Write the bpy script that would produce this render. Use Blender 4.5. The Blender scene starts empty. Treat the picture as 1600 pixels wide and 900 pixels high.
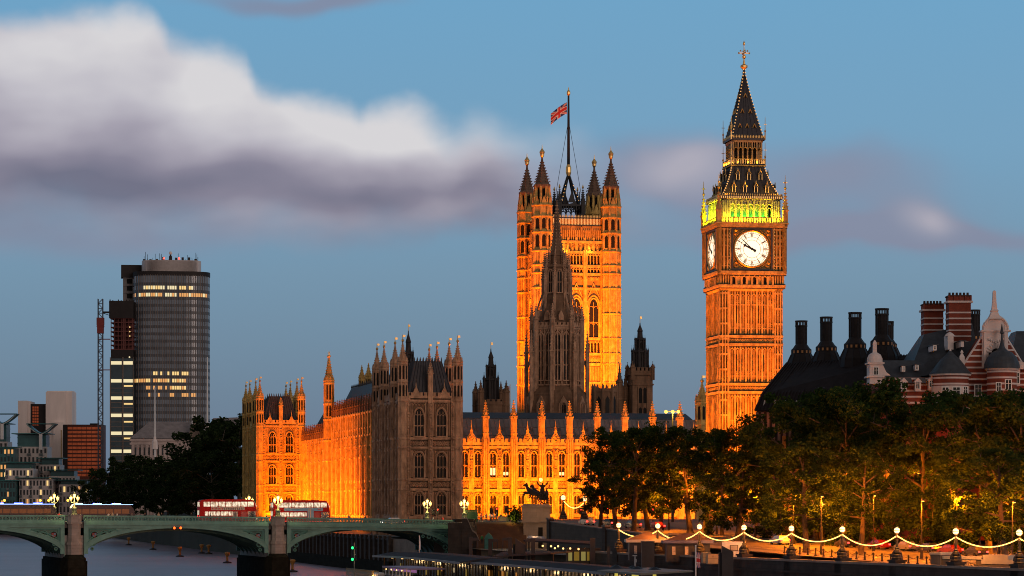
import bpy, math, random
from math import sin, cos, pi, radians as R, sqrt, atan2, hypot
from mathutils import Matrix, Vector
random.seed(7)
sc = bpy.context.scene
C = sc.collection

# ------------------------------------------------------------------ camera
cam_d = bpy.data.cameras.new('camera'); cam = bpy.data.objects.new('camera', cam_d); C.objects.link(cam)
cam.location = (0, 0, 15); cam.rotation_euler = (R(90), 0, 0)
cam_d.lens = 100; cam_d.sensor_width = 36; cam_d.shift_y = 335/1600
cam_d.clip_start = 1; cam_d.clip_end = 20000
sc.camera = cam
F = 4444.4; HOR = 785.0; CZ = 15.0
def PX(px, Y): return (px-800)*Y/F
def PZ(py, Y): return CZ+(HOR-py)*Y/F
def P(px, py, Y): return (PX(px, Y), Y, PZ(py, Y))

# ------------------------------------------------------------------ render settings
sc.render.engine = 'CYCLES'
sc.cycles.use_denoising = True
try: sc.cycles.denoiser = 'OPENIMAGEDENOISE'
except Exception: pass
sc.cycles.max_bounces = 5; sc.cycles.diffuse_bounces = 2; sc.cycles.glossy_bounces = 3
sc.cycles.transmission_bounces = 2; sc.cycles.transparent_max_bounces = 4
sc.cycles.sample_clamp_indirect = 4; sc.cycles.filter_width = 1.0
sc.view_settings.view_transform = 'Standard'; sc.view_settings.look = 'None'
sc.view_settings.exposure = 0; sc.view_settings.gamma = 1

# ------------------------------------------------------------------ world: dusk sky with drifting clouds
SUN_EL, SUN_AZ = 2.0, 75.0
w = bpy.data.worlds.new("World"); sc.world = w; w.use_nodes = True
nt = w.node_tree; nt.nodes.clear()
def N(t, **kw):
    n = nt.nodes.new(t)
    for k, v in kw.items(): setattr(n, k, v)
    return n
def setin(sock, v):
    if hasattr(v, 'is_output') or isinstance(v, bpy.types.NodeSocket): nt.links.new(v, sock)
    else: sock.default_value = v
def M(op, a, b=0.0, c=None, clamp=False):
    n = N('ShaderNodeMath', operation=op); n.use_clamp = clamp
    setin(n.inputs[0], a); setin(n.inputs[1], b)
    if c is not None: setin(n.inputs[2], c)
    return n.outputs[0]
def smooth(x, a, b):
    n = N('ShaderNodeMapRange', interpolation_type='SMOOTHSTEP')
    setin(n.inputs[0], x); n.inputs[1].default_value = a; n.inputs[2].default_value = b
    return n.outputs[0]
def mixc(f, a, b):
    n = N('ShaderNodeMix', data_type='RGBA'); setin(n.inputs[0], f); setin(n.inputs[6], a); setin(n.inputs[7], b)
    return n.outputs[2]
def lin(r, g, b):
    f = lambda c: ((c/255+.055)/1.055)**2.4 if c > 10 else c/255/12.92
    return (f(r), f(g), f(b), 1)
tc = N('ShaderNodeTexCoord'); sx = N('ShaderNodeSeparateXYZ'); nt.links.new(tc.outputs['Generated'], sx.inputs[0])
dx, dy, dz = sx.outputs
ysafe = M('MAXIMUM', M('ABSOLUTE', dy), .15)
az = M('MULTIPLY', M('DIVIDE', dx, ysafe), 4.444)      # cloud-map coordinates: tangent of bearing and of elevation
el = M('MULTIPLY', M('DIVIDE', dz, ysafe), 4.444)
cv = N('ShaderNodeCombineXYZ'); nt.links.new(az, cv.inputs[0]); nt.links.new(el, cv.inputs[1])
def noise(scale, detail, rough, stretch=(1, 1, 1), off=0):
    mp = N('ShaderNodeMapping'); nt.links.new(cv.outputs[0], mp.inputs[0]); mp.inputs['Scale'].default_value = stretch; mp.inputs['Location'].default_value = (off, off*.7, off)
    n = N('ShaderNodeTexNoise'); nt.links.new(mp.outputs[0], n.inputs['Vector'])
    n.inputs['Scale'].default_value = scale; n.inputs['Detail'].default_value = detail; n.inputs['Roughness'].default_value = rough
    return n.outputs['Fac']
w1 = M('SUBTRACT', noise(3.2, 3, .45), .5); w2 = M('SUBTRACT', noise(3.2, 3, .45, off=9), .5)
n1 = noise(6, 3, .5, (.6, 1.2, 1), 3)
n2 = noise(2.2, 4, .5, (.45, 1.3, 1), 5)
cu = M('ADD', az, M('MULTIPLY', w1, .22)); cw = M('ADD', el, M('MULTIPLY', w2, .16))
def gauss(px, py, rx, ry, amp=1.0, warp=True):
    a = M('DIVIDE', M('SUBTRACT', cu if warp else az, (px-800)/1000), rx/1000)
    b = M('DIVIDE', M('SUBTRACT', cw if warp else el, (785-py)/1000), ry/1000)
    s = M('ADD', M('MULTIPLY', a, a), M('MULTIPLY', b, b))
    return M('MULTIPLY', M('EXPONENT', M('MULTIPLY', s, -1.0)), amp)
def total(lst):
    o = lst[0]
    for x in lst[1:]: o = M('ADD', o, x)
    return o
def uramp(pts, u):                                       # piecewise profile along the bearing
    r = N('ShaderNodeValToRGB'); setin(r.inputs[0], M('MULTIPLY_ADD', u, .5, .5)); e = r.color_ramp.elements
    pts = sorted(pts); r.color_ramp.interpolation = 'B_SPLINE'
    while len(e) < len(pts): e.new(.5)
    for q, (px, v) in zip(e, pts): q.position = ((px-800)/1000)*.5+.5; q.color = (v, v, v, 1)
    sp = N('ShaderNodeSeparateColor'); nt.links.new(r.outputs[0], sp.inputs[0]); return sp.outputs[0]
lob = M('SUBTRACT', noise(8, 4, .5, (.8, 1, 1), 2), .5)
top = uramp([(-200,.02),(-60,.02),(30,.05),(110,.04),(165,.06),(190,.02),(240,.04),(262,.15),(330,.17),(385,.20),(405,.32),(450,.375),(505,.345),(545,.38),(560,.42),(575,.365),(635,.375),(672,.45),(705,.50),(735,.42),(780,.46),(830,.52),(880,.50),(930,.52),(1000,.6),(1060,.9)], M('ADD', az, M('MULTIPLY', w2, .05)))
bas = uramp([(-200,.72),(0,.72),(160,.73),(300,.76),(420,.80),(560,.84),(700,.81),(830,.78),(1060,.95)], az)
yp = M('ADD', M('SUBTRACT', .785, el), M('MULTIPLY', lob, .085))   # height below the frame of the map, thousandths
topy = M('MULTIPLY', top, .4); basy = M('MULTIPLY', bas, .4)
tt_ = M('DIVIDE', M('SUBTRACT', yp, topy), M('MAXIMUM', M('SUBTRACT', basy, topy), .03))
edge = M('SUBTRACT', yp, topy)
lft = smooth(M('ADD', az, M('MULTIPLY', w1, .25)), .30, -.04)                              # the bank thins out to the west
e1 = N('ShaderNodeMapRange', interpolation_type='SMOOTHSTEP'); setin(e1.inputs[0], edge); e1.inputs[1].default_value = -.018; setin(e1.inputs[2], M('MULTIPLY_ADD', smooth(az, -.2, .08), .07, .04))
dnz = M('MULTIPLY', M('SUBTRACT', n2, .5), .8)
fade = smooth(M('ADD', tt_, dnz), 1.5, .9)
ab = M('MULTIPLY', M('MULTIPLY', e1.outputs[0], fade), lft)
shade = M('ADD', tt_, M('MULTIPLY', M('SUBTRACT', noise(3.0, 4, .5, (.55, 1.4, 1), 11), .5), .95))
shade = M('ADD', shade, M('MULTIPLY', smooth(az, -.14, -.02), .1))
bumps = M('MULTIPLY', M('SUBTRACT', noise(6, 3, .5, (.6, 1.3, 1), 21), .5), .75)
lobes = total([gauss(*a) for a in [(85,95,120,60,.26),(190,45,60,36,.2),(335,120,80,62,.3),(508,180,55,48,.42),(612,205,85,42,.42),(765,215,60,40,.12),(850,225,70,40,.2),(330,200,160,45,.14),(110,175,120,35,.12),(545,235,120,30,.14)]])
dark = total([gauss(*a) for a in [(170,268,230,30,.3),(560,318,220,20,.26),(20,300,120,30,.12),(420,285,200,30,.12)]])
tone = M('MAP_' if False else 'ADD', M('SUBTRACT', .8, M('MULTIPLY', smooth(shade, -.1, 1.2), .52)), M('ADD', M('SUBTRACT', lobes, dark), bumps), clamp=True)
faint = total([gauss(*a) for a in [(1030,240,85,52,1.0),(1075,262,50,40,.4),(930,225,110,50,.3),(1320,275,210,48,.72),(1480,345,85,36,1.0),(1400,358,290,18,.85),(1180,330,200,40,.35),(450,4,170,22,.8),(560,8,60,20,.4),
      (120,375,420,40,.6),(700,330,330,36,.35),(1250,400,500,60,.15),(200,520,500,30,.12)]])
af = M('MULTIPLY', smooth(M('ADD', faint, M('MULTIPLY', M('SUBTRACT', n2, .5), .4)), .12, .95), .8)
ftone = M('ADD', M('MULTIPLY', total([gauss(1045,235,70,40,.8), gauss(1485,335,45,22,.7)]), 1.0), M('MULTIPLY', n2, .45), clamp=True)
cr = N('ShaderNodeValToRGB'); nt.links.new(tone, cr.inputs[0]); e = cr.color_ramp.elements
e[0].position = 0; e[0].color = lin(114, 113, 132); e[1].position = 1; e[1].color = lin(218, 215, 217)
for p_, c_ in ((.25, lin(136,131,148)), (.5, lin(166,160,173)), (.75, lin(194,190,198))):
    q = cr.color_ramp.elements.new(p_); q.color = c_
sky = N('ShaderNodeTexSky', sky_type='NISHITA'); sky.sun_disc = False
sky.sun_elevation = R(SUN_EL); sky.sun_rotation = R(SUN_AZ); sky.altitude = 0; sky.air_density = 1.0; sky.dust_density = .6; sky.ozone_density = 3.0
# blue-hour colour: elevation ramp over the Nishita sky
eln = N('ShaderNodeMapRange'); setin(eln.inputs[0], el); eln.inputs[1].default_value = 0; eln.inputs[2].default_value = .8
gr = N('ShaderNodeValToRGB'); nt.links.new(eln.outputs[0], gr.inputs[0]); e = gr.color_ramp.elements
e[0].position = 0; e[0].color = lin(92, 112, 138); e[1].position = 1; e[1].color = lin(108, 160, 196)
for p_, c_ in ((.22, lin(102,128,154)), (.45, lin(111,143,170)), (.7, lin(113,156,188))):
    q = gr.color_ramp.elements.new(p_); q.color = c_
base = mixc(.04, gr.outputs[0], sky.outputs[0])
col = mixc(af, base, mixc(ftone, lin(112,122,150), lin(182,172,182)))
col = mixc(M('MULTIPLY', ab, .96), col, cr.outputs[0])
# dusk: the sky darkens to the zenith, and the northern sky behind the viewer is a dull rosy grey
col = mixc(smooth(dz, .2, .75), col, (.08, .10, .13, 1))
col = mixc(smooth(dy, .25, -.25), col, (.25, .20, .178, 1))
bg = N('ShaderNodeBackground'); nt.links.new(col, bg.inputs[0]); bg.inputs[1].default_value = 1.0
wo = N('ShaderNodeOutputWorld'); nt.links.new(bg.outputs[0], wo.inputs[0])

# ------------------------------------------------------------------ sun: only the last afterglow from the west
sd = bpy.data.lights.new('sun', 'SUN'); sd.energy = .62; sd.angle = R(25); sd.color = (1, .76, .66)
sun = bpy.data.objects.new('sun', sd); C.objects.link(sun)
sun.rotation_euler = Vector((-.55, .82, -.14)).to_track_quat('-Z', 'Y').to_euler()   # low from behind the viewer's right shoulder

# ------------------------------------------------------------------ mesh builder
class MB:
    def __init__(s, m=None): s.v = []; s.f = []; s.m = m or Matrix.Identity(4)
    def add(s, pts, faces):
        o = len(s.v); m = s.m
        s.v += [tuple(m @ Vector(p)) for p in pts]
        s.f += [tuple(i+o for i in f) for f in faces]
    def face(s, *pts): s.add(pts, [tuple(range(len(pts)))])
    def box(s, x0, x1, y0, y1, z0, z1):
        s.add([(x0,y0,z0),(x1,y0,z0),(x1,y1,z0),(x0,y1,z0),(x0,y0,z1),(x1,y0,z1),(x1,y1,z1),(x0,y1,z1)],
              [(0,3,2,1),(4,5,6,7),(0,1,5,4),(1,2,6,5),(2,3,7,6),(3,0,4,7)])
    def loft(s, rings, caps=True, closed=True):
        n = len(rings[0]); pts = [p for r in rings for p in r]; fs = []
        for k in range(len(rings)-1):
            for i in range(n if closed else n-1):
                j = (i+1) % n; fs.append((k*n+i, k*n+j, (k+1)*n+j, (k+1)*n+i))
        if caps: fs.append(tuple(range(n))[::-1]); fs.append(tuple((len(rings)-1)*n+i for i in range(n)))
        s.add(pts, fs)
    def lathe(s, cx, cy, prof, n=8, rot=None, caps=True):
        rot = pi/n if rot is None else rot
        s.loft([[(cx+r*cos(rot+2*pi*i/n), cy+r*sin(rot+2*pi*i/n), z) for i in range(n)] for r, z in prof], caps)
    def sq(s, cx, cy, prof, caps=True):                 # square section: prof of (half width, z)
        s.loft([[(cx-h,cy-h,z),(cx+h,cy-h,z),(cx+h,cy+h,z),(cx-h,cy+h,z)] for h, z in prof], caps)
    def prism(s, poly, z0, z1):
        s.loft([[(x,y,z0) for x,y in poly], [(x,y,z1) for x,y in poly]])
    def slab(s, poly, y0, y1):                          # poly in x,z pushed along y
        s.loft([[(x,y0,z) for x,z in poly], [(x,y1,z) for x,z in poly]])
    def limb(s, pts, rad, n=7):
        pts = [Vector(p) for p in pts]; rings = []
        if not hasattr(rad, '__len__'): rad = [rad]*len(pts)
        up = Vector((0,0,1))
        for i, p in enumerate(pts):
            t = (pts[min(i+1,len(pts)-1)]-pts[max(i-1,0)])
            t = t.normalized() if t.length > 1e-9 else up
            a = t.cross(Vector((0,1,0)) if abs(t.y) < .9 else Vector((1,0,0))).normalized(); b = t.cross(a)
            rings.append([tuple(p+rad[i]*(a*cos(2*pi*k/n)+b*sin(2*pi*k/n))) for k in range(n)])
        s.loft(rings)
    def ball(s, cx, cy, cz, r, n=10, m=7, sz=1):
        s.loft([[(cx+r*sin(pi*k/m)*cos(2*pi*i/n), cy+r*sin(pi*k/m)*sin(2*pi*i/n), cz-sz*r*cos(pi*k/m)) for i in range(n)] for k in [.15]+list(range(1, m))+[m-.15]])
    def bar(s, p, q, w, h=None):                        # square bar between two points
        h = h or w; s.limb([p, q], [w*.707]*2, 4)
    def build(s, name, mat, parent=None, smooth=False, **kw):
        me = bpy.data.meshes.new(name); me.from_pydata(s.v, [], s.f); me.update()
        for m_ in (mat if isinstance(mat, list) else [mat]): me.materials.append(m_)
        if smooth:
            for p in me.polygons: p.use_smooth = True
        o = bpy.data.objects.new(name, me); C.objects.link(o)
        if parent: o.parent = parent
        for k, v in kw.items(): o[k] = v
        return o
def build_multi(name, pairs, parent=None):
    M_ = MB(); idx = []
    for k, (b, m_) in enumerate(pairs):
        o = len(M_.v); M_.v += b.v; M_.f += [tuple(i+o for i in f) for f in b.f]; idx += [k]*len(b.f)
    ob = M_.build(name, [m_ for b, m_ in pairs], parent); ob.data.polygons.foreach_set('material_index', idx); return ob
def build_clusters(mb, name, mat, parent, cell=1.2):    # each separate ornament becomes a part of its own
    par = list(range(len(mb.v)))
    def find(a):
        while par[a] != a: par[a] = par[par[a]]; a = par[a]
        return a
    for f in mb.f:
        for q in f[1:]: par[find(q)] = find(f[0])
    isl = {}
    for k, f in enumerate(mb.f): isl.setdefault(find(f[0]), []).append(k)
    cl = []
    for r, fs in isl.items():
        vs = {q for k in fs for q in mb.f[k]}; n = len(vs); c = Vector([sum(mb.v[q][i] for q in vs)/n for i in range(3)])
        for g in cl:
            if hypot(c.x-g[0].x, c.y-g[0].y) < cell and abs(c.z-g[0].z) < 3*cell: g[1].extend(fs); break
        else: cl.append([c, list(fs)])
    for c, fs in cl:
        b = MB(); mp = {}
        for k in fs:
            for q in mb.f[k]:
                if q not in mp: mp[q] = len(b.v); b.v.append(mb.v[q])
            b.f.append(tuple(mp[q] for q in mb.f[k]))
        b.build(name, mat, parent)
def tag(o, label, cat, group=None):
    o['label'] = label; o['category'] = cat
    if group: o['group'] = group
    return o
def thing(name, label, cat, loc=(0,0,0), rz=0, group=None):
    o = bpy.data.objects.new(name, None); C.objects.link(o); o.empty_display_size = .1
    o.location = loc; o.rotation_euler = (0,0,rz); return tag(o, label, cat, group)
KIDS = {}
def copy_tree(o, parent=None):
    c = o.copy(); C.objects.link(c)
    if parent: c.parent = parent
    for ch in list(o.children): copy_tree(ch, c)
    return c
def dup(o, label, loc, rz=None, scale=None):
    c = copy_tree(o); c.location = loc; c['label'] = label
    if rz is not None: c.rotation_euler = (0,0,rz)
    if scale is not None: c.scale = (scale,)*3 if not hasattr(scale, '__len__') else scale
    return c
def struct(o): o['kind'] = 'structure'; return o
def link(o, parent): o.parent = parent; return o

# ------------------------------------------------------------------ materials
def mat(name, col, rough=.7, var=.25, scale=1.0, metal=0.0, stretch=(1,1,1), col2=None, bump=0.0, spec=.3, block=None):
    m = bpy.data.materials.new(name); m.use_nodes = True; t = m.node_tree; b = t.nodes['Principled BSDF']
    b.inputs['Roughness'].default_value = rough; b.inputs['Metallic'].default_value = metal; b.inputs['Specular IOR Level'].default_value = spec
    tcn = t.nodes.new('ShaderNodeTexCoord'); mp = t.nodes.new('ShaderNodeMapping'); mp.inputs['Scale'].default_value = stretch
    t.links.new(tcn.outputs['Object'], mp.inputs[0])
    n = t.nodes.new('ShaderNodeTexNoise'); n.inputs['Scale'].default_value = scale; n.inputs['Detail'].default_value = 5; n.inputs['Roughness'].default_value = .65
    t.links.new(mp.outputs[0], n.inputs['Vector'])
    r = t.nodes.new('ShaderNodeValToRGB'); r.color_ramp.elements[0].position = .3; r.color_ramp.elements[1].position = .7
    c2 = col2 or tuple(x*(1-var) for x in col); 
    r.color_ramp.elements[0].color = (*c2, 1); r.color_ramp.elements[1].color = (*[min(1, x*(1+var*.4)) for x in col], 1)
    t.links.new(n.outputs['Fac'], r.inputs[0]); out = r.outputs[0]
    if block:                                           # stone courses / brick bond: (width, height, joint, contrast)
        br = t.nodes.new('ShaderNodeTexBrick'); cx = t.nodes.new('ShaderNodeCombineXYZ'); sp = t.nodes.new('ShaderNodeSeparateXYZ')
        t.links.new(tcn.outputs['Object'], sp.inputs[0]); ad = t.nodes.new('ShaderNodeMath'); t.links.new(sp.outputs[0], ad.inputs[0]); t.links.new(sp.outputs[1], ad.inputs[1])
        t.links.new(ad.outputs[0], cx.inputs[0]); t.links.new(sp.outputs[2], cx.inputs[1]); t.links.new(cx.outputs[0], br.inputs['Vector'])
        br.inputs['Scale'].default_value = 1; br.inputs['Brick Width'].default_value = block[0]; br.inputs['Row Height'].default_value = block[1]; br.inputs['Mortar Size'].default_value = block[2]
        k = block[3]; br.inputs['Color1'].default_value = (1,1,1,1); br.inputs['Color2'].default_value = (1-k*.6,)*3+(1,); br.inputs['Mortar'].default_value = (1-k,)*3+(1,)
        mx = t.nodes.new('ShaderNodeMix'); mx.data_type = 'RGBA'; mx.blend_type = 'MULTIPLY'; mx.inputs[0].default_value = 1
        t.links.new(out, mx.inputs[6]); t.links.new(br.outputs[0], mx.inputs[7]); out = mx.outputs[2]
    t.links.new(out, b.inputs['Base Color'])
    if bump:
        bp = t.nodes.new('ShaderNodeBump'); bp.inputs['Strength'].default_value = bump; bp.inputs['Distance'].default_value = .15
        t.links.new(n.outputs['Fac'], bp.inputs['Height']); t.links.new(bp.outputs[0], b.inputs['Normal'])
    return m
def glow(name, col, strength):
    m = bpy.data.materials.new(name); m.use_nodes = True; b = m.node_tree.nodes['Principled BSDF']
    b.inputs['Base Color'].default_value = (*[x*.15 for x in col], 1); b.inputs['Emission Color'].default_value = (*col, 1); b.inputs['Emission Strength'].default_value = strength
    return m
STONE = mat('limestone', (.38,.24,.08), .85, .6, .5, stretch=(1,1,.3), block=(1.3,.45,.03,.35))  # walls darker than the carved ribs, painting shade into the recessed panels
STONE2 = mat('shaded_limestone', (.24,.14,.085), .9, .6, .45, stretch=(1,1,.3), block=(1.3,.45,.02,.25))  # darker copy for unlit fronts, panel shade painted into its colour
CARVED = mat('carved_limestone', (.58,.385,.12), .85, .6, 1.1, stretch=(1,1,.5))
CARVED2 = mat('unlit_carved_stone', (.5,.30,.19), .9, .6, 1.0, stretch=(1,1,.5))
SLATE = mat('dark_slate', (.035,.038,.045), .6, .4, .8)
IRON = mat('cast_iron_roof', (.034,.034,.044), .5, .35, 1.2, spec=.4)
LEAD = mat('lead_roof', (.21,.185,.185), .55, .25, .5)
GOLD = mat('gilding', (.85,.55,.2), .38, .2, 2, metal=.9)
GLASS = mat('dark_leaded_glass', (.012,.011,.010), .5, .4, 2, spec=.15)
BLACK = mat('black_iron', (.015,.015,.017), .5, .3, 3)
BRONZE = mat('dark_bronze', (.02,.018,.016), .45, .3, 2)
DARK = mat('dark_interior', (.012,.011,.01), .9, .3, 1)
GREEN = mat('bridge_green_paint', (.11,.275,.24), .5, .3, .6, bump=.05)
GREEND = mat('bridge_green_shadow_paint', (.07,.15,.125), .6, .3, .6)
GRAN = mat('pale_granite', (.34,.31,.28), .8, .3, .7, block=(1.6,.6,.025,.25))
WETST = mat('wet_river_stone', (.022,.022,.017), .95, .5, .8, spec=.03, block=(1.6,.6,.03,.3))
WARM = glow('warm_lamp_glass', (1,.5,.13), 2.8)
WARMW = glow('warm_window_light', (1,.72,.3), 1.6)
WHITE = mat('white_paint', (.75,.74,.72), .5, .12, 1)
RED = mat('bus_red_paint', (.45,.01,.008), .55, .15, .5, spec=.12)

# ------------------------------------------------------------------ lights of the place
def look(o, d): o.rotation_euler = Vector(d).to_track_quat('-Z', 'Y').to_euler()
def area(name, loc, aim, sx, sy, power, col, spread=180):
    l = bpy.data.lights.new(name, 'AREA'); l.shape = 'RECTANGLE'; l.size = sx; l.size_y = sy; l.energy = power; l.color = col; l.spread = R(spread)
    o = bpy.data.objects.new(name, l); C.objects.link(o); o.location = loc; look(o, Vector(aim)-Vector(loc)); return o
def spot(name, loc, aim, power, col, ang=60, blend=.6, rad=.3):
    l = bpy.data.lights.new(name, 'SPOT'); l.energy = power; l.color = col; l.spot_size = R(ang); l.spot_blend = blend; l.shadow_soft_size = rad
    o = bpy.data.objects.new(name, l); C.objects.link(o); o.location = loc; look(o, Vector(aim)-Vector(loc)); return o
def point(name, loc, power, col, rad=.25):
    l = bpy.data.lights.new(name, 'POINT'); l.energy = power; l.color = col; l.shadow_soft_size = rad
    o = bpy.data.objects.new(name, l); C.objects.link(o); o.location = loc; return o
SODIUM = (1, .18, 0); AMBER = (1, .48, .05); WARMC = (1, .62, .25)

# ------------------------------------------------------------------ setting: river bed, water, land
A12 = R(12); DV = Vector((-sin(A12), cos(A12), 0)); BV = Vector((cos(A12), sin(A12), 0))
A17 = R(17)
o = MB(); o.face((-9000,-300,-3),(9000,-300,-3),(9000,16000,-3),(-9000,16000,-3)); struct(o.build('ground', mat('river_bed_mud', (.05,.045,.035), .9, .3, .01)))
def water_mat():
    m = mat('river_water', (.24,.2,.25), .36, .3, .02, spec=.6); t = m.node_tree; b = t.nodes['Principled BSDF']
    tcn = t.nodes.new('ShaderNodeTexCoord'); mp = t.nodes.new('ShaderNodeMapping'); t.links.new(tcn.outputs['Object'], mp.inputs[0]); mp.inputs['Scale'].default_value = (.10, .42, 1)
    n = t.nodes.new('ShaderNodeTexNoise'); n.inputs['Scale'].default_value = 1; n.inputs['Detail'].default_value = 5; t.links.new(mp.outputs[0], n.inputs['Vector'])
    bp = t.nodes.new('ShaderNodeBump'); bp.inputs['Strength'].default_value = 1.0; bp.inputs['Distance'].default_value = 1.0
    t.links.new(n.outputs['Fac'], bp.inputs['Height']); t.links.new(bp.outputs[0], b.inputs['Normal']); b.inputs['IOR'].default_value = 1.45
    return m
o = MB(); o.face((-2500,60,0),(300,60,0),(300,6000,0),(-2500,6000,0)); struct(o.build('water', water_mat()))
PAVE = mat('stone_paving', (.20,.17,.14), .8, .3, .5, block=(.9,.6,.02,.2))
ASPH = mat('asphalt', (.085,.08,.075), .75, .3, .4)
EARTH = mat('dark_park_soil', (.045,.045,.03), .9, .4, .1)
# embankment line (lamps stand on it)
L0 = Vector((16.1,434,0)); L8 = Vector((58.5,329,0)); LD = (L8-L0)/8; LU = LD.normalized(); LI = Vector((LU.y*-1, LU.x, 0))  # LI: inland
LF = Vector((-.2475,.969,0))*14.15
def EW(t, u, z=0): return L0+(LD*t if t > 0 else -LF*t)+LI*u+Vector((0,0,z))   # t: lamp index (0 far .. 8 near), u: metres inland
def roadz(t):
    k = min(1, max(0, (7-t)/14)); return 6.4+4.9*k**1.2
# palace land, terrace, south bank park
m = MB(); m.prism([(-15,545),(260,545),(700,900),(700,2600),(-330,2600),(-330,1800),(-168,1258),(-60.5,800),(-16.5,615)], -3, 11.3)
struct(m.build('city_ground', ASPH))
m = MB(); m.prism([(-12,560),(-25,597),(-74,799),(-60.8,799),(-17,612),(-14,561)], -3, 7.3); struct(m.build('river_terrace', PAVE))
m = MB(); m.prism([(-75,800),(-182,1258),(-345,1800),(-330,1800),(-168,1258),(-60.8,800)], -3, 7.0); struct(m.build('park_ground', EARTH))
m = MB(); m.prism([(-1400,1500),(-140,1500),(-200,1330),(-1400,1330)], -3, 5.5); struct(m.build('far_bank', EARTH))
# promenade strip and the road climbing to the bridge street
m = MB(); n = 24; ts = [-7.6+i*18.6/n for i in range(n+1)]
m.add([tuple(EW(t, .3, 6.4)) for t in ts]+[tuple(EW(t, 8.4, 6.4)) for t in ts], [(i, n+1+i, n+2+i, i+1) for i in range(n)])
struct(m.build('promenade', PAVE))
m = MB(); tb_ = [-4.9+15.9*i/n for i in range(n+1)]; ta_ = [-7.6+2.7*i/6 for i in range(7)]
for us, tl in (((8.4, 22, 70, 240), tb_), ((18.5, 70, 240), ta_)):
    k = len(tl); m.add([tuple(EW(t, u, roadz(t)+.004)) for u in us for t in tl], [(j*k+i, (j+1)*k+i, (j+1)*k+i+1, j*k+i+1) for j in range(len(us)-1) for i in range(k-1)])
struct(m.build('road', ASPH))
m = MB()
m.add([tuple(EW(t, u, roadz(t)+.13)) for u in (8.45, 12.5) for t in tb_]+[tuple(EW(t, 12.5, roadz(t))) for t in tb_], [(i, n+1+i, n+2+i, i+1) for i in range(n)]+[(n+1+i, 2*n+2+i, 2*n+3+i, n+2+i) for i in range(n)])
struct(m.build('pavement', PAVE))
m = MB()
for t in tb_:
    for k in range(2):
        a, b_ = t+k*.39, t+k*.39+.2
        m.face(*[tuple(EW(x, u, roadz(x)+.012)) for x, u in ((a,17.2),(a,17.35),(b_,17.35),(b_,17.2))])
struct(m.build('road_marking', WHITE))
# ================================================================== gothic kit: everything faces -y, x to the right
def ribs(m, x0, x1, n, z0, z1, w=.25, d=.3, y=0, ends=True):
    for i in range(n+1):
        if not ends and i in (0, n): continue
        x = x0+(x1-x0)*i/n; m.box(x-w/2, x+w/2, y-d, y+.02, z0, z1)
def course(m, x0, x1, z, h=.4, d=.45, y=0):
    m.slab([(x0,z),(x1,z),(x1,z+h),(x0,z+h)], y-d, y+.05); m.box(x0, x1, y-d*.55, y+.04, z-h*.5, z-.002)
    if getattr(m, 'soot', None) is not None:             # dark strips over and under the course: painted shade with some weathering
        m.soot.box(x0, x1, y-d*.62, y+.03, z+h+.002, z+h+.2); m.soot.box(x0, x1, y-d*.5, y+.02, z-h*.5-.16, z-h*.5-.003)
def arch_pts(x0, x1, z, h, n=5):
    c = (x0+x1)/2; a = (x1-x0)/2; L = []
    for i in range(n+1): t = i/n; L.append((x0+a*t, z+h*(1-(1-t)**1.9)**.62))
    return L+[(2*c-x, zz) for x, zz in L[-2::-1]]
def arcade(m, x0, x1, n, z, h=None, w=.14, d=.2, y=0, cusp=True):
    c = (x1-x0)/n; h = h or c*.8
    for i in range(n):
        A = arch_pts(x0+c*i, x0+c*(i+1), z, h, 3)
        for (a, za), (b, zb) in zip(A, A[1:]): m.bar((a, y-d/2, za), (b, y-d/2, zb), w)
        if cusp: m.box(x0+c*(i+.5)-w*.5, x0+c*(i+.5)+w*.5, y-d, y, z+h, z+h+c*.45)
def crenel(m, x0, x1, z, n, h=.9, y0=-.25, y1=.25):
    c = (x1-x0)/n; m.box(x0, x1, y0, y1, z, z+h*.5)
    for i in range(n): m.box(x0+c*(i+.18), x0+c*(i+.82), y0+.003, y1-.003, z+h*.5, z+h); m.box(x0+c*(i+.12), x0+c*(i+.88), y0-.06, y1+.06, z+h, z+h+.14)
def quatre(m, x, z, r, y=0, d=.16):
    for k in range(4):
        a = pi/2*k; m.lathe(0, 0, [(0,0)], 3) if False else None
        cx, cz = x+r*.5*cos(a), z+r*.5*sin(a)
        Q = [(cx+r*.5*cos(2*pi*i/6), cz+r*.5*sin(2*pi*i/6)) for i in range(6)]
        for p, q in zip(Q, Q[1:]+Q[:1]): m.bar((p[0], y-d/2, p[1]), (q[0], y-d/2, q[1]), r*.22)
def niche(m, x, z0, z1, w=.9, y=0):                     # a column of canopied statues
    n = max(1, round((z1-z0)/2.3)); c = (z1-z0)/n
    m.box(x-w*.5, x-w*.36, y-.3, y, z0, z1); m.box(x+w*.36, x+w*.5, y-.3, y, z0, z1)
    for i in range(n):
        z = z0+c*i
        m.box(x-w*.3, x+w*.3, y-.45, y, z, z+c*.14)
        m.lathe(x, y-.2, [(.1,z+c*.14),(.22,z+c*.3),(.2,z+c*.5),(.1,z+c*.58),(.13,z+c*.64),(.02,z+c*.7)], 6)
        m.lathe(x, y-.2, [(w*.34,z+c*.74),(w*.38,z+c*.82),(.03,z+c)], 5)
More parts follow.
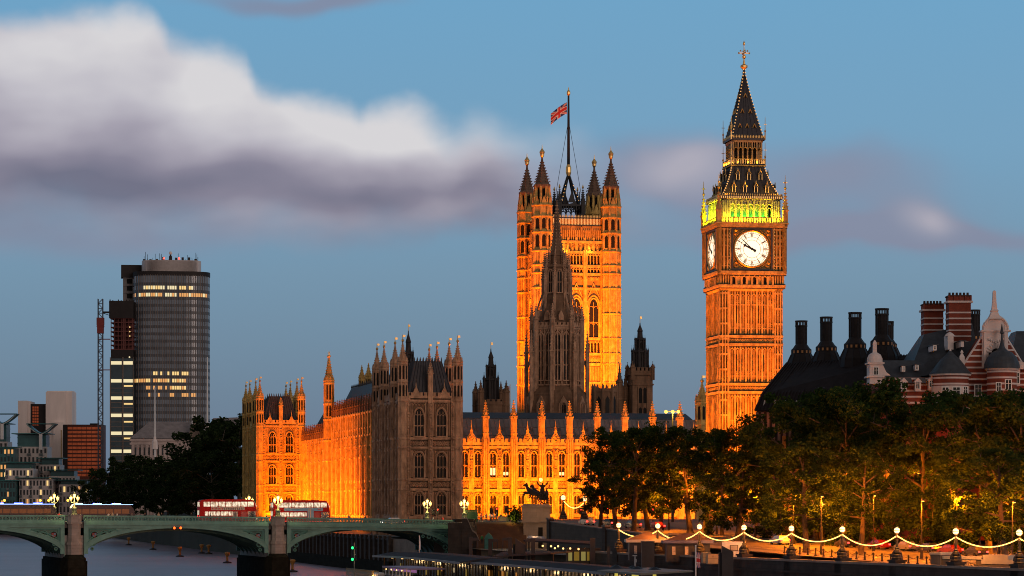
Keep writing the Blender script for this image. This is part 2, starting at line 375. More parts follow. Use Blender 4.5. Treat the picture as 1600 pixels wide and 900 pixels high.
def pinnacle(m, x, y, z0, z1, z2, h=.5, crock=True):    # square shaft to z1, crocketed spirelet to z2
    m.sq(x, y, [(h,z0),(h,z1-.3),(h*1.3,z1-.25),(h*1.3,z1),(h*.9,z1+.02),(h*.12,z2-.5),(h*.1,z2)])
    for s in (-1, 1):
        m.slab([(x-h*.8,z1),(x+h*.8,z1),(x,z1+h*1.9)], y+s*h*1.05-.06, y+s*h*1.05+.06)
        m.add([(x+s*h*1.05,y-h*.8,z1),(x+s*h*1.05,y+h*.8,z1),(x+s*h*1.05,y,z1+h*1.9)], [(0,1,2)])
        m.box(x+s*h*.5-.07, x+s*h*.5+.07, y-h-.08, y-h+.01, z0, z1-.35)
    if crock:
        L = z2-z1
        for k in range(1, 6):
            f = k/6; r = h*.95*(1-f)+.07
            for sx_, sy_ in ((1,1),(1,-1),(-1,1),(-1,-1)): m.box(x+sx_*r-.1, x+sx_*r+.1, y+sy_*r-.1, y+sy_*r+.1, z1+L*f-.1, z1+L*f+.12)
    m.ball(x, y, z2, h*.28, 6, 4)
def turret(m, x, y, r, z0, z1, z2, bands=(), open_=None, n=8, dark=None, gold=None, crocks=7):
    """octagonal turret: shaft to z1, spirelet to z2; open_=(za,zb) dark lancets on the faces"""
    m.lathe(x, y, [(r,z0),(r,z1)], n)
    for i in range(n):
        a = pi/n+2*pi*i/n; m.lathe(x+r*cos(a), y+r*sin(a), [(r*.12,z0),(r*.12,z1+.2),(r*.05,z1+r*.9)], 4)
    for z in bands: m.lathe(x, y, [(r*1.0,z-.35),(r*1.16,z-.1),(r*1.16,z+.15),(r*1.0,z+.3)], n)
    m.lathe(x, y, [(r*.98,z1-.1),(r*1.18,z1+.1),(r*1.18,z1+.4),(r*.85,z1+.5),(r*.8,z1+r*.7),(r*.52,z1+(z2-z1)*.42),(r*.24,z1+(z2-z1)*.72),(r*.13,z2-.15),(r*.13,z2)], n)
    for k in range(crocks):
        f = .12+.8*k/crocks; rr = r*.84*(1-f)**.9+.05
        for i in range(n):
            a = pi/n+2*pi*i/n; q = .05+r*.07*(1-f)
            m.box(x+rr*cos(a)-q, x+rr*cos(a)+q, y+rr*sin(a)-q, y+rr*sin(a)+q, z1+(z2-z1)*f-q, z1+(z2-z1)*f+q*1.4)
    for i in range(n):                                   # gablets round the foot of the spirelet
        a = 2*pi*i/n; c_, s_ = cos(a), sin(a); q = r*.34
        m.add([(x+r*1.02*c_-q*s_, y+r*1.02*s_+q*c_, z1+.4),(x+r*1.02*c_+q*s_, y+r*1.02*s_-q*c_, z1+.4),(x+r*.98*c_, y+r*.98*s_, z1+.4+r*.95)], [(0,1,2)])
    if open_ and dark is not None:
        for (za, zb) in (open_ if isinstance(open_[0], tuple) else [open_]):
            for i in range(n):
                a = 2*pi*i/n; ap = r*cos(pi/n)+.03; q = r*.2; c_, s_ = cos(a), sin(a)
                L = [(-q,za),(q,za),(q,zb-q),(0,zb),(-q,zb-q)]
                dark.add([(x+ap*c_-u*s_, y+ap*s_+u*c_, z) for u, z in L], [(0,1,2,3,4)])
    if gold is not None:
        gold.lathe(x, y, [(r*.1,z2-.1),(r*.28,z2+.15),(r*.3,z2+.4),(r*.1,z2+.6),(r*.07,z2+1.3),(.02,z2+1.6)], 6)
        gold.box(x-.03, x+.55*max(.6,r), y-.03, y+.03, z2+1.0, z2+1.45)
BLKST = mat('course_shade_stone', (.06,.042,.03), .9, .5, 1)  # for the painted shade strips along string courses
WINM = {}
def window(parent, x, y, z0, z1, w, lights=2, transoms=1, glass=None, stone=None, rot=0, head=None, label=None):
    """one traceried window: glass is the part, its stone tracery the sub-part"""
    glass = glass or GLASS; stone = stone or CARVED; H = z1-z0; key = (round(w,2), round(H,2), lights, transoms, glass.name, stone.name)
    if key not in WINM:
        hh = head if head is not None else w*.45
        g = MB(); A = arch_pts(-w/2, w/2, H-hh, hh, 4); g.face((-w/2,-.03,0), (w/2,-.03,0), *[(a,-.03,z) for a, z in A[::-1]])
        s = MB()
        for sx_ in (-1, 1): s.box(sx_*(w/2+.14)-.14, sx_*(w/2+.14)+.14, -.42, 0, -.1, H-hh+.05)
        for (a, za), (b, zb) in zip(A, A[1:]): s.bar((a*1.08,-.22,za+.08), (b*1.08,-.22,zb+.08), .3)
        s.box(-w/2-.3, w/2+.3, -.5, 0, -.35, -.1)
        c = w/lights
        for i in range(1, lights): s.box(-w/2+c*i-.05, -w/2+c*i+.05, -.2, -.01, 0, H-hh*.45)
        for k in range(transoms):
            z = (H-hh)*(k+1)/(transoms+1); s.box(-w/2, w/2, -.19, -.012, z-.07, z+.07)
            for i in range(lights):
                Q = arch_pts(-w/2+c*i, -w/2+c*(i+1), z-c*.75, c*.6, 2)
                for (a, za), (b, zb) in zip(Q, Q[1:]): s.bar((a,-.1,za), (b,-.1,zb), .06)
        for i in range(lights):
            Q = arch_pts(-w/2+c*i, -w/2+c*(i+1), H-hh-c*.35, c*.6, 2)
            for (a, za), (b, zb) in zip(Q, Q[1:]): s.bar((a,-.1,za), (b,-.1,zb), .07)
        go = g.build('window', glass, parent); so = s.build('tracery', stone, go); WINM[key] = (go.data, so.data)
    else:
        gd, sd_ = WINM[key]; go = bpy.data.objects.new('window', gd); so = bpy.data.objects.new('tracery', sd_)
        C.objects.link(go); C.objects.link(so); go.parent = parent; so.parent = go
    go.location = (x, y, z0); go.rotation_euler = (0, 0, rot)
    if label: go['label'] = label
    return go

# ------------------------------------------------------------------ clock tower
def clock_tower():
    ax = P(1162.5, 785, 566); G = 10.9
    t = thing('clock_tower', 'tall gothic clock tower with lit white dials and green glowing belfry', 'clock tower', (ax[0], ax[1], 0), R(9))
    w = MB(); c = MB(); dk = MB(); iron = MB(); au = MB(); bel = MB(); belc = MB(); c.soot = MB()
    w.sq(0, 0, [(5.75,G),(5.75,57)])
    for q in range(4):
        c.soot.m = w.m = c.m = dk.m = iron.m = au.m = bel.m = belc.m = Matrix.Rotation(q*pi/2, 4, 'Z')
        yb = -5.75
        # corner buttresses, stepped
        for s in (-1, 1):
            w.box(s*5.3-.85, s*5.3+.85, -6.15, -4.4, G, 57)
            for k in (-.55, 0, .55): c.box(s*5.3+k-.12, s*5.3+k+.12, -6.38, -6.14, G, 56.6)
            for zz in range(14, 57, 3): c.box(s*5.3-.8, s*5.3+.8, -6.32, -6.14, zz, zz+.35)
        for (z0, z1) in ((G+.5,36.6),(38.6,46),(48,56.6)):
            n = 8
            for i in range(n+1):
                x = -4.4+8.8*i/n; c.box(x-.17, x+.17, yb-.42, yb+.02, z0, z1); 
            for i in range(n):
                x = -4.4+8.8*(i+.5)/n; c.box(x-.08, x+.08, yb-.2, yb+.02, z0, z1-1)
                zz = z0+1.2
                while zz < z1-2: c.box(x-.5, x+.5, yb-.14, yb+.02, zz, zz+.22); quatre(c, x, zz+.75, .42, yb) if i % 2 else None; zz += 4.6
                if i in (1,2,4,5,6): 
                    dk.face((x-.02-.3,yb-.025,z0+2.2),(x-.1,yb-.025,z0+2.2),(x-.1,yb-.025,z1-1.9),(x-.02-.3,yb-.025,z1-1.9))
            arcade(c, -4.4, 4.4, n, z1-1.5, .9, .16, .3, yb)
        for z in (36.8, 46.2):                          # panelled bands
            w.box(-5.9, 5.9, -6.0, -5.7, z, z+1.4); course(c, -6.35, 6.35, z-.25, .35, .42, -6.0); course(c, -6.35, 6.35, z+1.35, .35, .42, -6.0)
            for i in range(11): quatre(c, -5+i, z+.72, .42, -6.0)
        # belt: corbels, small arched openings
        c.loft([[(-6.2,-6.2,56.6),(6.2,-6.2,56.6),(6.2,-5,56.6),(-6.2,-5,56.6)], [(-6.7,-6.7,57.4),(6.7,-6.7,57.4),(6.7,-5,57.4),(-6.7,-5,57.4)]])
        course(c, -6.75, 6.75, 57.4, .4, .3, -6.5); w.box(-6.35, 6.35, -6.35, -5, 57.4, 60)
        for i in range(9):
            x = -4.2+8.4*i/8; c.box(x-.2, x+.2, -6.75, -6.3, 57.8, 59.5)
        for i in range(8):
            x = -4.2+8.4*(i+.5)/8; A = arch_pts(x-.34, x+.34, 59, .4, 2)
            (dk if i % 2 == 0 else c).face((x-.34,-6.37,58),(x+.34,-6.37,58),*[(a,-6.37,z) for a, z in A[::-1]])
        arcade(c, -4.2, 4.2, 8, 58.9, .6, .16, .3, -6.4)
        for s in (-1, 1):
            for k in range(4): c.box(s*5.5-.75+k*.5-.1, s*5.5-.75+k*.5+.1, -6.6, -6.3, 57.8, 59.9)
        course(c, -6.95, 6.95, 60, .5, .5, -6.45)
        # clock stage
        w.box(-6.4, 6.4, -6.4, -4, 60.4, 69.4)
        for s in (-1, 1):
            for k in range(4): c.box(s*5.3-1.05+k*.7-.14, s*5.3-1.05+k*.7+.14, -6.75, -6.38, 60.5, 69.3)
            for zz in (61.4, 63.2, 65.4, 67.4, 68.6): c.box(s*5.3-1, s*5.3+1, -6.62, -6.38, zz, zz+.22)
            for zz in (62.3, 66.5): 
                for k in range(3): quatre(c, s*5.3-.7+k*.7, zz, .36, -6.4)
            c.lathe(s*6.55, -6.55, [(.5,60.2),(.5,69.6)], 8)
        fr = 4.0; zc = 64.85
        for (x0,x1,z0,z1) in ((-fr-.3,fr+.3,zc-fr-.3,zc-fr+.15),(-fr-.3,fr+.3,zc+fr-.15,zc+fr+.3),(-fr-.3,-fr+.15,zc-fr+.15,zc+fr-.15),(fr-.15,fr+.3,zc-fr+.15,zc+fr-.15)): iron.box(x0,x1,-6.75,-6.42,z0,z1)
        for s in (-1, 1):                               # chequered gilt strips beside the dial
            for k in range(26): au.box(s*4.45-.1+(k%2)*.1, s*4.45+(k%2)*.1, -6.72, -6.4, zc-4.2+k*.325, zc-4.2+k*.325+.17)
        for i in range(20): au.box(-4.2+i*.42, -4.2+i*.42+.25, -6.74, -6.4, 60.62, 60.78); au.box(-4.2+i*.42, -4.2+i*.42+.25, -6.74, -6.4, 69.02, 69.18)
        course(c, -7.1, 7.1, 69.3, .45, .5, -6.6); c.box(-7.25, 7.25, -7.3, -6.0, 69.75, 70.0)
        for i in range(28): x = -6.9+13.8*i/27; c.box(x-.1, x+.1, -7.05, -6.9, 70, 70.9)
        c.box(-7.05, 7.05, -7.08, -6.86, 70.9, 71.1)
        # belfry arcade
        n = 7
        bel.box(-5.6, 5.6, -5.6, -5.2, 70, 71.2); bel.box(-5.6, 5.6, -5.6, -5.2, 73.9, 74.7)
        for i in range(n+1):
            x = -4.3+8.6*i/n; bel.box(x-.2, x+.2, -5.85, -5.2, 70, 74.3); bel.box(x-.09, x+.09, -6.05, -5.8, 70, 74.5)
        for i in range(n):
            x0, x1 = -4.3+8.6*i/n, -4.3+8.6*(i+1)/n
            arcade(bel, x0, x1, 1, 73.0, .85, .2, .3, -5.5); arcade(bel, x0+.15, x1-.15, 1, 72.5, .6, .12, .2, -5.6, False)
        for s in (-1, 1):
            bel.box(s*5.15-.75, s*5.15+.75, -5.9, -4.4, 70, 74.5)
            for k in (-.4, 0, .4): bel.box(s*5.15+k-.08, s*5.15+k+.08, -6.02, -5.88, 70, 74.4)
        bel.box(-6.25, 6.25, -6.25, -5, 74.72, 74.8)
        for i in range(30): x = -6.1+12.2*i/29; au.box(x-.1, x+.1, -6.38, -6.2, 74.85, 75.25)
        iron.box(-6.3, 6.3, -6.33, -5, 74.8, 75.3)
        for i in range(36): x = -6.2+12.4*i/35; au.lathe(x, -6.2, [(.07,75.3),(.13,75.5),(.02,75.85)], 4)
        # corner pinnacles
        for s in (1,):
            x = s*6.7; pinnacle(c, x, -6.7, 69.8, 72.6, 76.5, .45); au.lathe(x, -6.7, [(.1,76.5),(.3,76.9),(.1,77.2),(.05,79.2),(.02,79.5)], 6); au.box(x-.42, x+.42, -6.74, -6.66, 77.9, 78.05); au.ball(x, -6.7, 78.0, .22, 6, 4)
        # lower roof with dormers
        def rf(z): f = (z-75.4)/6.3; return 5.75*(1-f)+3.25*f-.32*sin(pi*f)
        Zs = [75.3+6.4*i/5 for i in range(6)]
        iron.loft([[(-rf(z),-rf(z),z),(rf(z),-rf(z),z)] for z in Zs], False, False)
        for i in range(11):
            f = -1+2*i/10; iron.limb([(f*rf(z), -rf(z)-.02, z) for z in Zs], .05, 4)
        for k in range(14):
            z = 75.5+6*k/13; r = rf(z); au.box(r-.1, r+.14, -r-.14, -r+.1, z-.08, z+.16)
        for (z, n_) in ((76.4, 4), (79.0, 3)):
            for i in range(n_):
                x = (-1+2*(i+.5)/n_)*rf(z)*.86; r = rf(z)
                iron.box(x-.33, x+.33, -r-.25, -r+1, z-.35, z+.8); dk.face((x-.2,-r-.26,z-.2),(x+.2,-r-.26,z-.2),(x+.2,-r-.26,z+.7),(x-.2,-r-.26,z+.7))
                iron.slab([(x-.45,z+.8),(x+.45,z+.8),(x,z+1.6)], -r-.3, -r+1.3)
                au.bar((x-.45,-r-.33,z+.8),(x,-r-.33,z+1.65),.1); au.bar((x+.45,-r-.33,z+.8),(x,-r-.33,z+1.65),.1); au.lathe(x, -r-.3, [(.1,z+1.6),(.13,z+1.75),(.02,z+2.1)], 5)
                au.box(x-.36, x-.26, -r-.3, -r-.2, z-.3, z+.8); au.box(x+.26, x+.36, -r-.3, -r-.2, z-.3, z+.8)
        # lantern gallery
        iron.box(-3.5, 3.5, -3.5, 0, 81.6, 82.0)
        for i in range(20): x = -3.4+6.8*i/19; au.box(x-.04, x+.04, -3.5, -3.42, 82, 82.9)
        c.box(-3.55, 3.55, -3.53, -3.4, 82.85, 82.98); c.box(-3.6, 3.6, -3.62, -3.3, 81.5, 81.75)
        for i in range(7):
            x = -2.85+5.7*i/6; belc.box(x-.13, x+.13, -3.02, -2.8, 82, 86.4)
        arcade(belc, -2.85, 2.85, 6, 84.6, .7, .14, .2, -2.9)
        for i in range(13): x = -2.85+5.7*i/12; belc.box(x-.06, x+.06, -3.0, -2.85, 85.4, 86.4)
        belc.box(-3.1, 3.1, -3.1, -2.7, 86.3, 86.7); iron.box(-3.45, 3.45, -3.48, 0, 86.7, 87.1)
        for i in range(22): x = -3.3+6.6*i/21; au.lathe(x, -3.4, [(.06,87.1),(.1,87.3),(.02,87.7)], 4)
        for z in (81.7, 86.8): x = 3.45; au.lathe(x, -3.45, [(.12,z),(.12,z+1.5),(.22,z+1.7),(.08,z+2),(.05,z+4.3),(.02,z+4.6)], 6); au.box(x-.3, x+.3, -3.48, -3.42, z+3, z+3.12)
        # spire
        def r2(z): f = (z-87.1)/14.6; return max(.16, 3.2*(1-f)**1.22)
        Zs = [87.1+14.6*i/8 for i in range(9)]
        iron.loft([[(-r2(z),-r2(z),z),(r2(z),-r2(z),z)] for z in Zs], False, False)
        for i in range(7):
            f = -1+2*i/6; iron.limb([(f*r2(z), -r2(z)-.02, z) for z in Zs[:-1]], .04, 4)
        for k in range(22):
            z = 87.5+13.6*k/21; r = r2(z); au.box(r-.08, r+.12, -r-.12, -r+.08, z-.07, z+.15)
        for (z, n_) in ((89.2,3),(92.2,2),(95.4,1)):
            for i in range(n_):
                x = (-1+2*(i+.5)/n_)*r2(z)*.84; r = r2(z)
                au.bar((x-.35,-r-.12,z),(x,-r-.05,z+.85),.13); au.bar((x+.35,-r-.12,z),(x,-r-.05,z+.85),.13); dk.face((x-.25,-r-.1,z),(x+.25,-r-.1,z),(x,-r-.02,z+.6))
    for b in (w, c, dk, iron, au, bel, belc): b.m = Matrix.Identity(4)
    w.build('wall', STONE, t); build_multi('carved_stonework', [(c, CARVED), (dk, DARK), (c.soot, BLKST)], t)
    iron.build('iron_roof', IRON, t); au.build('gilded_ornament', GOLD, t)
    bel.build('belfry_arcade', mat('belfry_limestone', (.42,.36,.26), .85, .35, 1.2), t); belc.build('gallery_ironwork', mat('gilded_cast_iron', (.40,.24,.10), .5, .3, 1.5, metal=.3), t)
    core = MB(); core.sq(0, 0, [(4.0,70),(4.0,74.6)]); core.build('belfry_core', mat('belfry_inner_wall', (.3,.3,.25), .8, .3, 1), t)
    core = MB(); core.sq(0, 0, [(2.2,82),(2.2,86.5)]); core.build('gallery_core', DARK, t)
    f = MB(); f.lathe(0, 0, [(.28,101.2),(.7,101.5),(.75,101.9),(.25,102.2),(.12,103.2),(.38,103.5),(.38,103.8),(.1,104.1),(.08,105.9),(.22,106.1),(.22,106.4),(.02,106.9)], 8)
    for a in (0, pi/2): 
        f.m = Matrix.Rotation(a, 4, 'Z'); f.box(-1.05, 1.05, -.06, .06, 104.3, 104.5)
        for s in (-1, 1): f.ball(s*1.05, 0, 104.4, .2, 6, 4); f.ball(s*.7, 0, 104.85, .17, 6, 4)
    f.m = Matrix.Identity(4); f.build('finial', GOLD, t)
    bell = MB(); bell.lathe(0, -4.6, [(1.3,71.3),(1.1,71.8),(.8,72.6),(.6,73.2),(.2,73.5)], 14)
    # dials
    opal = bpy.data.materials.new('lit_opal_glass'); opal.use_nodes = True; b = opal.node_tree.nodes['Principled BSDF']
    b.inputs['Base Color'].default_value = (.8,.78,.7,1); b.inputs['Emission Color'].default_value = (1,.86,.58,1); b.inputs['Emission Strength'].default_value = 1.25
    for q, lab in ((0, 'round lit clock dial facing the camera'), (3, 'round lit clock dial seen steeply from the side'), (1, None), (2, None)):
        Rm = Matrix.Rotation(q*pi/2, 4, 'Z'); zc = 64.85
        d = MB(Rm); d.loft([[(3.45*sin(2*pi*i/48), -6.55, zc+3.45*cos(2*pi*i/48)) for i in range(48)], [(3.45*sin(2*pi*i/48), -6.45, zc+3.45*cos(2*pi*i/48)) for i in range(48)]])
        do = d.build('clock_dial', opal, t)
        if lab: do['label'] = lab
        g = MB(Rm); fine = MB(Rm)
        def ring(mb, r, wd, y=-6.6):
            Q = [(r*sin(2*pi*i/48), y, zc+r*cos(2*pi*i/48)) for i in range(48)]
            for a, b_ in zip(Q, Q[1:]+Q[:1]): mb.bar(a, b_, wd)
        ring(g, 3.55, .26); ring(fine, 3.05, .05); ring(fine, 2.35, .055); ring(fine, 1.75, .05)
        for i in range(4):                              # gilt spandrels
            sx_, sz_ = (1,1,-1,-1)[i], (1,-1,1,-1)[i]; x, z = sx_*3.2, zc+sz_*3.2
            for rr in (.5, .28):
                Q = [(x+rr*cos(2*pi*k/10), -6.56, z+rr*sin(2*pi*k/10)) for k in range(10)]
                for a, b_ in zip(Q, Q[1:]+Q[:1]): g.bar(a, b_, .1)
            g.bar((sx_*3.75,-6.56,zc+sz_*1.6),(sx_*3.05,-6.56,zc+sz_*2.6),.1); g.bar((sx_*1.6,-6.56,zc+sz_*3.75),(sx_*2.6,-6.56,zc+sz_*3.05),.1)
        for k in range(60):
            a = 2*pi*k/60; r0 = 3.05; fine.bar((r0*sin(a),-6.6,zc+r0*cos(a)),(3.4*sin(a),-6.6,zc+3.4*cos(a)), .05 if k % 5 else .13)
            if k % 5: r = 2.75; fine.box(r*sin(a)-.045, r*sin(a)+.045, -6.6, -6.56, zc+r*cos(a)-.045, zc+r*cos(a)+.045)
        num = ['XII','I','II','III','IIII','V','VI','VII','VIII','IX','X','XI']
        for k in range(12):
            a = 2*pi*k/12; fine.bar((1.75*sin(a),-6.585,zc+1.75*cos(a)),(3.4*sin(a),-6.585,zc+3.4*cos(a)), .055)
            s_ = num[k]; wd = .15; tot = sum({'I':wd,'V':wd*1.7,'X':wd*1.7}[ch] for ch in s_); u = -tot/2
            def pt(u_, r_): return (r_*sin(a)+u_*cos(a), -6.6, zc+r_*cos(a)-u_*sin(a))
            for ch in s_:
                cw_ = {'I':wd,'V':wd*1.7,'X':wd*1.7}[ch]
                if ch == 'I': fine.bar(pt(u+wd/2,2.42), pt(u+wd/2,2.98), .075)
                elif ch == 'V': fine.bar(pt(u+.03,2.98), pt(u+cw_/2,2.42), .07); fine.bar(pt(u+cw_-.03,2.98), pt(u+cw_/2,2.42), .06)
                else: fine.bar(pt(u+.03,2.98), pt(u+cw_-.03,2.42), .07); fine.bar(pt(u+cw_-.03,2.98), pt(u+.03,2.42), .06)
                u += cw_
        g.build('gilt_dial_ring', GOLD, do); fine.build('numeral_tracery', mat('dial_ironwork', (.16,.11,.05), .5, .2, 2), do)
        for nm, ang, L, wd in (('minute_hand', 2*pi*52.3/60, 3.2, .1), ('hour_hand', 2*pi*9.87/12, 2.0, .2)):
            h = MB(Rm); y = -6.72 if nm == 'minute_hand' else -6.66; si, co = sin(ang), cos(ang)
            def hp(r, u_): return (r*si+u_*co, zc+r*co-u_*si)
            pl = [(-.9,-wd*1.3),(-.6,-wd),(L*.72,-wd*.8),(L*.75,-wd*2.0 if nm == 'hour_hand' else -wd*.7),(L,0),(L*.75,wd*2.0 if nm == 'hour_hand' else wd*.7),(L*.72,wd*.8),(-.6,wd),(-.9,wd*1.3)]
            h.slab([hp(r, u_) for r, u_ in pl], y-.03, y+.02); Q = [(.27*cos(2*pi*i/12), zc+.27*sin(2*pi*i/12)) for i in range(12)]; h.slab(Q, y-.04, y+.03)
            h.build(nm, BLACK, do)
    return t
clock_tower()

# ------------------------------------------------------------------ end pavilions of the palace
def pavilion(label, ori, wall, carve):
    W_, D_, G = 12.2, 34.0, 7.9
    t = thing('palace_pavilion', label, 'palace pavilion', ori, A12, 'turreted end pavilions of the palace')
    w = MB(); c = MB(); dk = MB(); roof = MB(); gd = MB(); c.soot = MB()
    w.box(.3, W_-.3, .3, D_-.3, G, 36.7)
    faces = [(Matrix.Identity(4), W_), (Matrix.Translation((0, D_, 0)) @ Matrix.Rotation(-pi/2, 4, 'Z'), D_), (Matrix.Translation((W_, 0, 0)) @ Matrix.Rotation(pi/2, 4, 'Z'), D_)]
    for k, (m_, L) in enumerate(faces):
        w.m = c.m = dk.m = c.soot.m = m_; y = .3
        for z in (17.6, 19.7, 26.4, 28.4, 36.3): course(c, .3, L-.3, z, .4, .4, y)
        course(c, .3, L-.3, 11.6, .5, .55, y)
        cells = [(1.3, 10.9)] if k == 0 else [(1.3, 9.2), (10.9, 23.1), (24.8, 32.7)]
        for (a, b) in cells:
            nb = 2 if b-a < 11 else 3; cw_ = (b-a)/nb
            for i in range(nb):
                xc = a+cw_*(i+.5); e0, e1 = a+cw_*i+.5, a+cw_*(i+1)-.5
                # blank tracery panels around each opening
                for (z0, z1) in ((12.3,17.3),(20.2,26.0),(28.9,36.0)):
                    for s in (-1, 1):
                        for q in (1.38, 1.7, 2.05, 2.4): 
                            if abs(q) < cw_/2-.2: c.box(xc+s*q-.09, xc+s*q+.09, y-.22, y+.01, z0, z1)
                    arcade(c, e0, e1, max(2, int((e1-e0)/.55)), z1-.55, .45, .1, .15, y, False)
                for (z0, z1) in ((17.95,19.5),(26.75,28.2)):
                    n_ = max(3, int((e1-e0)/.8))
                    for j in range(n_): quatre(c, e0+(e1-e0)*(j+.5)/n_, (z0+z1)/2, .55, y)
            for i in range(nb+1):
                x = a+cw_*i; c.box(x-.45, x+.45, y-.5, y, G, 37); niche(c, x, 12.5, 36, .9, y-.45)
        crenel(c, .8, L-.8, 37.0, int(L/1.1), 1.1, .05, .45)
        for j in range(max(1, int(L/6))):
            x = L*(j+.5)/max(1, int(L/6)); c.slab([(x-1.1,37.3),(x+1.1,37.3),(x,39.6)], .0, .4); pinnacle(c, x, .2, 38.6, 39.2, 41, .18, False)
        if k == 0: pinnacle(c, 6.1, .1, 36, 42.4, 44.6, .5)
    for b in (w, c, dk): b.m = Matrix.Identity(4)
    # corner and mid turrets
    for x in (.2, W_-.2):
        for yy in (.2, 9.8, D_-9.8, D_-.2):
            turret(c, x, yy, 1.02, G, 44.6, 48.9, (17.7,19.8,26.5,28.5,36.5,40.5,44.2), ((37.4,39.8),(41,43.9)), dark=dk, gold=gd)
    for (y0, y1) in ((.7, 9.3), (D_-9.3, D_-.7)):       # two steep iron roofs
        cx, cy = W_/2, (y0+y1)/2
        roof.loft([[(1.1,y0,37.4),(W_-1.1,y0,37.4),(W_-1.1,y1,37.4),(1.1,y1,37.4)], [(cx-2.9,cy-2.2,45),(cx+2.9,cy-2.2,45),(cx+2.9,cy+2.2,45),(cx-2.9,cy+2.2,45)]])
        for i in range(13): f = i/12; roof.bar((1.1+(W_-2.2)*f, y0-.02, 37.4), (cx-2.9+5.8*f, cy-2.22, 45), .12)
        for i in range(9): f = i/8; roof.bar((1.08, y0+(y1-y0)*f, 37.4), (cx-2.92, cy-2.2+4.4*f, 45), .12)
        for i in range(10): f = i/9; roof.lathe(cx-2.9+5.8*f, cy-2.2, [(.12,45),(.16,45.3),(.02,45.9)], 4); roof.lathe(cx-2.9+5.8*f, cy+2.2, [(.12,45),(.16,45.3),(.02,45.9)], 4)
    roof.slab([(1.5,37),(W_-1.5,37),(W_/2,41.5)], 9.3, D_-9.3)
    w.build('wall', wall, t); build_multi('carved_stonework', [(c, carve), (dk, DARK), (c.soot, BLKST)], t); build_clusters(roof, 'iron_roof', IRON, t, 9); build_clusters(gd, 'gilt_vane', GOLD, t)
    for xc in (2.6+1.1, 8.5):
        window(t, xc, .27, 20.3, 25.6, 2.0, 3, 1, stone=carve); window(t, xc, .27, 29.1, 34.9, 2.0, 3, 1, stone=carve, head=1.5); window(t, xc, .27, 12.5, 17.3, 1.9, 3, 1, stone=carve)
    for xc in (3.3, 7.2, 13, 17, 21, 27, 30.7):
        for (z0, z1) in ((12.5,17.3),(20.3,25.6),(29.1,34.9)): window(t, .27, D_-xc, z0, z1, 1.8, 3, 1, stone=carve, rot=-pi/2)
    return t
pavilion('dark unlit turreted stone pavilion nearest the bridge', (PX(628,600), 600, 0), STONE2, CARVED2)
pavilion('floodlit orange turreted pavilion at the far end of the river front', (PX(405,800), 800, 0), STONE, CARVED)

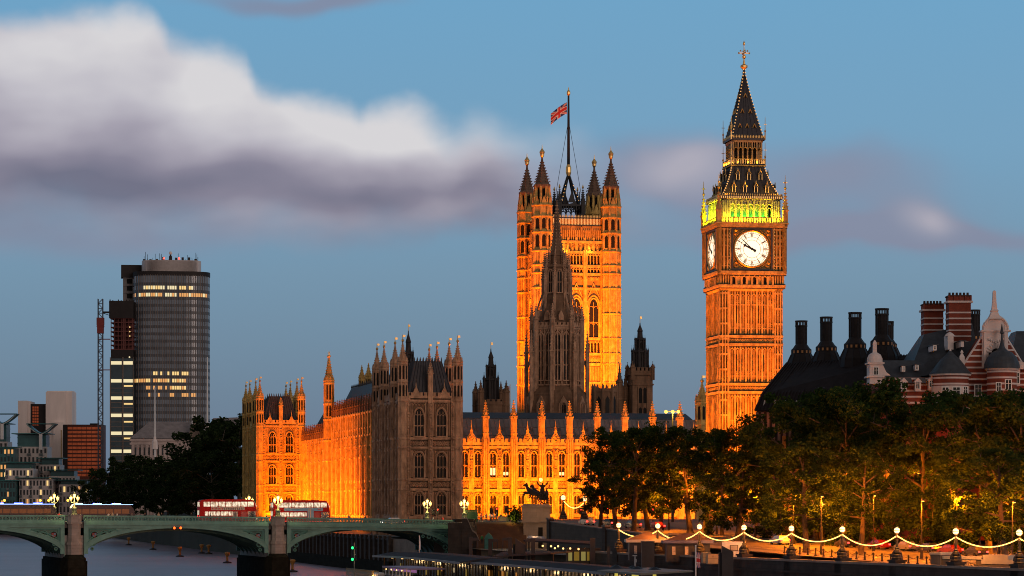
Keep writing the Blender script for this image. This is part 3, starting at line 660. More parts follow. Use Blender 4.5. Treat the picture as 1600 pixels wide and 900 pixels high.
# ------------------------------------------------------------------ long river front
def river_front():
    x0_, y0_ = PX(475, 802), 802.0
    t = thing('palace_river_front', 'long orange floodlit palace wing seen steeply between the two turreted pavilions', 'palace wing', (x0_, y0_, 0), R(12-90))
    w = MB(); c = MB(); dk = MB(); roof = MB(); gd = MB(); c.soot = MB(); G = 7.9; H1, H2 = 32.0, 37.0; c2 = MB(); XA, XB = 54, 134
    w.box(-2, XA, 0, 14, G, H1); w.box(XA, XB, 0, 14, G, H2)
    for (a, b, top) in ((0, XA, H1), (XA, XB, H2)):
        for z in (17.7, 19.9, 25.8, 28.6, 31.2): course(c, a, b, z, .4, .5)
        if top > 33: course(c, a, b, 33.0, .35, .45); course(c, a, b, 36.6, .45, .6)
        course(c, a, b, 11.3, .5, .6)
        nb = round((b-a)/4.0); cw_ = (b-a)/nb
        for i in range(nb+1):
            x = a+cw_*i; c.box(x-.4, x+.4, -.75, 0, G, top+.3); niche(c, x, 12, 31, .8, -.7) if i % 2 == 0 else None
            pinnacle(c2, x, -.35, top+.35, top+2.1, top+4.4, .34)
        for i in range(nb):
            xa = a+cw_*i+.45; xb = a+cw_*(i+1)-.45
            for (z0, z1) in ((11.8,17.4),(20.4,25.5)):
                for q in range(1, 6): x = xa+(xb-xa)*q/6; c.box(x-.08, x+.08, -.3, 0, z0, z1) if q in (1,5) else None
                arcade(c, xa, xb, 4, z1-.7, .5, .12, .25)
            for z0 in (18.2, 26.4): 
                for q in range(3): quatre(c, xa+(xb-xa)*(q+.5)/3, z0+.8, .6)
            arcade(c, xa, xb, 4, 30.0, .6, .12, .3); 
            for q in range(5): x = xa+(xb-xa)*q/4; c.box(x-.09, x+.09, -.3, 0, 29, 30.2)
            if top > 33:
                for q in range(5): x = xa+(xb-xa)*q/4; c.box(x-.12, x+.12, -.35, 0, 33.4, 35.6)
                arcade(c, xa, xb, 4, 35.4, .7, .14, .35)
                for q in range(4): x = xa+(xb-xa)*(q+.5)/4; dk.face((x-.24,-.02,33.6),(x+.24,-.02,33.6),(x+.24,-.02,35.5),(x-.24,-.02,35.5))
            for q in range(4):
                if top < 33: x = xa+(xb-xa)*(q+.5)/4; dk.face((x-.22,-.02,29),(x+.22,-.02,29),(x+.22,-.02,30.3),(x-.22,-.02,30.3))
        crenel(c2, a, b, top+.32, nb*3, 1.0, -.4, 0)
    # slate roofs
    roof.loft([[(-2,1,H1),(XA,1,H1),(XA,13,H1),(-2,13,H1)],[(-2,6,40.5),(XA,6,40.5),(XA,8,40.5),(-2,8,40.5)]])
    roof.loft([[(XA,1,H2),(XB,1,H2),(XB,13,H2),(XA,13,H2)],[(XA+1,5,45),(XB,5,45),(XB,9,45),(XA+1,9,45)]])
    for i in range(60): x = XA+1+i*1.3; roof.lathe(x, 5, [(.1,45),(.14,45.3),(.02,45.9)], 4)
    # twin turrets at the step, and chimney turrets on the ridge
    for (x, y) in ((XA-1.4,-.8),(XA+1.2,-.8)): turret(c, x, y, 1.15, G, 46.8, 53.2, (17.8,25.9,31.3,36.8,41,46.4), ((37.6,40.4),(42,46)), dark=dk, gold=gd)
    for x in (60, 71, 83, 97): turret(c, x, 7, .8, 42, 47.5, 51, (44,47), ((44.5,46.8),), dark=dk)
    w.build('wall', STONE, t); build_multi('carved_stonework', [(c, CARVED), (dk, DARK), (c.soot, BLKST)], t); c2.build('shaded_parapet', STONE2, t); roof.build('slate_roof', SLATE, t); build_clusters(gd, 'gilt_vane', GOLD, t)  # parapet in darker stone paints the floodlight fading out above the wall
    for (a, b) in ((0, XA), (XA, 114)):
        nb = round((b-a)/4.0); cw_ = (b-a)/nb
        for i in range(nb):
            xc = a+cw_*(i+.5)
            window(t, xc, 0, 12.3, 16.8, 1.5, 2, 1); window(t, xc, 0, 20.6, 25.0, 1.5, 2, 1)
    return t
river_front()

# ------------------------------------------------------------------ range facing the bridge street
def north_range():
    t = thing('palace_street_front', 'orange floodlit gothic range with grey lead roof facing the street', 'palace wing', (PX(714,625), 625, 0), A12)
    w = MB(); c = MB(); roof = MB(); c.soot = MB(); G = 11; bay = 6.33; nb = 9; L = bay*nb
    w.box(0, L, 0, 12, G, 28)
    for z in (17.5, 20.0, 27.0): course(c, 0, L, z, .45, .5)
    course(c, 0, L, 12.0, .4, .6)
    for i in range(nb):
        x = bay*(i+1)
        c.box(x-.75, x+.75, -.9, 0, G, 29.4)
        for s in (-.45, 0, .45): c.box(x+s-.1, x+s+.1, -1.12, -.88, G, 29)
        for z in (14.5, 18.7, 23, 25.5): c.box(x-.78, x+.78, -1.05, -.85, z, z+.3)
        pinnacle(c, x, -.25, 28.6, 34.0, 37.4, .6)
        for zz in (30, 33.4): c.sq(x, -.25, [(.72,zz),(.72,zz+.25)])
        xm = bay*(i+.5)
        c.box(xm-.55, xm+.55, -.35, 0, G, 28); niche(c, xm, 12.4, 17.2, 1.0, -.3); niche(c, xm, 20.5, 26.8, 1.0, -.3)
        c.slab([(xm-1.1,28),(xm+1.1,28),(xm+.9,29.4),(xm,30.8),(xm-.9,29.4)], -.45, .1); pinnacle(c, xm, -.2, 30, 30.9, 33, .25, False); quatre(c, xm, 29.2, .7, -.45)
        for fx in (.27, .73):
            xc = bay*(i+fx)
            for s in (-1, 1):
                c.box(xc+s*1.05-.1, xc+s*1.05+.1, -.3, 0, 12.4, 17.3); c.box(xc+s*1.05-.1, xc+s*1.05+.1, -.3, 0, 20.4, 26.8)
            [c.box(xc+s*q-.06, xc+s*q+.06, -.22, 0, z0, z1) for s in (-1, 1) for q in (1.28, 1.5) for z0, z1 in ((12.4,17.3),(20.4,26.6))]; arcade(c, xc-.95, xc+.95, 4, 16.6, .45, .1, .25); arcade(c, xc-.95, xc+.95, 4, 26.2, .4, .1, .25)
            arcade(c, xc-.95, xc+.95, 2, 19.0, .55, .12, .25); c.box(xc-.06, xc+.06, -.25, 0, 18, 19.4)
            for s in (-1, 0, 1): c.box(xc+s*.95-.07, xc+s*.95+.07, -.25, 0, 18, 19.9)
            quatre(c, xc-.5, 18.5, .4); quatre(c, xc+.5, 18.5, .4)
        for fx in (.02, .98, .44, .56): quatre(c, bay*(i+fx), 18.8, .5)
    crenel(c, 0, L, 27.6, nb*6, 1.3, -.5, -.1)
    roof.loft([[(-1,.6,28),(L,.6,28),(L,12,28),(-1,12,28)],[(-1,5.5,33.6),(L,5.5,33.6),(L,7,33.6),(-1,7,33.6)]])
    for i in range(int(L/1.05)): x = i*1.05; roof.bar((x,.55,28),(x,5.45,33.62),.12)
    for k in (.33, .66): roof.bar((-1,.56+4.9*k,28.03+5.6*k),(L,.56+4.9*k,28.03+5.6*k),.1)
    for i in range(nb*2): x = bay*(i+.5)/2; roof.lathe(x, 3.2, [(.25,30.6),(.25,31.6),(.02,31.8)], 8)
    w.build('wall', STONE, t); build_multi('carved_stonework', [(c, CARVED), (c.soot, BLKST)], t); roof.build('lead_roof', LEAD, t)
    dkb = MB(); dkb.box(-1, L, 12, 26, 28, 33.9); dkb.loft([[(-1,12,33.9),(L,12,33.9),(L,26,33.9),(-1,26,33.9)],[(-1,18,35.4),(L,18,35.4),(L,20,35.4),(-1,20,35.4)]]); dkb.build('rear_roof', SLATE, t)
    for i in range(nb):
        for fx in (.27, .73):
            xc = bay*(i+fx); lit = (i == 1 and fx < .5)
            window(t, xc, 0, 12.6, 17.0, 1.3, 2, 1); window(t, xc, 0, 20.6, 26.3, 1.3, 2, 1)
            if lit or (i in (1, 3) and fx > .5):
                g = MB(); 
                for s in (-1, 1): g.box(xc+s*.33-.22, xc+s*.33+.22, -.06, -.035, 21, 22.6 if lit else 21.7)
                g.build('lit_window_pane', WARMW, t)
    return t
north_range()

# ------------------------------------------------------------------ great square tower with the flag
def flag_tower():
    ox, oy = PX(847, 775), 775.0; S = 19.3
    t = thing('flag_tower', 'massive square stone tower with four corner turrets and a flagstaff', 'tower', (ox, oy, 0), A12)
    w = MB(); c = MB(); dk = MB(); gd = MB(); iron = MB(); gl = MB(); c.soot = MB(); gc = MB(); cap = MB()
    w.box(.4, S-.4, .4, S-.4, 11, 92.5)
    for k in range(4):
        m_ = Matrix.Translation((S/2, S/2, 0)) @ Matrix.Rotation(k*pi/2, 4, 'Z') @ Matrix.Translation((-S/2, -S/2, 0))
        for b in (w, c, dk, gl, iron, gd, gc, c.soot): b.m = m_
        y = .4; a, b_ = 2.4, S-2.4
        for z in (40, 47.5, 52.6, 55.4, 59.6, 73.2, 77.2, 79.4, 83.2, 86.0): course(c, a, b_, z, .5, .55, y)
        # ground to 47: portal arch hint, plain panels
        for i in range(13): x = a+(b_-a)*i/12; c.box(x-.12, x+.12, y-.3, y, 40.6, 47.2) if not 4 < i < 8 else None
        arcade(c, a, b_, 12, 46.2, .8, .16, .3, y)
        # three tall windows, z 60-73
        for i in range(4):
            x = a+(b_-a)*i/3; c.box(x-.55, x+.55, y-.6, y, 40, 84); 
            for s in (-.3, .3): c.box(x+s-.1, x+s+.1, y-.8, y-.55, 40, 84)
        for i in range(3):
            x0, x1 = a+(b_-a)*i/3+.6, a+(b_-a)*(i+1)/3-.6; xc = (x0+x1)/2
            for s in (-1, 1): 
                c.box(xc+s*1.75-.15, xc+s*1.75+.15, y-.4, y, 59.9, 70)
            A = arch_pts(xc-1.75, xc+1.75, 69, 2.6, 5)
            for (p, zp), (q, zq) in zip(A, A[1:]): c.bar((p,y-.3,zp),(q,y-.3,zq),.35)
            c.slab([(xc-1.7,71.2),(xc,75),(xc+1.7,71.2),(xc+1.4,71.2),(xc,74.4),(xc-1.4,71.2)], y-.4, y)
            quatre(c, xc, 73.2, .6, y-.1)
            # arcade of small openings
            for (z0, z1, n_) in ((77.6,79,4),(56,59,4),(80,82.8,4)):
                for q in range(n_):
                    x = x0+(x1-x0)*(q+.5)/n_; h_ = (x1-x0)/n_*.3
                    dk.face((x-h_,y-.03,z0),(x+h_,y-.03,z0),(x+h_,y-.03,z1-.5),(x,y-.03,z1-.1),(x-h_,y-.03,z1-.5))
                for q in range(n_+1): x = x0+(x1-x0)*q/n_; c.box(x-.12, x+.12, y-.35, y, z0-.2, z1)
                arcade(c, x0, x1, n_, z1-.7, .5, .12, .3, y)
            for q in range(5): quatre(c, x0+(x1-x0)*(q+.5)/5, 54, .65, y); quatre(c, x0+(x1-x0)*(q+.5)/5, 75.6+.6, .5, y)
            for q in range(9): x = x0+(x1-x0)*q/8; c.box(x-.07, x+.07, y-.2, y, 47.9, 52.4)
            # attic: tall canopied niches then pierced parapet
            for q in (.2, .5, .8): niche(c, x0+(x1-x0)*q, 83.8, 85.9, .8, y)
        for i in range(26): x = a+(b_-a)*i/25; c.box(x-.1, x+.1, y-.35, y+.1, 86.4, 89.4 if i % 5 else 90.2)
        for i in range(7): pinnacle(c, a+(b_-a)*i/6, y-.2, 84, 87.2, 89, .22, False)
        # pierced iron cresting
        iron.box(a, b_, y-.1, y+.1, 90.6, 90.9); iron.box(a, b_, y-.1, y+.1, 92.6, 92.9)
        for i in range(36): x = a+(b_-a)*i/35; gc.box(x-.07, x+.07, y-.12, y+.02, 90.9, 92.6); gc.lathe(x, y, [(.1,92.9),(.14,93.1),(.02,93.6)], 4)
    for b in (w, c, dk, gl, iron, gd): b.m = Matrix.Identity(4)
    tb = (40,47.7,52.8,55.6,59.8,66.5,73.4,77.4,79.6,83.4,88.5,92.8)
    for (x, y_) in ((0,0),(S,0),(0,S),(S,S)):
        m = MB(); lo = MB()
        turret(c, x, y_, 2.55, 11, 95.6, 95.9, tb, ((84.5,87.9),(89.4,92.4)), dark=dk, crocks=0)
        for i in range(8):
            a = 2*pi*i/8
            for q in (-.62, 0, .62):
                ap = 2.55*cos(pi/8)+.05
                for (z0, z1) in ((40.5,47),(48.2,52.3),(60.3,66),(67,73),(73.9,77),(80,83)): 
                    px_, py_ = x+ap*cos(a)-q*sin(a), y_+ap*sin(a)+q*cos(a); c.box(px_-.09, px_+.09, py_-.09, py_+.09, z0, z1)
        # open lantern stage and ogee cap
        for i in range(8):
            a = pi/8+2*pi*i/8; px_, py_ = x+1.95*cos(a), y_+1.95*sin(a); c.box(px_-.3, px_+.3, py_-.3, py_+.3, 95.8, 101.5); pinnacle(c, x+2.4*cos(a), y_+2.4*sin(a), 95.8, 98, 100.2, .2, False)
            a = 2*pi*i/8; 
        c.lathe(x, y_, [(1.35,95.8),(1.35,101)], 8); dk.lathe(x, y_, [(1.4,96.6),(1.4,100.4)], 8, caps=False)
        cap.lathe(x, y_, [(2.1,100.6),(2.35,101.1),(2.35,101.5),(1.9,101.9),(1.75,102.6),(1.35,103.8),(.75,106),(.4,107.6),(.26,108.6),(.3,109.2)], 8)
        for kk in range(8):
            f = kk/8; zz = 102.2+6*f; rr = 1.85*(1-f)**1.15+.28
            for i in range(8): a = pi/8+2*pi*i/8; cap.box(x+rr*cos(a)-.14, x+rr*cos(a)+.14, y_+rr*sin(a)-.14, y_+rr*sin(a)+.14, zz, zz+.3)
        gd.lathe(x, y_, [(.25,109),(.55,109.4),(.6,109.9),(.75,110.5),(.35,111.1),(.15,111.4),(.08,112.2),(.02,112.6)], 8)
        for i in range(8): a = 2*pi*i/8; gd.ball(x+.62*cos(a), y_+.62*sin(a), 110.4, .14, 5, 3)
    w.build('wall', STONE, t); build_multi('carved_stonework', [(c, CARVED), (dk, DARK), (c.soot, BLKST), (cap, mat('shaded_turret_cap', (.17,.11,.08), .9, .5, 1.2))], t); build_clusters(gd, 'gilded_ornament', GOLD, t, 3)  # darker cap colour paints the floodlight dying away at the turret tops
    # iron pyramid carrying the staff
    cx = cy = S/2
    for sx_, sy_ in ((1,1),(1,-1),(-1,1),(-1,-1)):
        iron.bar((cx+sx_*3.4, cy+sy_*3.4, 93), (cx, cy, 106), .45); pinnacle(iron, cx+sx_*3.3, cy+sy_*3.3, 91, 98, 101.6, .5)
        gd.v = gd.v
        for k in range(14): f = k/14; iron.box(cx+sx_*3.55*(1-f)-.16, cx+sx_*3.55*(1-f)+.16, cy+sy_*3.55*(1-f)-.16, cy+sy_*3.55*(1-f)+.16, 93.2+13*f, 93.6+13*f)
    for s in (-1, 1):
        for k in range(5): iron.box(cx-2.9+k*1.45-.14, cx-2.9+k*1.45+.14, cy+s*3.2-.14, cy+s*3.2+.14, 91, 97)
        for k in range(5): iron.box(cx+s*3.2-.14, cx+s*3.2+.14, cy-2.9+k*1.45-.14, cy-2.9+k*1.45+.14, 91, 97)
    iron.box(cx-3.3, cx+3.3, cy-3.3, cy+3.3, 96.6, 97.1); iron.sq(cx, cy, [(2.6,90),(2.6,93)])
    for q in range(4):
        m_ = Matrix.Translation((cx, cy, 0)) @ Matrix.Rotation(q*pi/2, 4, 'Z'); iron.m = m_; arcade(iron, -2.9, 2.9, 4, 95, .8, .2, .25, -3.2); iron.slab([(-1.6,97),(1.6,97),(0,101),(0,100.2),(-.9,97.6),(.9,97.6)], -3.2, -3.0)
    iron.m = Matrix.Identity(4)
    au2 = MB()
    for sx_, sy_ in ((1,1),(1,-1),(-1,1),(-1,-1)):
        for k in range(12): f = (k+.5)/12; au2.box(cx+sx_*3.75*(1-f)-.1, cx+sx_*3.75*(1-f)+.1, cy+sy_*3.75*(1-f)-.1, cy+sy_*3.75*(1-f)+.1, 93.5+12.5*f, 93.75+12.5*f)
        au2.lathe(cx+sx_*3.3, cy+sy_*3.3, [(.15,101.4),(.3,101.8),(.05,102.6)], 6)
    build_multi('iron_cresting', [(iron, BLACK), (au2, GOLD), (gc, GOLD)], t); au2 = MB()
    au2.lathe(cx, cy, [(.5,105.2),(.75,106.2),(.75,107.6),(.45,108.4)], 8); au2.build('gilt_staff_mount', GOLD, t); au2 = MB(); au2.lathe(cx, cy, [(.22,127.4),(.5,127.9),(.5,128.5),(.2,129),(.05,129.8)], 8); au2.build('gilt_staff_crown', GOLD, t)
    fs = MB(); fs.limb([(cx,cy,105),(cx,cy,117),(cx,cy,127.8)], [.46,.38,.26], 8); fs.build('flagstaff', BLACK, t)
    st = MB()
    for s in (-1, 1): st.limb([(cx+s*.2,cy,119.5),(cx+s*2.6,cy,106),(cx+s*4.8,cy,93.2)], .06, 4)
    st.build('staff_stay', BLACK, t)
    window_x = [2.4+(S-4.8)*(i+.5)/3 for i in range(3)]
    for x in window_x: window(t, x, .36, 60.2, 70.8, 2.6, 2, 1, head=2.4)
    for x in window_x: window(t, .36, S-x, 60.2, 70.8, 2.6, 2, 1, head=2.4, rot=-pi/2)
    window(t, S/2, .36, 36, 44, 4.4, 3, 2, head=2.6)
    return t, (ox, oy, S)
ft, (fox, foy, fS) = flag_tower()
c_ = Vector((fox, foy, 0))+BV*(fS/2)+DV*(fS/2)

# national flag, streaming left and drooping
def union_flag(name, label, loc, W, H, droop, wind=(-1, -.15)):
    n, m_ = 30, 16; V = []; Fs = []; mi = []
    for i in range(n+1):
        for j in range(m_+1):
            u, v = i/n, j/m_
            x = u*W*.86; z = (v-1)*H - droop*W*(u**1.25); y = .22*W*.2*sin(u*7+v*1.5)*u
            V.append((wind[0]*x, y+wind[1]*x, z))
    for i in range(n):
        for j in range(m_):
            a = i*(m_+1)+j; Fs.append((a, a+m_+1, a+m_+2, a+1))
            x, y = ((i+.5)/n-.5)*2, ((j+.5)/m_-.5)
            if abs(y) < .1 or abs(x) < .1: k = 1
            elif abs(y) < .17 or abs(x) < .17: k = 0
            else:
                d = abs(abs(x)/2-abs(y))
                k = 1 if d < .045 else 0 if d < .11 else 2
            mi.append(k)
    me = bpy.data.meshes.new(name); me.from_pydata(V, [], Fs)
    for q in FLAGM: me.materials.append(q)
    for p, k in zip(me.polygons, mi): p.material_index = k; p.use_smooth = True
    o = bpy.data.objects.new(name, me); C.objects.link(o); o.location = loc
    s = o.modifiers.new('cloth', 'SOLIDIFY'); s.thickness = .02
    return tag(o, label, 'flag')
FLAGM = [mat('flag_white_cloth', (.6,.56,.56), .8, .1, 1), mat('flag_red_cloth', (.5,.03,.03), .8, .1, 1), mat('flag_blue_cloth', (.02,.03,.16), .8, .1, 1)]
union_flag('flag', 'red white and blue flag flying from the tall flagstaff of the square tower', (c_.x-.45, c_.y, 125.6), 5.2, 3.1, .62)

# ------------------------------------------------------------------ octagonal lantern spire in the middle
def lantern():
    cx, cy = PX(870, 700), 700.0
    t = thing('octagonal_spire', 'slender unlit octagonal stone lantern spire in front of the square tower', 'spire', (cx, cy, 0), A12)
    w = MB(); c = MB(); n = 8
    w.lathe(0, 0, [(8.2,33),(8.2,36),(7.4,41.5),(5.75,44),(5.75,57.6),(5.3,57.7),(3.35,63.8)], n)
    for i in range(n):
        a = pi/n+2*pi*i/n; ca, sa = cos(a), sin(a)
        for (r, z0, z1, z2, h) in ((6.25,36,60,63.5,.5),(7.6,33,52,57,.42),(3.5,62,70,73.5,.3)):
            pinnacle(c, r*ca, r*sa, z0, z1, z2, h)
        c.limb([(7.4*ca,7.4*sa,48),(6.0*ca,6.0*sa,52)], .25, 4); c.limb([(6.1*ca,6.1*sa,59),(3.4*ca,3.4*sa,67)], .2, 4)
        m_ = Matrix.Rotation(2*pi*i/n+pi/2, 4, 'Z'); c.m = m_
        ap = 5.75*cos(pi/n); hw = 5.75*sin(pi/n)
        for q in range(5): x = -hw+2*hw*q/4; c.box(x-.16, x+.16, -ap-.32, -ap+.05, 44, 57.4)
        arcade(c, -hw, hw, 4, 56.2, .7, .14, .3, -ap); course(c, -hw, hw, 57.4, .4, .4, -ap); crenel(c, -hw, hw, 57.9, 4, 1.0, -ap-.3, -ap+.1)
        for z in (42, 43.6): course(c, -hw-.2, hw+.2, z, .3, .5, -ap-.2)
        ap2 = 8.0*cos(pi/n); hw2 = 8.0*sin(pi/n); course(c, -hw2, hw2, 36, .4, .3, -ap2); c.slab([(-1.2,36.5),(1.2,36.5),(1.2,39),(0,41),(-1.2,39)], -ap2-.1, -ap2+1.5)
        # roof lucarnes
        c.slab([(-.6,59.6),(.6,59.6),(.6,60.8),(0,62),(-.6,60.8)], -4.9, -3)
        c.m = Matrix.Identity(4)
    w.lathe(0, 0, [(3.3,63.6),(3.3,66),(2.9,66.1),(2.9,72.6),(3.2,72.8),(3.2,73.4)], n)
    for i in range(n):
        a = pi/n+2*pi*i/n; pinnacle(c, 3.0*cos(a), 3.0*sin(a), 64, 73.6, 76.6, .28)
    w.lathe(0, 0, [(2.0,73.4),(1.75,75.6),(2.0,75.8),(1.6,76.4),(1.05,80),(.55,84.8),(.16,89),(.16,89.4)], n)
    for i in range(n):
        a = pi/n+2*pi*i/n; pinnacle(c, 2.1*cos(a), 2.1*sin(a), 72, 76, 78, .16, False)
        for k in range(14): z = 76.8+k*.85; r = max(.2, 1.6*(1-(z-76.4)/13.5)); c.box(r*cos(a)-.1, r*cos(a)+.1, r*sin(a)-.1, r*sin(a)+.1, z, z+.28)
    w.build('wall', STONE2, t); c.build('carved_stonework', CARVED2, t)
    f = MB(); f.ball(0, 0, 89.6, .26, 8, 5); f.lathe(0, 0, [(.06,89.7),(.05,91),(.01,91.2)], 5); f.build('finial', BLACK, t)
    for i in range(n):
        a = 2*pi*i/n+pi/2; ap = 5.75*cos(pi/n); d = Vector((sin(a), -cos(a), 0)); e_ = Vector((cos(a), sin(a), 0))
        for s in (-1, 1):
            p = d*(ap+.02)+e_*s*1.07; window(t, p.x, p.y, 45, 56.4, 1.25, 2, 2, stone=CARVED2, rot=a)
        p = d*(2.9*cos(pi/n)+.02); window(t, p.x, p.y, 66.6, 72, 1.1, 2, 1, stone=CARVED2, rot=a)
        p = d*(8.0*cos(pi/n)+.12); window(t, p.x, p.y, 36.8, 39.2, 1.0, 2, 0, stone=CARVED2, rot=a)
    return t
lantern()

# ------------------------------------------------------------------ small ventilation towers and other roof features
def vent_tower(label, px, Y, zb, z_top, w_, base=True, stone=None, square_h=0, group=None):
    t = thing('ventilation_tower', label, 'tower', (PX(px, Y), Y, 0), A12, group)
    m = MB(); c = MB(); dk = MB()
    if square_h:
        s = MB(); h = w_*.72; s.sq(0, 0, [(h*1.0,28),(h*1.0,zb),(h*1.12,zb+.2),(h*1.12,zb+.6)])
        for q in range(4):
            s.m = dk.m = Matrix.Rotation(q*pi/2, 4, 'Z'); crenel(s, -h, h, zb+.6, 5, 1.3, -h-.1, -h+.2); course(s, -h, h, zb-2.2, .3, .3, -h)
            pinnacle(s, h, -h, zb-1, zb+2.2, zb+3.4, .4, False)
            for a in (-.55, .55):
                for (z0, z1) in ((zb-11,zb-7.6),(zb-6.6,zb-2.8)): 
                    dk.face((a-.42,-h-.03,z0),(a+.42,-h-.03,z0),(a+.42,-h-.03,z1-.4),(a,-h-.03,z1),(a-.42,-h-.03,z1-.4))
            for a in (-1.1, 0, 1.1): s.box(a-.12, a+.12, -h-.2, -h, zb-11.2, zb-2.6)
        s.m = dk.m = Matrix.Identity(4); s.build('stone_stage', STONE2, t)
    elif base:
        s = MB(); h = w_*.95; s.sq(0, 0, [(h,28),(h,zb),(h*1.05,zb+.1),(h*1.05,zb+.5)])
        for q in range(4): s.m = Matrix.Rotation(q*pi/2, 4, 'Z'); crenel(s, -h, h, zb+.5, 5, .8, -h, -h+.3); turret(s, h, -h, .75, 28, zb+3, zb+6, (zb,), crocks=4)
        s.m = Matrix.Identity(4); s.build('stone_stage', STONE2, t)
    H = z_top-zb; r = w_*.58
    m.lathe(0, 0, [(r*1.02,zb),(r*.96,zb+H*.02),(r*.86,zb+H*.42),(r*1.0,zb+H*.44),(r*1.0,zb+H*.47),(r*.62,zb+H*.49),(r*.56,zb+H*.66),(r*.7,zb+H*.68),(r*.66,zb+H*.7),(r*.34,zb+H*.72),(r*.3,zb+H*.83),(r*.36,zb+H*.84),(r*.08,zb+H*.95),(r*.05,zb+H)], 8)
    for i in range(8):
        a = pi/8+2*pi*i/8; pinnacle(c, r*.98*cos(a), r*.98*sin(a), zb, zb+H*.48, zb+H*.58, r*.075, False); pinnacle(c, r*.62*cos(a), r*.62*sin(a), zb+H*.46, zb+H*.7, zb+H*.77, r*.055, False)
        a = 2*pi*i/8
        for q in (-.33, 0, .33): 
            rr = r*.92; c.box(rr*cos(a)-q*rr*sin(a)*.8-.07, rr*cos(a)-q*rr*sin(a)*.8+.07, rr*sin(a)+q*rr*cos(a)*.8-.07, rr*sin(a)+q*rr*cos(a)*.8+.07, zb+H*.03, zb+H*.42)
        ap = r*.6*cos(pi/8); q = r*.14
        dk.add([((ap+.03)*cos(a)-u*sin(a), (ap+.03)*sin(a)+u*cos(a), z) for u, z in ((-q,zb+H*.51),(q,zb+H*.51),(q,zb+H*.6),(0,zb+H*.64),(-q,zb+H*.6))], [(0,1,2,3,4)])
    m.build('spire', stone or SOOT, t); build_multi('spire_tracery', [(c, stone or SOOT), (dk, DARK)], t)
    f = MB(); f.lathe(0, 0, [(.08,z_top-.2),(.06,z_top+1.6),(.01,z_top+1.8)], 5); f.box(0, .5, -.02, .02, z_top+.9, z_top+1.5); f.build('weather_vane', GOLD, t)
SOOT = mat('black_cast_iron_spire', (.035,.03,.03), .7, .4, 1)
vent_tower('black ventilation spire rising from a turreted stone base behind the street range', 767, 690, 38.5, 52.3, 3.3)
vent_tower('slim black ventilation spire behind the roofs of the dark pavilion', 638, 720, 40, 58.5, 3.6, base=False)
vent_tower('dark octagonal vent on top of a square stone tower with battlements', 1000, 690, 45.6, 58.6, 3.5, square_h=1)
tt = thing('roof_turrets', 'pair of slim unlit stone pinnacles beside the square vent tower', 'pinnacles', (PX(968,690), 690, 0), A12)
m = MB()
for x in (0, 1.5): turret(m, x, 0, .75, 28, 44-x, 48.5-x, (36,40), crocks=4)
m.box(-2.2, 5, .5, 5, 28, 36.5); m.build('stonework', STONE2, tt)
tt = thing('roof_lantern_block', 'low octagonal stone lantern block right of the central spire', 'roof lantern', (PX(945,680), 680, 0), A12)
m = MB(); d = MB(); m.lathe(0, 0, [(2.9,28),(2.9,41.2),(3.1,41.4),(3.1,42.2)], 8)
for i in range(8):
    a = pi/8+2*pi*i/8; m.lathe(2.95*cos(a), 2.95*sin(a), [(.35,28),(.35,42.6),(.05,43.4)], 6); a = 2*pi*i/8; ap = 2.75; q = .5
    d.add([(ap*cos(a)-u*sin(a), ap*sin(a)+u*cos(a), z) for u, z in ((-q,36),(q,36),(q,39.5),(0,40.4),(-q,39.5))], [(0,1,2,3,4)])
build_multi('stonework', [(m, STONE2), (d, GLASS)], tt)
tt = thing('stair_turret', 'floodlit orange octagonal stair turret with vane left of the clock tower', 'turret', (PX(1097,620), 620, 0), A12)
m = MB(); d = MB(); g = MB(); turret(m, 0, 0, 1.4, 11, 37, 41.2, (22,28,32,36.6), ((33,36),), dark=d, gold=g); build_multi('stonework', [(m, CARVED), (d, DARK)], tt); g.build('gilt_vane', GOLD, tt)

# ------------------------------------------------------------------ floodlights at the foot of the lit fronts
def onp(ox, oy, x, y, z):  # point in a frame turned by 12 degrees
    v = Vector((ox, oy, z))+BV*x+DV*y; return (v.x, v.y, v.z)
o_ = (PX(714,625), 625)
for i in range(7):
    x = 2+i*9; area('street_front_floodlight', onp(*o_, x, -12, 11.6), onp(*o_, x, 0, 25), 5, .5, 6600*(1+.12*((i*7)%3-1)), SODIUM, 150)
for i in range(12):                                     # terrace lights along the river front
    v = Vector((PX(475,802), 802, 8.4))-BV*10.5-DV*(3+9.3*i)
    area('terrace_floodlight', tuple(v), tuple(v+BV*10+Vector((0,0,15))), 3.0, .5, 7600*(1+.3*((i*5)%3-1)), SODIUM, 140)
spot('street_front_floodlight', onp(*o_, 7, -20, 11.6), onp(*o_, -1.5, -22, 24), 5200, SODIUM, 70, .9)
o_ = (PX(405,800), 800)
for x in (2.5, 9): spot('pavilion_floodlight', onp(*o_, x, -24, 8.6), onp(*o_, x, 0, 24), 30000, SODIUM, 80, .9)
o_ = (fox, foy)
for x in (2, 9.5, 17): spot('tower_floodlight', onp(*o_, x, -30, 35.5), onp(*o_, x, 0, 60), 175000, SODIUM, 66, .9)
for x in (5, 14): spot('tower_floodlight', onp(*o_, x, -26, 35.5), onp(*o_, x, 0, 80), 150000, SODIUM, 40, 1)
for y in (4, 15): spot('tower_floodlight', onp(*o_, -30, y, 35.5), onp(*o_, 0, y, 62), 260000, SODIUM, 66, .9)
spot('tower_floodlight', onp(*o_, -26, 9, 35.5), onp(*o_, 0, 9, 84), 170000, SODIUM, 40, 1)
for x in (6, 13): point('tower_parapet_lamp', onp(*o_, x, -1.2, 83.9), 300, AMBER, .2)
ct = P(1162.5, 785, 566)
def onc(x, y, z):
    a = R(9); return (ct[0]+cos(a)*x-sin(a)*y, ct[1]+sin(a)*x+cos(a)*y, z)
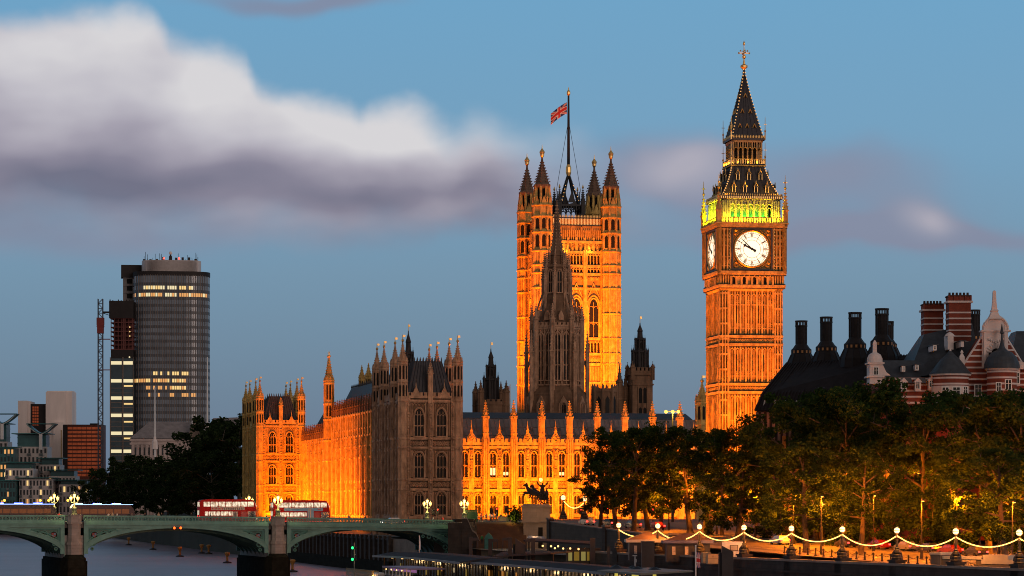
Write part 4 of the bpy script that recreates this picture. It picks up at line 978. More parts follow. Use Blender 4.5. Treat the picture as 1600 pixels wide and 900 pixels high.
for x in (-4, 0, 4):
    spot('clock_tower_floodlight', onc(x, -26, 12.5), onc(x*.8, -6, 36), 62000, SODIUM, 90, .9)
    spot('clock_tower_floodlight', onc(x, -15, 11.8), onc(x*.9, -6, 20), 10000, SODIUM, 110, .9)
for y in (-3, 3):
    spot('clock_tower_floodlight', onc(-26, y, 12.5), onc(-6, y, 36), 75000, SODIUM, 90, .9); spot('clock_tower_floodlight', onc(-15, y, 11.8), onc(-6, y, 20), 10000, SODIUM, 110, .9)
for s in (-3, 3):
    spot('clock_stage_floodlight', onc(s, -16, 42), onc(s*.7, -6.5, 66), 8500, SODIUM, 80, .9); spot('clock_stage_floodlight', onc(-16, s, 42), onc(-6.5, s*.7, 66), 13000, SODIUM, 80, .9)
for s in (-4.5, -1.5, 1.5, 4.5):
    area('belfry_uplight', onc(s, -6.75, 70.3), onc(s, -5.6, 73.5), 2.6, .5, 560, (1, .74, .02), 170); area('belfry_uplight', onc(-6.75, s, 70.3), onc(-5.6, s, 73.5), 2.4, .2, 620, (.8, 1, .02), 170)
for s in (-2.8, -.9, .9, 2.8):
    point('belfry_inner_lamp', onc(s, -4.55, 71.2), 110, (.08, 1, .04), .2); point('belfry_inner_lamp', onc(-4.55, s, 71.2), 130, (.35, 1, .04), .2)
for s in (-2, 0, 2): point('gallery_lamp', onc(s, -3.3, 82.35), 70, AMBER, .12); point('gallery_lamp', onc(-3.3, s, 82.35), 70, AMBER, .12)
for s in (-4, 4): area('roof_uplight', onc(s, -6.9, 75.6), onc(s*.6, -4, 80), 3, .2, 120, AMBER, 120)
# ================================================================== the river bridge
BO = Vector((PX(434, 529), 529.0, 0)); BBX = Vector((cos(A17), sin(A17), 0)); BBY = Vector((-sin(A17), cos(A17), 0))
def onb(x, y, z=0): return BO+BBX*x+BBY*y+Vector((0, 0, z))
def zt(x): return 12.75-.0001*(x+70)**2                # parapet top
SP = 37.8; ENDX = 34.7; BW = 26.0
def bridge():
    t = thing('river_bridge', 'green painted iron arch bridge with pale stone piers over the river', 'bridge', tuple(BO), A17)
    spans = [(-2*SP, -SP), (-SP, 0), (0, ENDX+1.2)]
    zs, rise = 5.0, 5.25
    def intr(x, a, b):
        c = (a+b)/2; h = (b-a)/2; return zs+rise*sqrt(max(0, 1-((x-c)/h)**2))
    deck = MB(); xs = [-2*SP-3+i*(ENDX+6+2*SP)/40 for i in range(41)]
    deck.loft([[(x,.1,zt(x)-1.25),(x,BW-.1,zt(x)-1.25),(x,BW-.1,zt(x)-2.3),(x,.1,zt(x)-2.3)] for x in xs])
    deck.build('deck', ASPH, t)
    for k, (a0, b0) in enumerate(spans):
        a, b = a0+1.75, b0-1.75; n = 32; X_ = [a+(b-a)*(.5-.5*cos(pi*i/n)) for i in range(n+1)]
        g = MB(); d = MB(); dk = MB()
        for y, sgn in ((0, 1), (BW, -1)):
            # spandrel wall, set back
            sp = [(x, y+.3*sgn, intr(x, a, b)+.2) for x in X_]+[(x, y+.3*sgn, zt(x)-1.9) for x in X_]
            g.add(sp, [(i, i+1, n+2+i, n+1+i) for i in range(n)])
            # arch ring
            th = lambda x: .62+.65*abs((x-(a+b)/2)/((b-a)/2))**3
            R_ = []
            for x in X_:
                z = intr(x, a, b); R_.append([(x,y,z),(x,y,min(z+th(x),zt(x)-1.9)),(x,y+.35*sgn,min(z+th(x),zt(x)-1.9)),(x,y+.35*sgn,z)])
            g.loft(R_)
            R_ = [[(x,y-.1*sgn,min(intr(x,a,b)+th(x)-.16,zt(x)-2.0)),(x,y-.1*sgn,min(intr(x,a,b)+th(x),zt(x)-1.85)),(x,y+.1*sgn,min(intr(x,a,b)+th(x),zt(x)-1.85)),(x,y+.1*sgn,min(intr(x,a,b)+th(x)-.16,zt(x)-2.0))] for x in X_]; g.loft(R_)
            # fascia, cornice, parapet
            for (o0, o1, za, zb) in ((-.05,.32,-2.25,-1.72),(-.32,.35,-1.72,-1.52),(-.18,.3,-1.5,-1.22)):
                q0, q1 = (y+o0*sgn, y+o1*sgn); g.loft([[(x,q0,zt(x)+za),(x,q1,zt(x)+za),(x,q1,zt(x)+zb),(x,q0,zt(x)+zb)] for x in X_])
            for (o0, o1, za, zb) in ((-.08,.22,-1.22,-.9),(-.12,.26,-.2,0.0),(-.02,.16,-.34,-.2)):
                q0, q1 = (y+o0*sgn, y+o1*sgn); g.loft([[(x,q0,zt(x)+za),(x,q1,zt(x)+za),(x,q1,zt(x)+zb),(x,q0,zt(x)+zb)] for x in X_])
            m_ = int((b-a)/.62)
            for i in range(m_+1):                       # pierced trefoil railing
                x = a+(b-a)*i/m_; z = zt(x); g.box(x-.07, x+.07, y-.02*sgn-.04, y+.1*sgn+.04, z-.9, z-.3)
                if i < m_ and sgn > 0:
                    x2 = x+(b-a)/m_; g.bar((x,y+.04,z-.36),((x+x2)/2,y+.04,z-.62),.1); g.bar((x2,y+.04,z-.36),((x+x2)/2,y+.04,z-.62),.1); g.bar((x,y+.04,z-.9),((x+x2)/2,y+.04,z-.74),.1); g.bar((x2,y+.04,z-.9),((x+x2)/2,y+.04,z-.74),.1)
            # end strips beside the piers and sunk spandrel panels
            for s, xe in ((1, a), (-1, b)):
                g.box(min(xe,xe+s*.75), max(xe,xe+s*.75), min(y-.03*sgn,y+.32*sgn), max(y-.03*sgn,y+.32*sgn), intr(xe+s*.75,a,b) if False else zs+.6, zt(xe)-2.2)
                if sgn > 0:
                    xl = [xe+s*(1.1+.62*j) for j in range(16)]
                    lo = [(x, intr(x,a,b)+th(x)+.32) for x in xl]; hi = zt(xe)-2.55; lo = [(x, z) for x, z in lo if z < hi-.05]
                    if len(lo) > 2:
                        poly = lo+[(lo[-1][0]+s*.5, hi-.02)]+[(lo[0][0], hi)]
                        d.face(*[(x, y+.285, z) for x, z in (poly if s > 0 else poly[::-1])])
                        for p, q in zip(poly, poly[1:]+poly[:1]): g.bar((p[0],y+.2,p[1]),(q[0],y+.2,q[1]),.17)
                        for (xo, zo, r) in ((1.95,1.05,.72),(3.6,.78,.5),(4.95,.62,.36),(6.1,.52,.26),(1.75,2.6,.42),(1.55,3.55,.26)):
                            x, z = xe+s*xo, hi-zo
                            Q = [(x+r*cos(2*pi*i/12), z+r*sin(2*pi*i/12)) for i in range(12)]
                            dk.face(*[(p, y+.27, q) for p, q in Q])
                            for (p, q), (p2, q2) in zip(Q, Q[1:]+Q[:1]): g.bar((p,y+.22,q),(p2,y+.22,q2),.13)
                            if r < .7:
                                for i in range(4): an = pi/4+pi/2*i; g.bar((x+r*cos(an),y+.23,z+r*sin(an)),(x+r*.45*cos(an),y+.23,z+r*.45*sin(an)),.12)
        # soffit with ribs
        so = MB(); V = [(x,.3,intr(x,a,b)) for x in X_]+[(x,BW-.3,intr(x,a,b)) for x in X_]
        so.add(V, [(i, n+1+i, n+2+i, i+1) for i in range(n)])
        for j in range(1, 7):
            y = BW*j/7; so.loft([[(x,y-.12,intr(x,a,b)-.02),(x,y+.12,intr(x,a,b)-.02),(x,y+.12,intr(x,a,b)-.5),(x,y-.12,intr(x,a,b)-.5)] for x in X_])
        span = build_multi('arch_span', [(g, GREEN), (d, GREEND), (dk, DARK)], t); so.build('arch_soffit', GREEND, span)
        # painted shields in the big roundels
        for s, xe in ((1, a), (-1, b)):
            x, z = xe+s*1.95, zt(xe)-2.55-1.05; sh = MB(); bl = MB()
            sh.slab([(x-.4,z+.42),(x+.4,z+.42),(x+.4,z-.05),(x,z-.5),(x-.4,z-.05)], .12, .24); bl.slab([(x-.34,z-.05),(x-.02,z-.05),(x-.02,z-.4),(x-.3,z-.12)], .1, .13); bl.slab([(x+.03,z+.36),(x+.34,z+.36),(x+.34,z+.03),(x+.03,z+.03)], .1, .13)
            build_multi('shield', [(sh, SHR), (bl, SHB)], span)
    for x in (-SP, 0):
        p = MB(); wet = MB(); b_ = MB()
        oct_ = lambda cx, cy, w_, d_: [(cx-w_,cy+d_*.3),(cx-w_*.5,cy-d_),(cx+w_*.5,cy-d_),(cx+w_,cy+d_*.3)]
        for (w_, d_, z0, z1) in ((2.45,2.2,-2.8,4.3),(2.2,2.0,4.3,4.8)): wet.prism([(x-w_,BW),(x-w_,.4),(x-w_*.62,-d_),(x+w_*.62,-d_),(x+w_,.4),(x+w_,BW)], z0, z1)
        wet.loft([[(x-2.2,.4,4.8),(x-1.4,-2,4.8),(x+1.4,-2,4.8),(x+2.2,.4,4.8)],[(x-1.5,.4,5.5),(x-.9,-1.2,5.5),(x+.9,-1.2,5.5),(x+1.5,.4,5.5)]])
        p.box(x-1.9, x+1.9, .35, BW-.35, 4.7, 9.0)
        def pil(w_, d_, z0, z1): p.prism([(x-w_,.35),(x-w_,-d_*.35),(x-w_*.55,-d_),(x+w_*.55,-d_),(x+w_,-d_*.35),(x+w_,.35)], z0, z1)
        pil(1.25, 1.15, 4.9, 7.3); pil(1.42, 1.35, 7.3, 7.6); pil(1.32, 1.2, 7.6, 7.9); pil(1.12, 1.0, 7.9, zt(x)-1.55); pil(1.35, 1.3, zt(x)-1.55, zt(x)-1.2); pil(1.25, 1.15, zt(x)-1.2, zt(x)-.05); pil(1.4, 1.35, zt(x)-.05, zt(x)+.12)
        p.box(x-1.4, x+1.4, BW-.35, BW+1.2, 4, zt(x)+.1)
        po = p.build('pier', GRAN, t); wet.build('cutwater', WETST, po)
    for x in (ENDX+1.2,):
        p = MB(); p.box(x-1.7, x+4, -1.2, BW+1.2, -2.8, zt(x)-1.3); p.box(x-1.75, x+2.2, -1.3, .6, 2, zt(x)); p.box(x-1.95, x+2.4, -1.5, .8, zt(x), zt(x)+.25); p.box(x-1.95, x+2.4, -1.45, .7, zt(x)-1.7, zt(x)-1.4); p.build('abutment', SOOTG, t)
    return t
SHR = mat('shield_red', (.22,.05,.05), .5, .2, 1); SHB = mat('shield_blue', (.10,.2,.32), .5, .2, 1)
SOOTG = mat('sooty_granite', (.06,.05,.045), .85, .35, .6, block=(1.5,.6,.03,.3))
bridge()

# ------------------------------------------------------------------ triple lantern lamps on the bridge parapets
def lantern_lamp(label, loc, group, power=1900, scale=.88, count=3):
    t = thing('bridge_lamp', label, 'street lamp', loc, A17, group)
    m = MB(); m.lathe(0, 0, [(.62,0),(.62,.25),(.5,.3),(.5,1.15),(.58,1.2),(.58,1.4),(.3,1.5),(.16,1.9),(.13,2.5),(.22,2.6),(.14,2.7),(.1,3.4),(.2,3.5),(.08,3.6)], 8)
    for s in (-1, 1):
        m.limb([(0,0,2.75),(s*.35,0,2.5),(s*.68,0,2.62),(s*.74,0,2.95)], [.07,.06,.05,.05], 6); m.limb([(0,0,2.1),(s*.25,0,2.3),(s*.35,0,2.55)], .04, 5)
        m.lathe(s*.74, 0, [(.06,2.9),(.2,2.98),(.2,3.04)], 8); m.lathe(s*.74, 0, [(.33,3.68),(.12,3.82),(.05,4.02),(.01,4.1)], 8)
    m.lathe(0, 0, [(.2,3.55),(.22,3.62)], 8); m.lathe(0, 0, [(.36,4.32),(.13,4.48),(.05,4.7),(.01,4.8)], 8)
    m.build('post', GREENL, t)
    for (x, z) in ((-.74,3.04),(.74,3.04),(0,3.62)):
        g = MB(); g.lathe(x, 0, [(.19,z),(.3,z+.3),(.32,z+.62),(.1,z+.72)], 8); g.build('lamp_globe', WARM, t, smooth=False)
    t.scale = (scale,)*3
    if power: point('lamp_light', (loc[0], loc[1]-.9, loc[2]+3.2), power, WARMC, .5)
    return t
GREENL = mat('lamp_green_gold_paint', (.10,.13,.08), .45, .3, 3)
for (x, y, lab) in ((-SP,-.2,'triple lantern lamp on the left stone pier, near parapet'),(0,-.2,'triple lantern lamp on the stone pier in front of the right bus'),(ENDX+1.3,-.3,'triple lantern lamp at the street end of the near parapet'),
                    (-SP,BW+.2,'triple lantern lamp on the far parapet just left of the left near lamp'),(0,BW+.2,'triple lantern lamp on the far parapet by the front of the left bus'),(ENDX+1.3,BW+.3,'triple lantern lamp before the dark pavilion, far parapet')):
    lantern_lamp(lab, tuple(onb(x, y, zt(x)+.1)), 'lantern lamps on the bridge')
# paired red navigation lights under the arch crown
t = thing('navigation_light', 'pair of red navigation lights under the middle arch crown', 'navigation light', tuple(onb(-SP/2, -.25, 10.2)), A17)
m = MB(); m.box(-.9, .9, -.15, .1, -.1, .3); m.build('bracket', BLACK, t)
for s in (-.6, .6): g = MB(); g.ball(s, -.25, .1, .22, 10, 6); g.build('red_lens', glow('red_signal_light', (1,.06,.006), 6), t)

# ------------------------------------------------------------------ double-decker buses
LITWIN = bpy.data.materials.new('bus_window_interior'); LITWIN.use_nodes = True
_t = LITWIN.node_tree; _b = _t.nodes['Principled BSDF']; _tc = _t.nodes.new('ShaderNodeTexCoord'); _mp = _t.nodes.new('ShaderNodeMapping'); _mp.inputs['Scale'].default_value = (1.5,1,.7); _n = _t.nodes.new('ShaderNodeTexNoise'); _n.inputs['Scale'].default_value = 1.7; _n.inputs['Detail'].default_value = 2
_r = _t.nodes.new('ShaderNodeValToRGB'); _r.color_ramp.elements[0].position = .36; _r.color_ramp.elements[0].color = (.22,.12,.05,1); _r.color_ramp.elements[1].position = .6; _r.color_ramp.elements[1].color = (1,.86,.62,1)
_t.links.new(_tc.outputs['Object'], _mp.inputs[0]); _t.links.new(_mp.outputs[0], _n.inputs['Vector']); _t.links.new(_n.outputs['Fac'], _r.inputs[0]); _t.links.new(_r.outputs[0], _b.inputs['Emission Color']); _b.inputs['Emission Strength'].default_value = .95; _b.inputs['Base Color'].default_value = (.1,.1,.1,1); _b.inputs['Roughness'].default_value = .15
TYRE = mat('tyre_rubber', (.015,.015,.015), .9, .2, 2); HUBM = mat('wheel_hub', (.12,.12,.12), .5, .2, 2)
TAIL = glow('red_tail_light', (1,.03,.02), 8); HEAD = glow('white_head_light', (1,.9,.7), 10)
BUSGL = mat('dark_bus_glass', (.02,.018,.016), .12, .2, 2, spec=.6)
def wheel(parent, x, y, r, w_):
    m = MB(); m.m = Matrix.Translation((x, y, r)) @ Matrix.Rotation(pi/2, 4, 'X'); m.lathe(0, 0, [(r*.6,-w_/2),(r*.96,-w_/2),(r,-w_/3),(r,w_/3),(r*.96,w_/2),(r*.6,w_/2)], 18)
    o = m.build('wheel', TYRE, parent); h = MB(); h.m = m.m; h.lathe(0, 0, [(r*.58,-w_/2),(r*.58,w_/2)], 12); h.lathe(0, 0, [(r*.2,-w_/2-.05),(r*.2,w_/2+.05)], 8); h.build('hub', HUBM, o)
def bus(label, loc, ad):
    t = thing('double_decker_bus', label, 'bus', loc, A17, 'red double-decker buses on the bridge'); L, W_, H = 11.0, 2.5, 4.35
    b = MB(); prof = [(.05,.4),(.0,.9),(.0,2.3),(.08,4.0),(.4,4.3),(1,H),(L-1.1,H),(L-.55,4.2),(L-.25,3.5),(L-.08,2.5),(L,1.2),(L-.05,.4)]
    b.slab(prof, .12, W_-.12)
    b.loft([[(x*.992+.04, y, z*.985+.03) for x, z in prof] for y in (.0, .12)]); b.loft([[(x*.992+.04, y, z*.985+.03) for x, z in prof] for y in (W_-.12, W_)])
    b.box(.6, L-.7, -.02, W_+.02, 2.2, 2.32); b.box(1.5, L-2, .5, W_-.5, H, H+.08); b.box(-.12, 0, .2, W_-.2, .45, .75)
    b.build('body', RED, t)
    def panes(z0, z1, xs, mats, y=-.015):
        for i, (a, c) in enumerate(xs):
            g = MB(); g.slab([(a,z0+.04),(a+.06,z0),(c-.06,z0),(c,z0+.04),(c,z1-.06),(c-.08,z1),(a+.08,z1),(a,z1-.06)], y, y+.05); g.build('window', mats, t)
    up = [(.75,2.0),(2.12,3.5),(3.62,4.9),(5.02,6.3),(6.42,7.7),(7.82,9.1),(9.22,10.35)]
    lo = [(1.0,1.6),(1.72,3.1),(3.22,3.9),(4.02,5.5),(5.62,6.4)]
    for yy in (-.015, W_-.035): panes(3.05, 3.95, up, LITWIN, yy); panes(1.35, 2.1, lo, LITWIN, yy)
    d = MB(); d.slab([(9.2,.95),(10.75,.95),(10.7,2.15),(9.2,2.15)], -.03, .02); d.build('driver_window', BUSGL, t)
    d = MB(); d.slab([(7.9,.45),(9.0,.45),(9.0,2.1),(7.9,2.1)], -.02, .02); d.build('door', mat('bus_door_red', (.36,.015,.012), .3, .2, 1), t)
    f = MB(); f.m = Matrix.Translation((L, 0, 0)); f.box(-.16,-.02,.2,W_-.2,1.15,2.4); f.build('windscreen', BUSGL, t); f = MB(); f.m = Matrix.Translation((L, 0, 0)); f.loft([[(-.26,.2,3.05),(-.26,W_-.2,3.05),(-.02,W_-.2,3.05),(-.02,.2,3.05)],[(-.5,.2,4.0),(-.5,W_-.2,4.0),(-.42,W_-.2,4.0),(-.42,.2,4.0)]]); f.build('upper_windscreen', LITWIN, t)
    f = MB(); f.box(-.04,.05,.3,W_-.3,3.05,3.9); f.box(-.04,.04,.4,W_-.4,1.5,2.3); f.build('rear_window', LITWIN, t)
    for yy in (.3, W_-.3):
        f = MB(); f.box(-.05, .02, yy-.1, yy+.1, .9, 1.3); f.build('tail_light', TAIL, t); f = MB(); f.box(L-.12, L+.02, yy-.15, yy+.15, .7, .95); f.build('headlight', HEAD, t)
    f = MB(); f.box(.5, L-1.5, -.03, .02, .33, .42); f.build('sill_reflector', glow('red_marker_strip', (1,.04,.03), 1.2) if ad == 'blue' else RED, t)
    for x in (2.4, 8.3):
        for yy in (.18, W_-.18): wheel(t, x, yy, .5, .32)
    a = MB(); c = MB(); e_ = MB()
    if ad == 'blue':
        a.slab([(2.1,2.36),(9.6,2.36),(9.6,2.92),(2.1,2.92)], -.05, 0); a.slab([(6.6,.75),(7.8,.75),(7.8,2.36),(6.6,2.36)], -.05, 0); c.slab([(6.7,.8),(6.85,.8),(7.0,2.85),(6.8,2.85)], -.06, -.04); c.slab([(7.1,.8),(7.25,.8),(7.3,2.85),(7.05,2.85)], -.06, -.04); c.slab([(3.5,2.75),(5.5,2.8),(5.5,2.86),(3.0,2.84)], -.06, -.04)
        for k in range(3): e_.slab([(8.6+.22*k,2.6),(8.78+.22*k,2.6),(8.78+.22*k,2.78),(8.6+.22*k,2.78)], -.06, -.04)
        ob = build_multi('advert_panel', [(a, mat('advert_blue_print', (.05,.26,.46), .4, .6, .7, col2=(.3,.38,.45))), (c, mat('advert_pale_print', (.6,.42,.34), .5, .2, 2)), (e_, mat('advert_red_mark', (.6,.06,.1), .4, .1, 1))], t)
    else:
        a.slab([(2.2,2.38),(8.6,2.38),(8.6,2.95),(2.2,2.95)], -.05, 0); a.slab([(6.3,.8),(7.3,.8),(7.3,2.1),(6.3,2.1)], -.05, 0); c.slab([(6.5,.95),(7.1,.95),(7.0,1.8),(6.8,1.98),(6.6,1.8)], -.06, -.04)
        for k in range(9): c.slab([(4.6+.42*k,2.45),(4.85+.42*k,2.45),(4.85+.42*k,2.8),(4.6+.42*k,2.85)], -.06, -.04)
        for k in range(8): e_.slab([(2.35+.27*k,2.5),(2.52+.27*k,2.5),(2.52+.27*k,2.82),(2.35+.27*k,2.82)], -.06, -.04)
        ob = build_multi('advert_panel', [(a, mat('advert_cream_print', (.55,.42,.36), .5, .2, 1)), (c, mat('advert_dark_print', (.2,.16,.15), .5, .2, 1)), (e_, mat('advert_red_print', (.5,.06,.06), .5, .2, 1))], t)
    for (x, y, z) in ((L/2, -1.0, 3.4),): pass
    return t
def bus_at(px_rear, y): 
    x = 0
    for _ in range(20):
        p = onb(x, y); x += (px_rear-(800+F*p.x/p.y))/8.1
    return onb(x, y, zt(x)-1.25)
p = bus_at(427, 7.5); bus('red double-decker bus with a blue advert band, waiting right of the pier lamp', tuple(p), 'blue')
p = bus_at(312, 11.5); bus('red double-decker bus with a cream advert band, against the dark trees', tuple(p), 'cream')

# stand-in coaches on the bridge's left half; blue strips imitate light trails
BLUEL = glow('blue_beacon_light', (.06,.10,1), 18); BLUEW = glow('pale_blue_trail_glow', (.25,.4,1), 3)
def coach(label, px, y, paint, n):
    p = bus_at(px, y); t = thing('coach', label, 'coach', tuple(p), A17, 'stand-in coaches with blue light trails'); L = 12.0
    b = MB(); b.slab([(.0,.4),(.0,2.6),(.25,3.15),(L-.9,3.15),(L-.3,2.4),(L,1.2),(L-.03,.4)], 0, 2.5); b.build('body', paint, t)
    for i in range(7): g = MB(); g.box(.5+1.5*i, 1.85+1.5*i, -.03, .02, 1.5, 2.35); g.build('window', AMBWIN, t)
    for x in (2.6, 9.3): wheel(t, x, .15, .48, .3); wheel(t, x, 2.35, .48, .3)
    g = MB(); g.box(.1, L-.4, .1, .22, 3.16, 3.27); g.build('trail_strip', BLUEW, t)
    for k in range(n): g = MB(); g.box(.6+3.6*k, 2.2+3.6*k, .8, 1.4, 3.3, 3.46); g.build('beacon', BLUEL, t)
    g = MB(); g.box(L-.1, L+.02, .2, .6, .7, .9); g.build('headlight', HEAD, t); g = MB(); g.box(-.05, .02, .2, .6, .8, 1.1); g.build('tail_light', TAIL, t)
AMBWIN = glow('dim_amber_window', (.5,.13,.02), .16)
coach('dark stand-in coach with a strip for a blue light trail, cut by the left edge of the photo', -12, 17, mat('coach_brown_paint', (.05,.025,.02), .4, .2, 1), 3)
coach('dark stand-in coach with blue roof beacons beside the left pier lamps', 112, 17, mat('coach_maroon_paint', (.05,.015,.015), .4, .2, 1), 3)

# ------------------------------------------------------------------ cars
def car(label, loc, rz, paint, tail=True):
    t = thing('parked_car', label, 'car', loc, rz, None); L = 4.3
    b = MB(); b.slab([(.05,.3),(0,.6),(.1,.9),(.9,.98),(3.4,.95),(4.15,.82),(L,.6),(4.25,.3)], 0, 1.75); b.loft([[(.7,.08,.95),(3.3,.08,.95),(3.3,1.67,.95),(.7,1.67,.95)],[(1.1,.2,1.42),(2.55,.2,1.42),(2.55,1.55,1.42),(1.1,1.55,1.42)]]); b.build('body', paint, t)
    g = MB(); g.slab([(1.0,1.0),(3.0,1.0),(2.5,1.37),(1.2,1.37)], .09, .14); g.build('side_window', BUSGL, t)
    for x in (.85, 3.4): wheel(t, x, .1, .32, .2); wheel(t, x, 1.65, .32, .2)
    for y in (.2, 1.55):
        g = MB(); g.box(-.02, .08, y-.16, y+.16, .62, .84); g.build('tail_light', TAIL, t); g = MB(); g.box(L-.1, L+.01, y-.16, y+.16, .52, .68); g.build('headlight', HEAD, t)
    return t
p = bus_at(598, 6); car('silver car with red tail lights near the street end of the bridge', tuple(p+BBX*4.3+BBY*1.7), A17+pi, mat('silver_car_paint', (.4,.4,.42), .25, .1, 1, metal=.5))
for i, (px, Y, lab) in enumerate(((925,520,'dark car on the sloping road left of the first slim tree'),(1010,512,'dark red car under the second pair of trees'),(1405,418,'dark car beside the low stone memorial'),(1468,410,'dark car under the trees, right of the memorial'))):
    pass

# ================================================================== embankment wall, globe lamps and light ropes
w_ = MB(); cp = MB(); pl = MB()
def wall_run(t0, t1, n):
    for i in range(n):
        a, b = t0+(t1-t0)*i/n, t0+(t1-t0)*(i+1)/n
        for (o, m_, u0, u1, z0, z1) in ((0, w_, -.5, .3, -2.5, 7.1), (1, cp, -.62, .42, 7.1, 7.4), (2, w_, -.62, -.5, 5.6, 5.85)):
            m_.loft([[tuple(EW(a,u0,z0)),tuple(EW(a,u1,z0)),tuple(EW(a,u1,z1)),tuple(EW(a,u0,z1))],[tuple(EW(b,u0,z0)),tuple(EW(b,u1,z0)),tuple(EW(b,u1,z1)),tuple(EW(b,u0,z1))]])
wall_run(-1.7, 11, 26)
emb = thing('embankment_wall', 'long dark granite river wall below the row of globe lamps', 'river wall')
w_.build('wall', SOOTG, emb); cp.build('coping', mat('wall_coping_granite', (.26,.22,.19), .8, .3, .6), emb)
for k in range(-1, 10):
    q = MB(); o = EW(k, 0); q.m = Matrix.Translation(o) @ Matrix.Rotation(atan2(LU.y, LU.x), 4, 'Z')
    q.box(-.85,.85,-.5,.95,-1,7.62); q.box(-1,1,-.6,1.1,7.62,7.85); q.build('lamp_pedestal', SOOTG, emb)
    q = MB(); q.m = Matrix.Translation(o) @ Matrix.Rotation(atan2(LU.y, LU.x), 4, 'Z'); q.lathe(0, 1.12, [(.1,5.0),(.34,5.3),(.4,5.7),(.28,6.1),(.1,6.4)], 8); q.limb([(-.35,1.15,5.5),(0,1.35,5.1),(.35,1.15,5.5)], .07, 5); q.build('bronze_mooring_head', mat('verdigris_bronze', (.06,.13,.11), .6, .3, 2), emb)
def globe_lamp(label, loc, group='globe lamps along the embankment', H=3.7, r=.37, power=300):
    t = thing('globe_lamp', label, 'street lamp', loc, random.uniform(0, .3), group)
    m = MB(); k = H/4.1
    m.lathe(0, 0, [(.75,0),(.75,.2),(.62,.28),(.58,.6),(.42,.75),(.5,1.0*k),(.36,1.35*k),(.22,1.5*k),(.3,1.6*k),(.17,1.75*k),(.15,2.9*k),(.2,3.0*k),(.12,3.1*k),(.1,3.5*k),(.24,3.62*k),(.16,3.7*k)], 10)
    for s in (0, pi): m.limb([(.55*cos(s),.55*sin(s),.3),(.5*cos(s),.5*sin(s),.75),(.3*cos(s),.3*sin(s),1.2*k),(.42*cos(s+1),.42*sin(s+1),1.0*k)], [.2,.17,.12,.05], 6)
    zc = H-r*.4+.1
    m.lathe(0, 0, [(.1,zc+r-.04),(.16,zc+r+.08),(.05,zc+r+.16),(.02,zc+r+.3)], 8); m.lathe(0, 0, [(r*1.02,zc-.03),(r*1.05,zc),(r*1.02,zc+.03)], 14, caps=False)
    m.build('post', BLACK, t); g = MB(); g.ball(0, 0, zc, r, 16, 10); g.build('lamp_globe', GLOBE, t, smooth=True)
    if power: point('globe_light', (loc[0]+LU.x*.75, loc[1]+LU.y*.75, loc[2]+zc), power, (1,.3,.04), .5)
    return t
GLOBE = glow('globe_lamp_glass', (1,.66,.3), 2.3)
sides = ['leftmost globe lamp of the embankment row, at the end of the light ropes','second globe lamp from the left, in front of the two kiosks','third globe lamp from the left, beside the stacked pale crates','fourth globe lamp from the left, beside the white van','fifth globe lamp from the left, at the start of the bollards','sixth globe lamp from the left, before dark bollards','globe lamp in front of the left end of the stone memorial','globe lamp at the right end of the stone memorial','rightmost globe lamp, beside the glowing open road']
for k in range(9): globe_lamp(sides[k], tuple(EW(k, .2, 7.85)), power=2600)
ROPE = glow('warm_light_rope', (1,.46,.1), 4.5)
names = ['first light rope of the embankment, above the nearest dark kiosk','light rope above the kiosk with the blue band','light rope above the stacked crates and the white van','light rope ending at the head of the bollard row','light rope over the middle of the bollard row','light rope over the last bollards, left of the memorial','light rope over the low stone memorial','light rope right of the memorial, over the red tail lights']
for k in range(8):
    a, b = EW(k, .2, 10.85), EW(k+1, .2, 10.85); n = 96; pts = []; rad = []
    for i in range(n+1):
        f = i/n; p = a.lerp(b, f); sag = (1.12+.1*((k*3)%4-1))*(1-(2*f-1)**2)*random.uniform(.995, 1.005); pts.append(p-Vector((0,0,sag))); rad.append(.085 if i % 2 else .02)
    m = MB(); m.limb(pts, rad, 6); tag(m.build('light_rope', ROPE), names[k], 'string lights', 'light ropes between the globe lamps')
a, b = EW(8, .2, 10.85), EW(9, .2, 10.85); m = MB(); m.limb([a.lerp(b, i/30)-Vector((0,0,1.2*(1-(2*i/30-1)**2))) for i in range(31)], [.085 if i % 2 else .02 for i in range(31)], 6); tag(m.build('light_rope', ROPE), 'light rope running out of the right edge of the photo', 'string lights', 'light ropes between the globe lamps')

# ------------------------------------------------------------------ retaining wall of the sloping road, with arches
rw = thing('retaining_wall', 'dark stone retaining wall carrying the sloping road above the promenade', 'wall')
m = MB(); c = MB(); d = MB(); n = 22
for i in range(n):
    a, b = -4.9+5.3*i/n, -4.9+5.3*(i+1)/n; za, zb = roadz(a)+1.15, roadz(b)+1.15
    m.loft([[tuple(EW(a,7.9,5)),tuple(EW(a,8.5,5)),tuple(EW(a,8.5,za)),tuple(EW(a,7.9,za))],[tuple(EW(b,7.9,5)),tuple(EW(b,8.5,5)),tuple(EW(b,8.5,zb)),tuple(EW(b,7.9,zb))]])
    c.loft([[tuple(EW(a,7.8,za)),tuple(EW(a,8.6,za)),tuple(EW(a,8.6,za+.2)),tuple(EW(a,7.8,za+.2))],[tuple(EW(b,7.8,zb)),tuple(EW(b,8.6,zb)),tuple(EW(b,8.6,zb+.2)),tuple(EW(b,7.8,zb+.2))]])
for a in (-4.8,-2.3,.2):
    o = EW(a, 7.9); q = Matrix.Translation(o) @ Matrix.Rotation(atan2(LU.y, LU.x), 4, 'Z'); m.m = c.m = q; m.box(-.6,.6,-.3,.6,5,roadz(a)+1.6); c.box(-.72,.72,-.4,.7,roadz(a)+1.6,roadz(a)+1.85); m.m = c.m = Matrix.Identity(4)
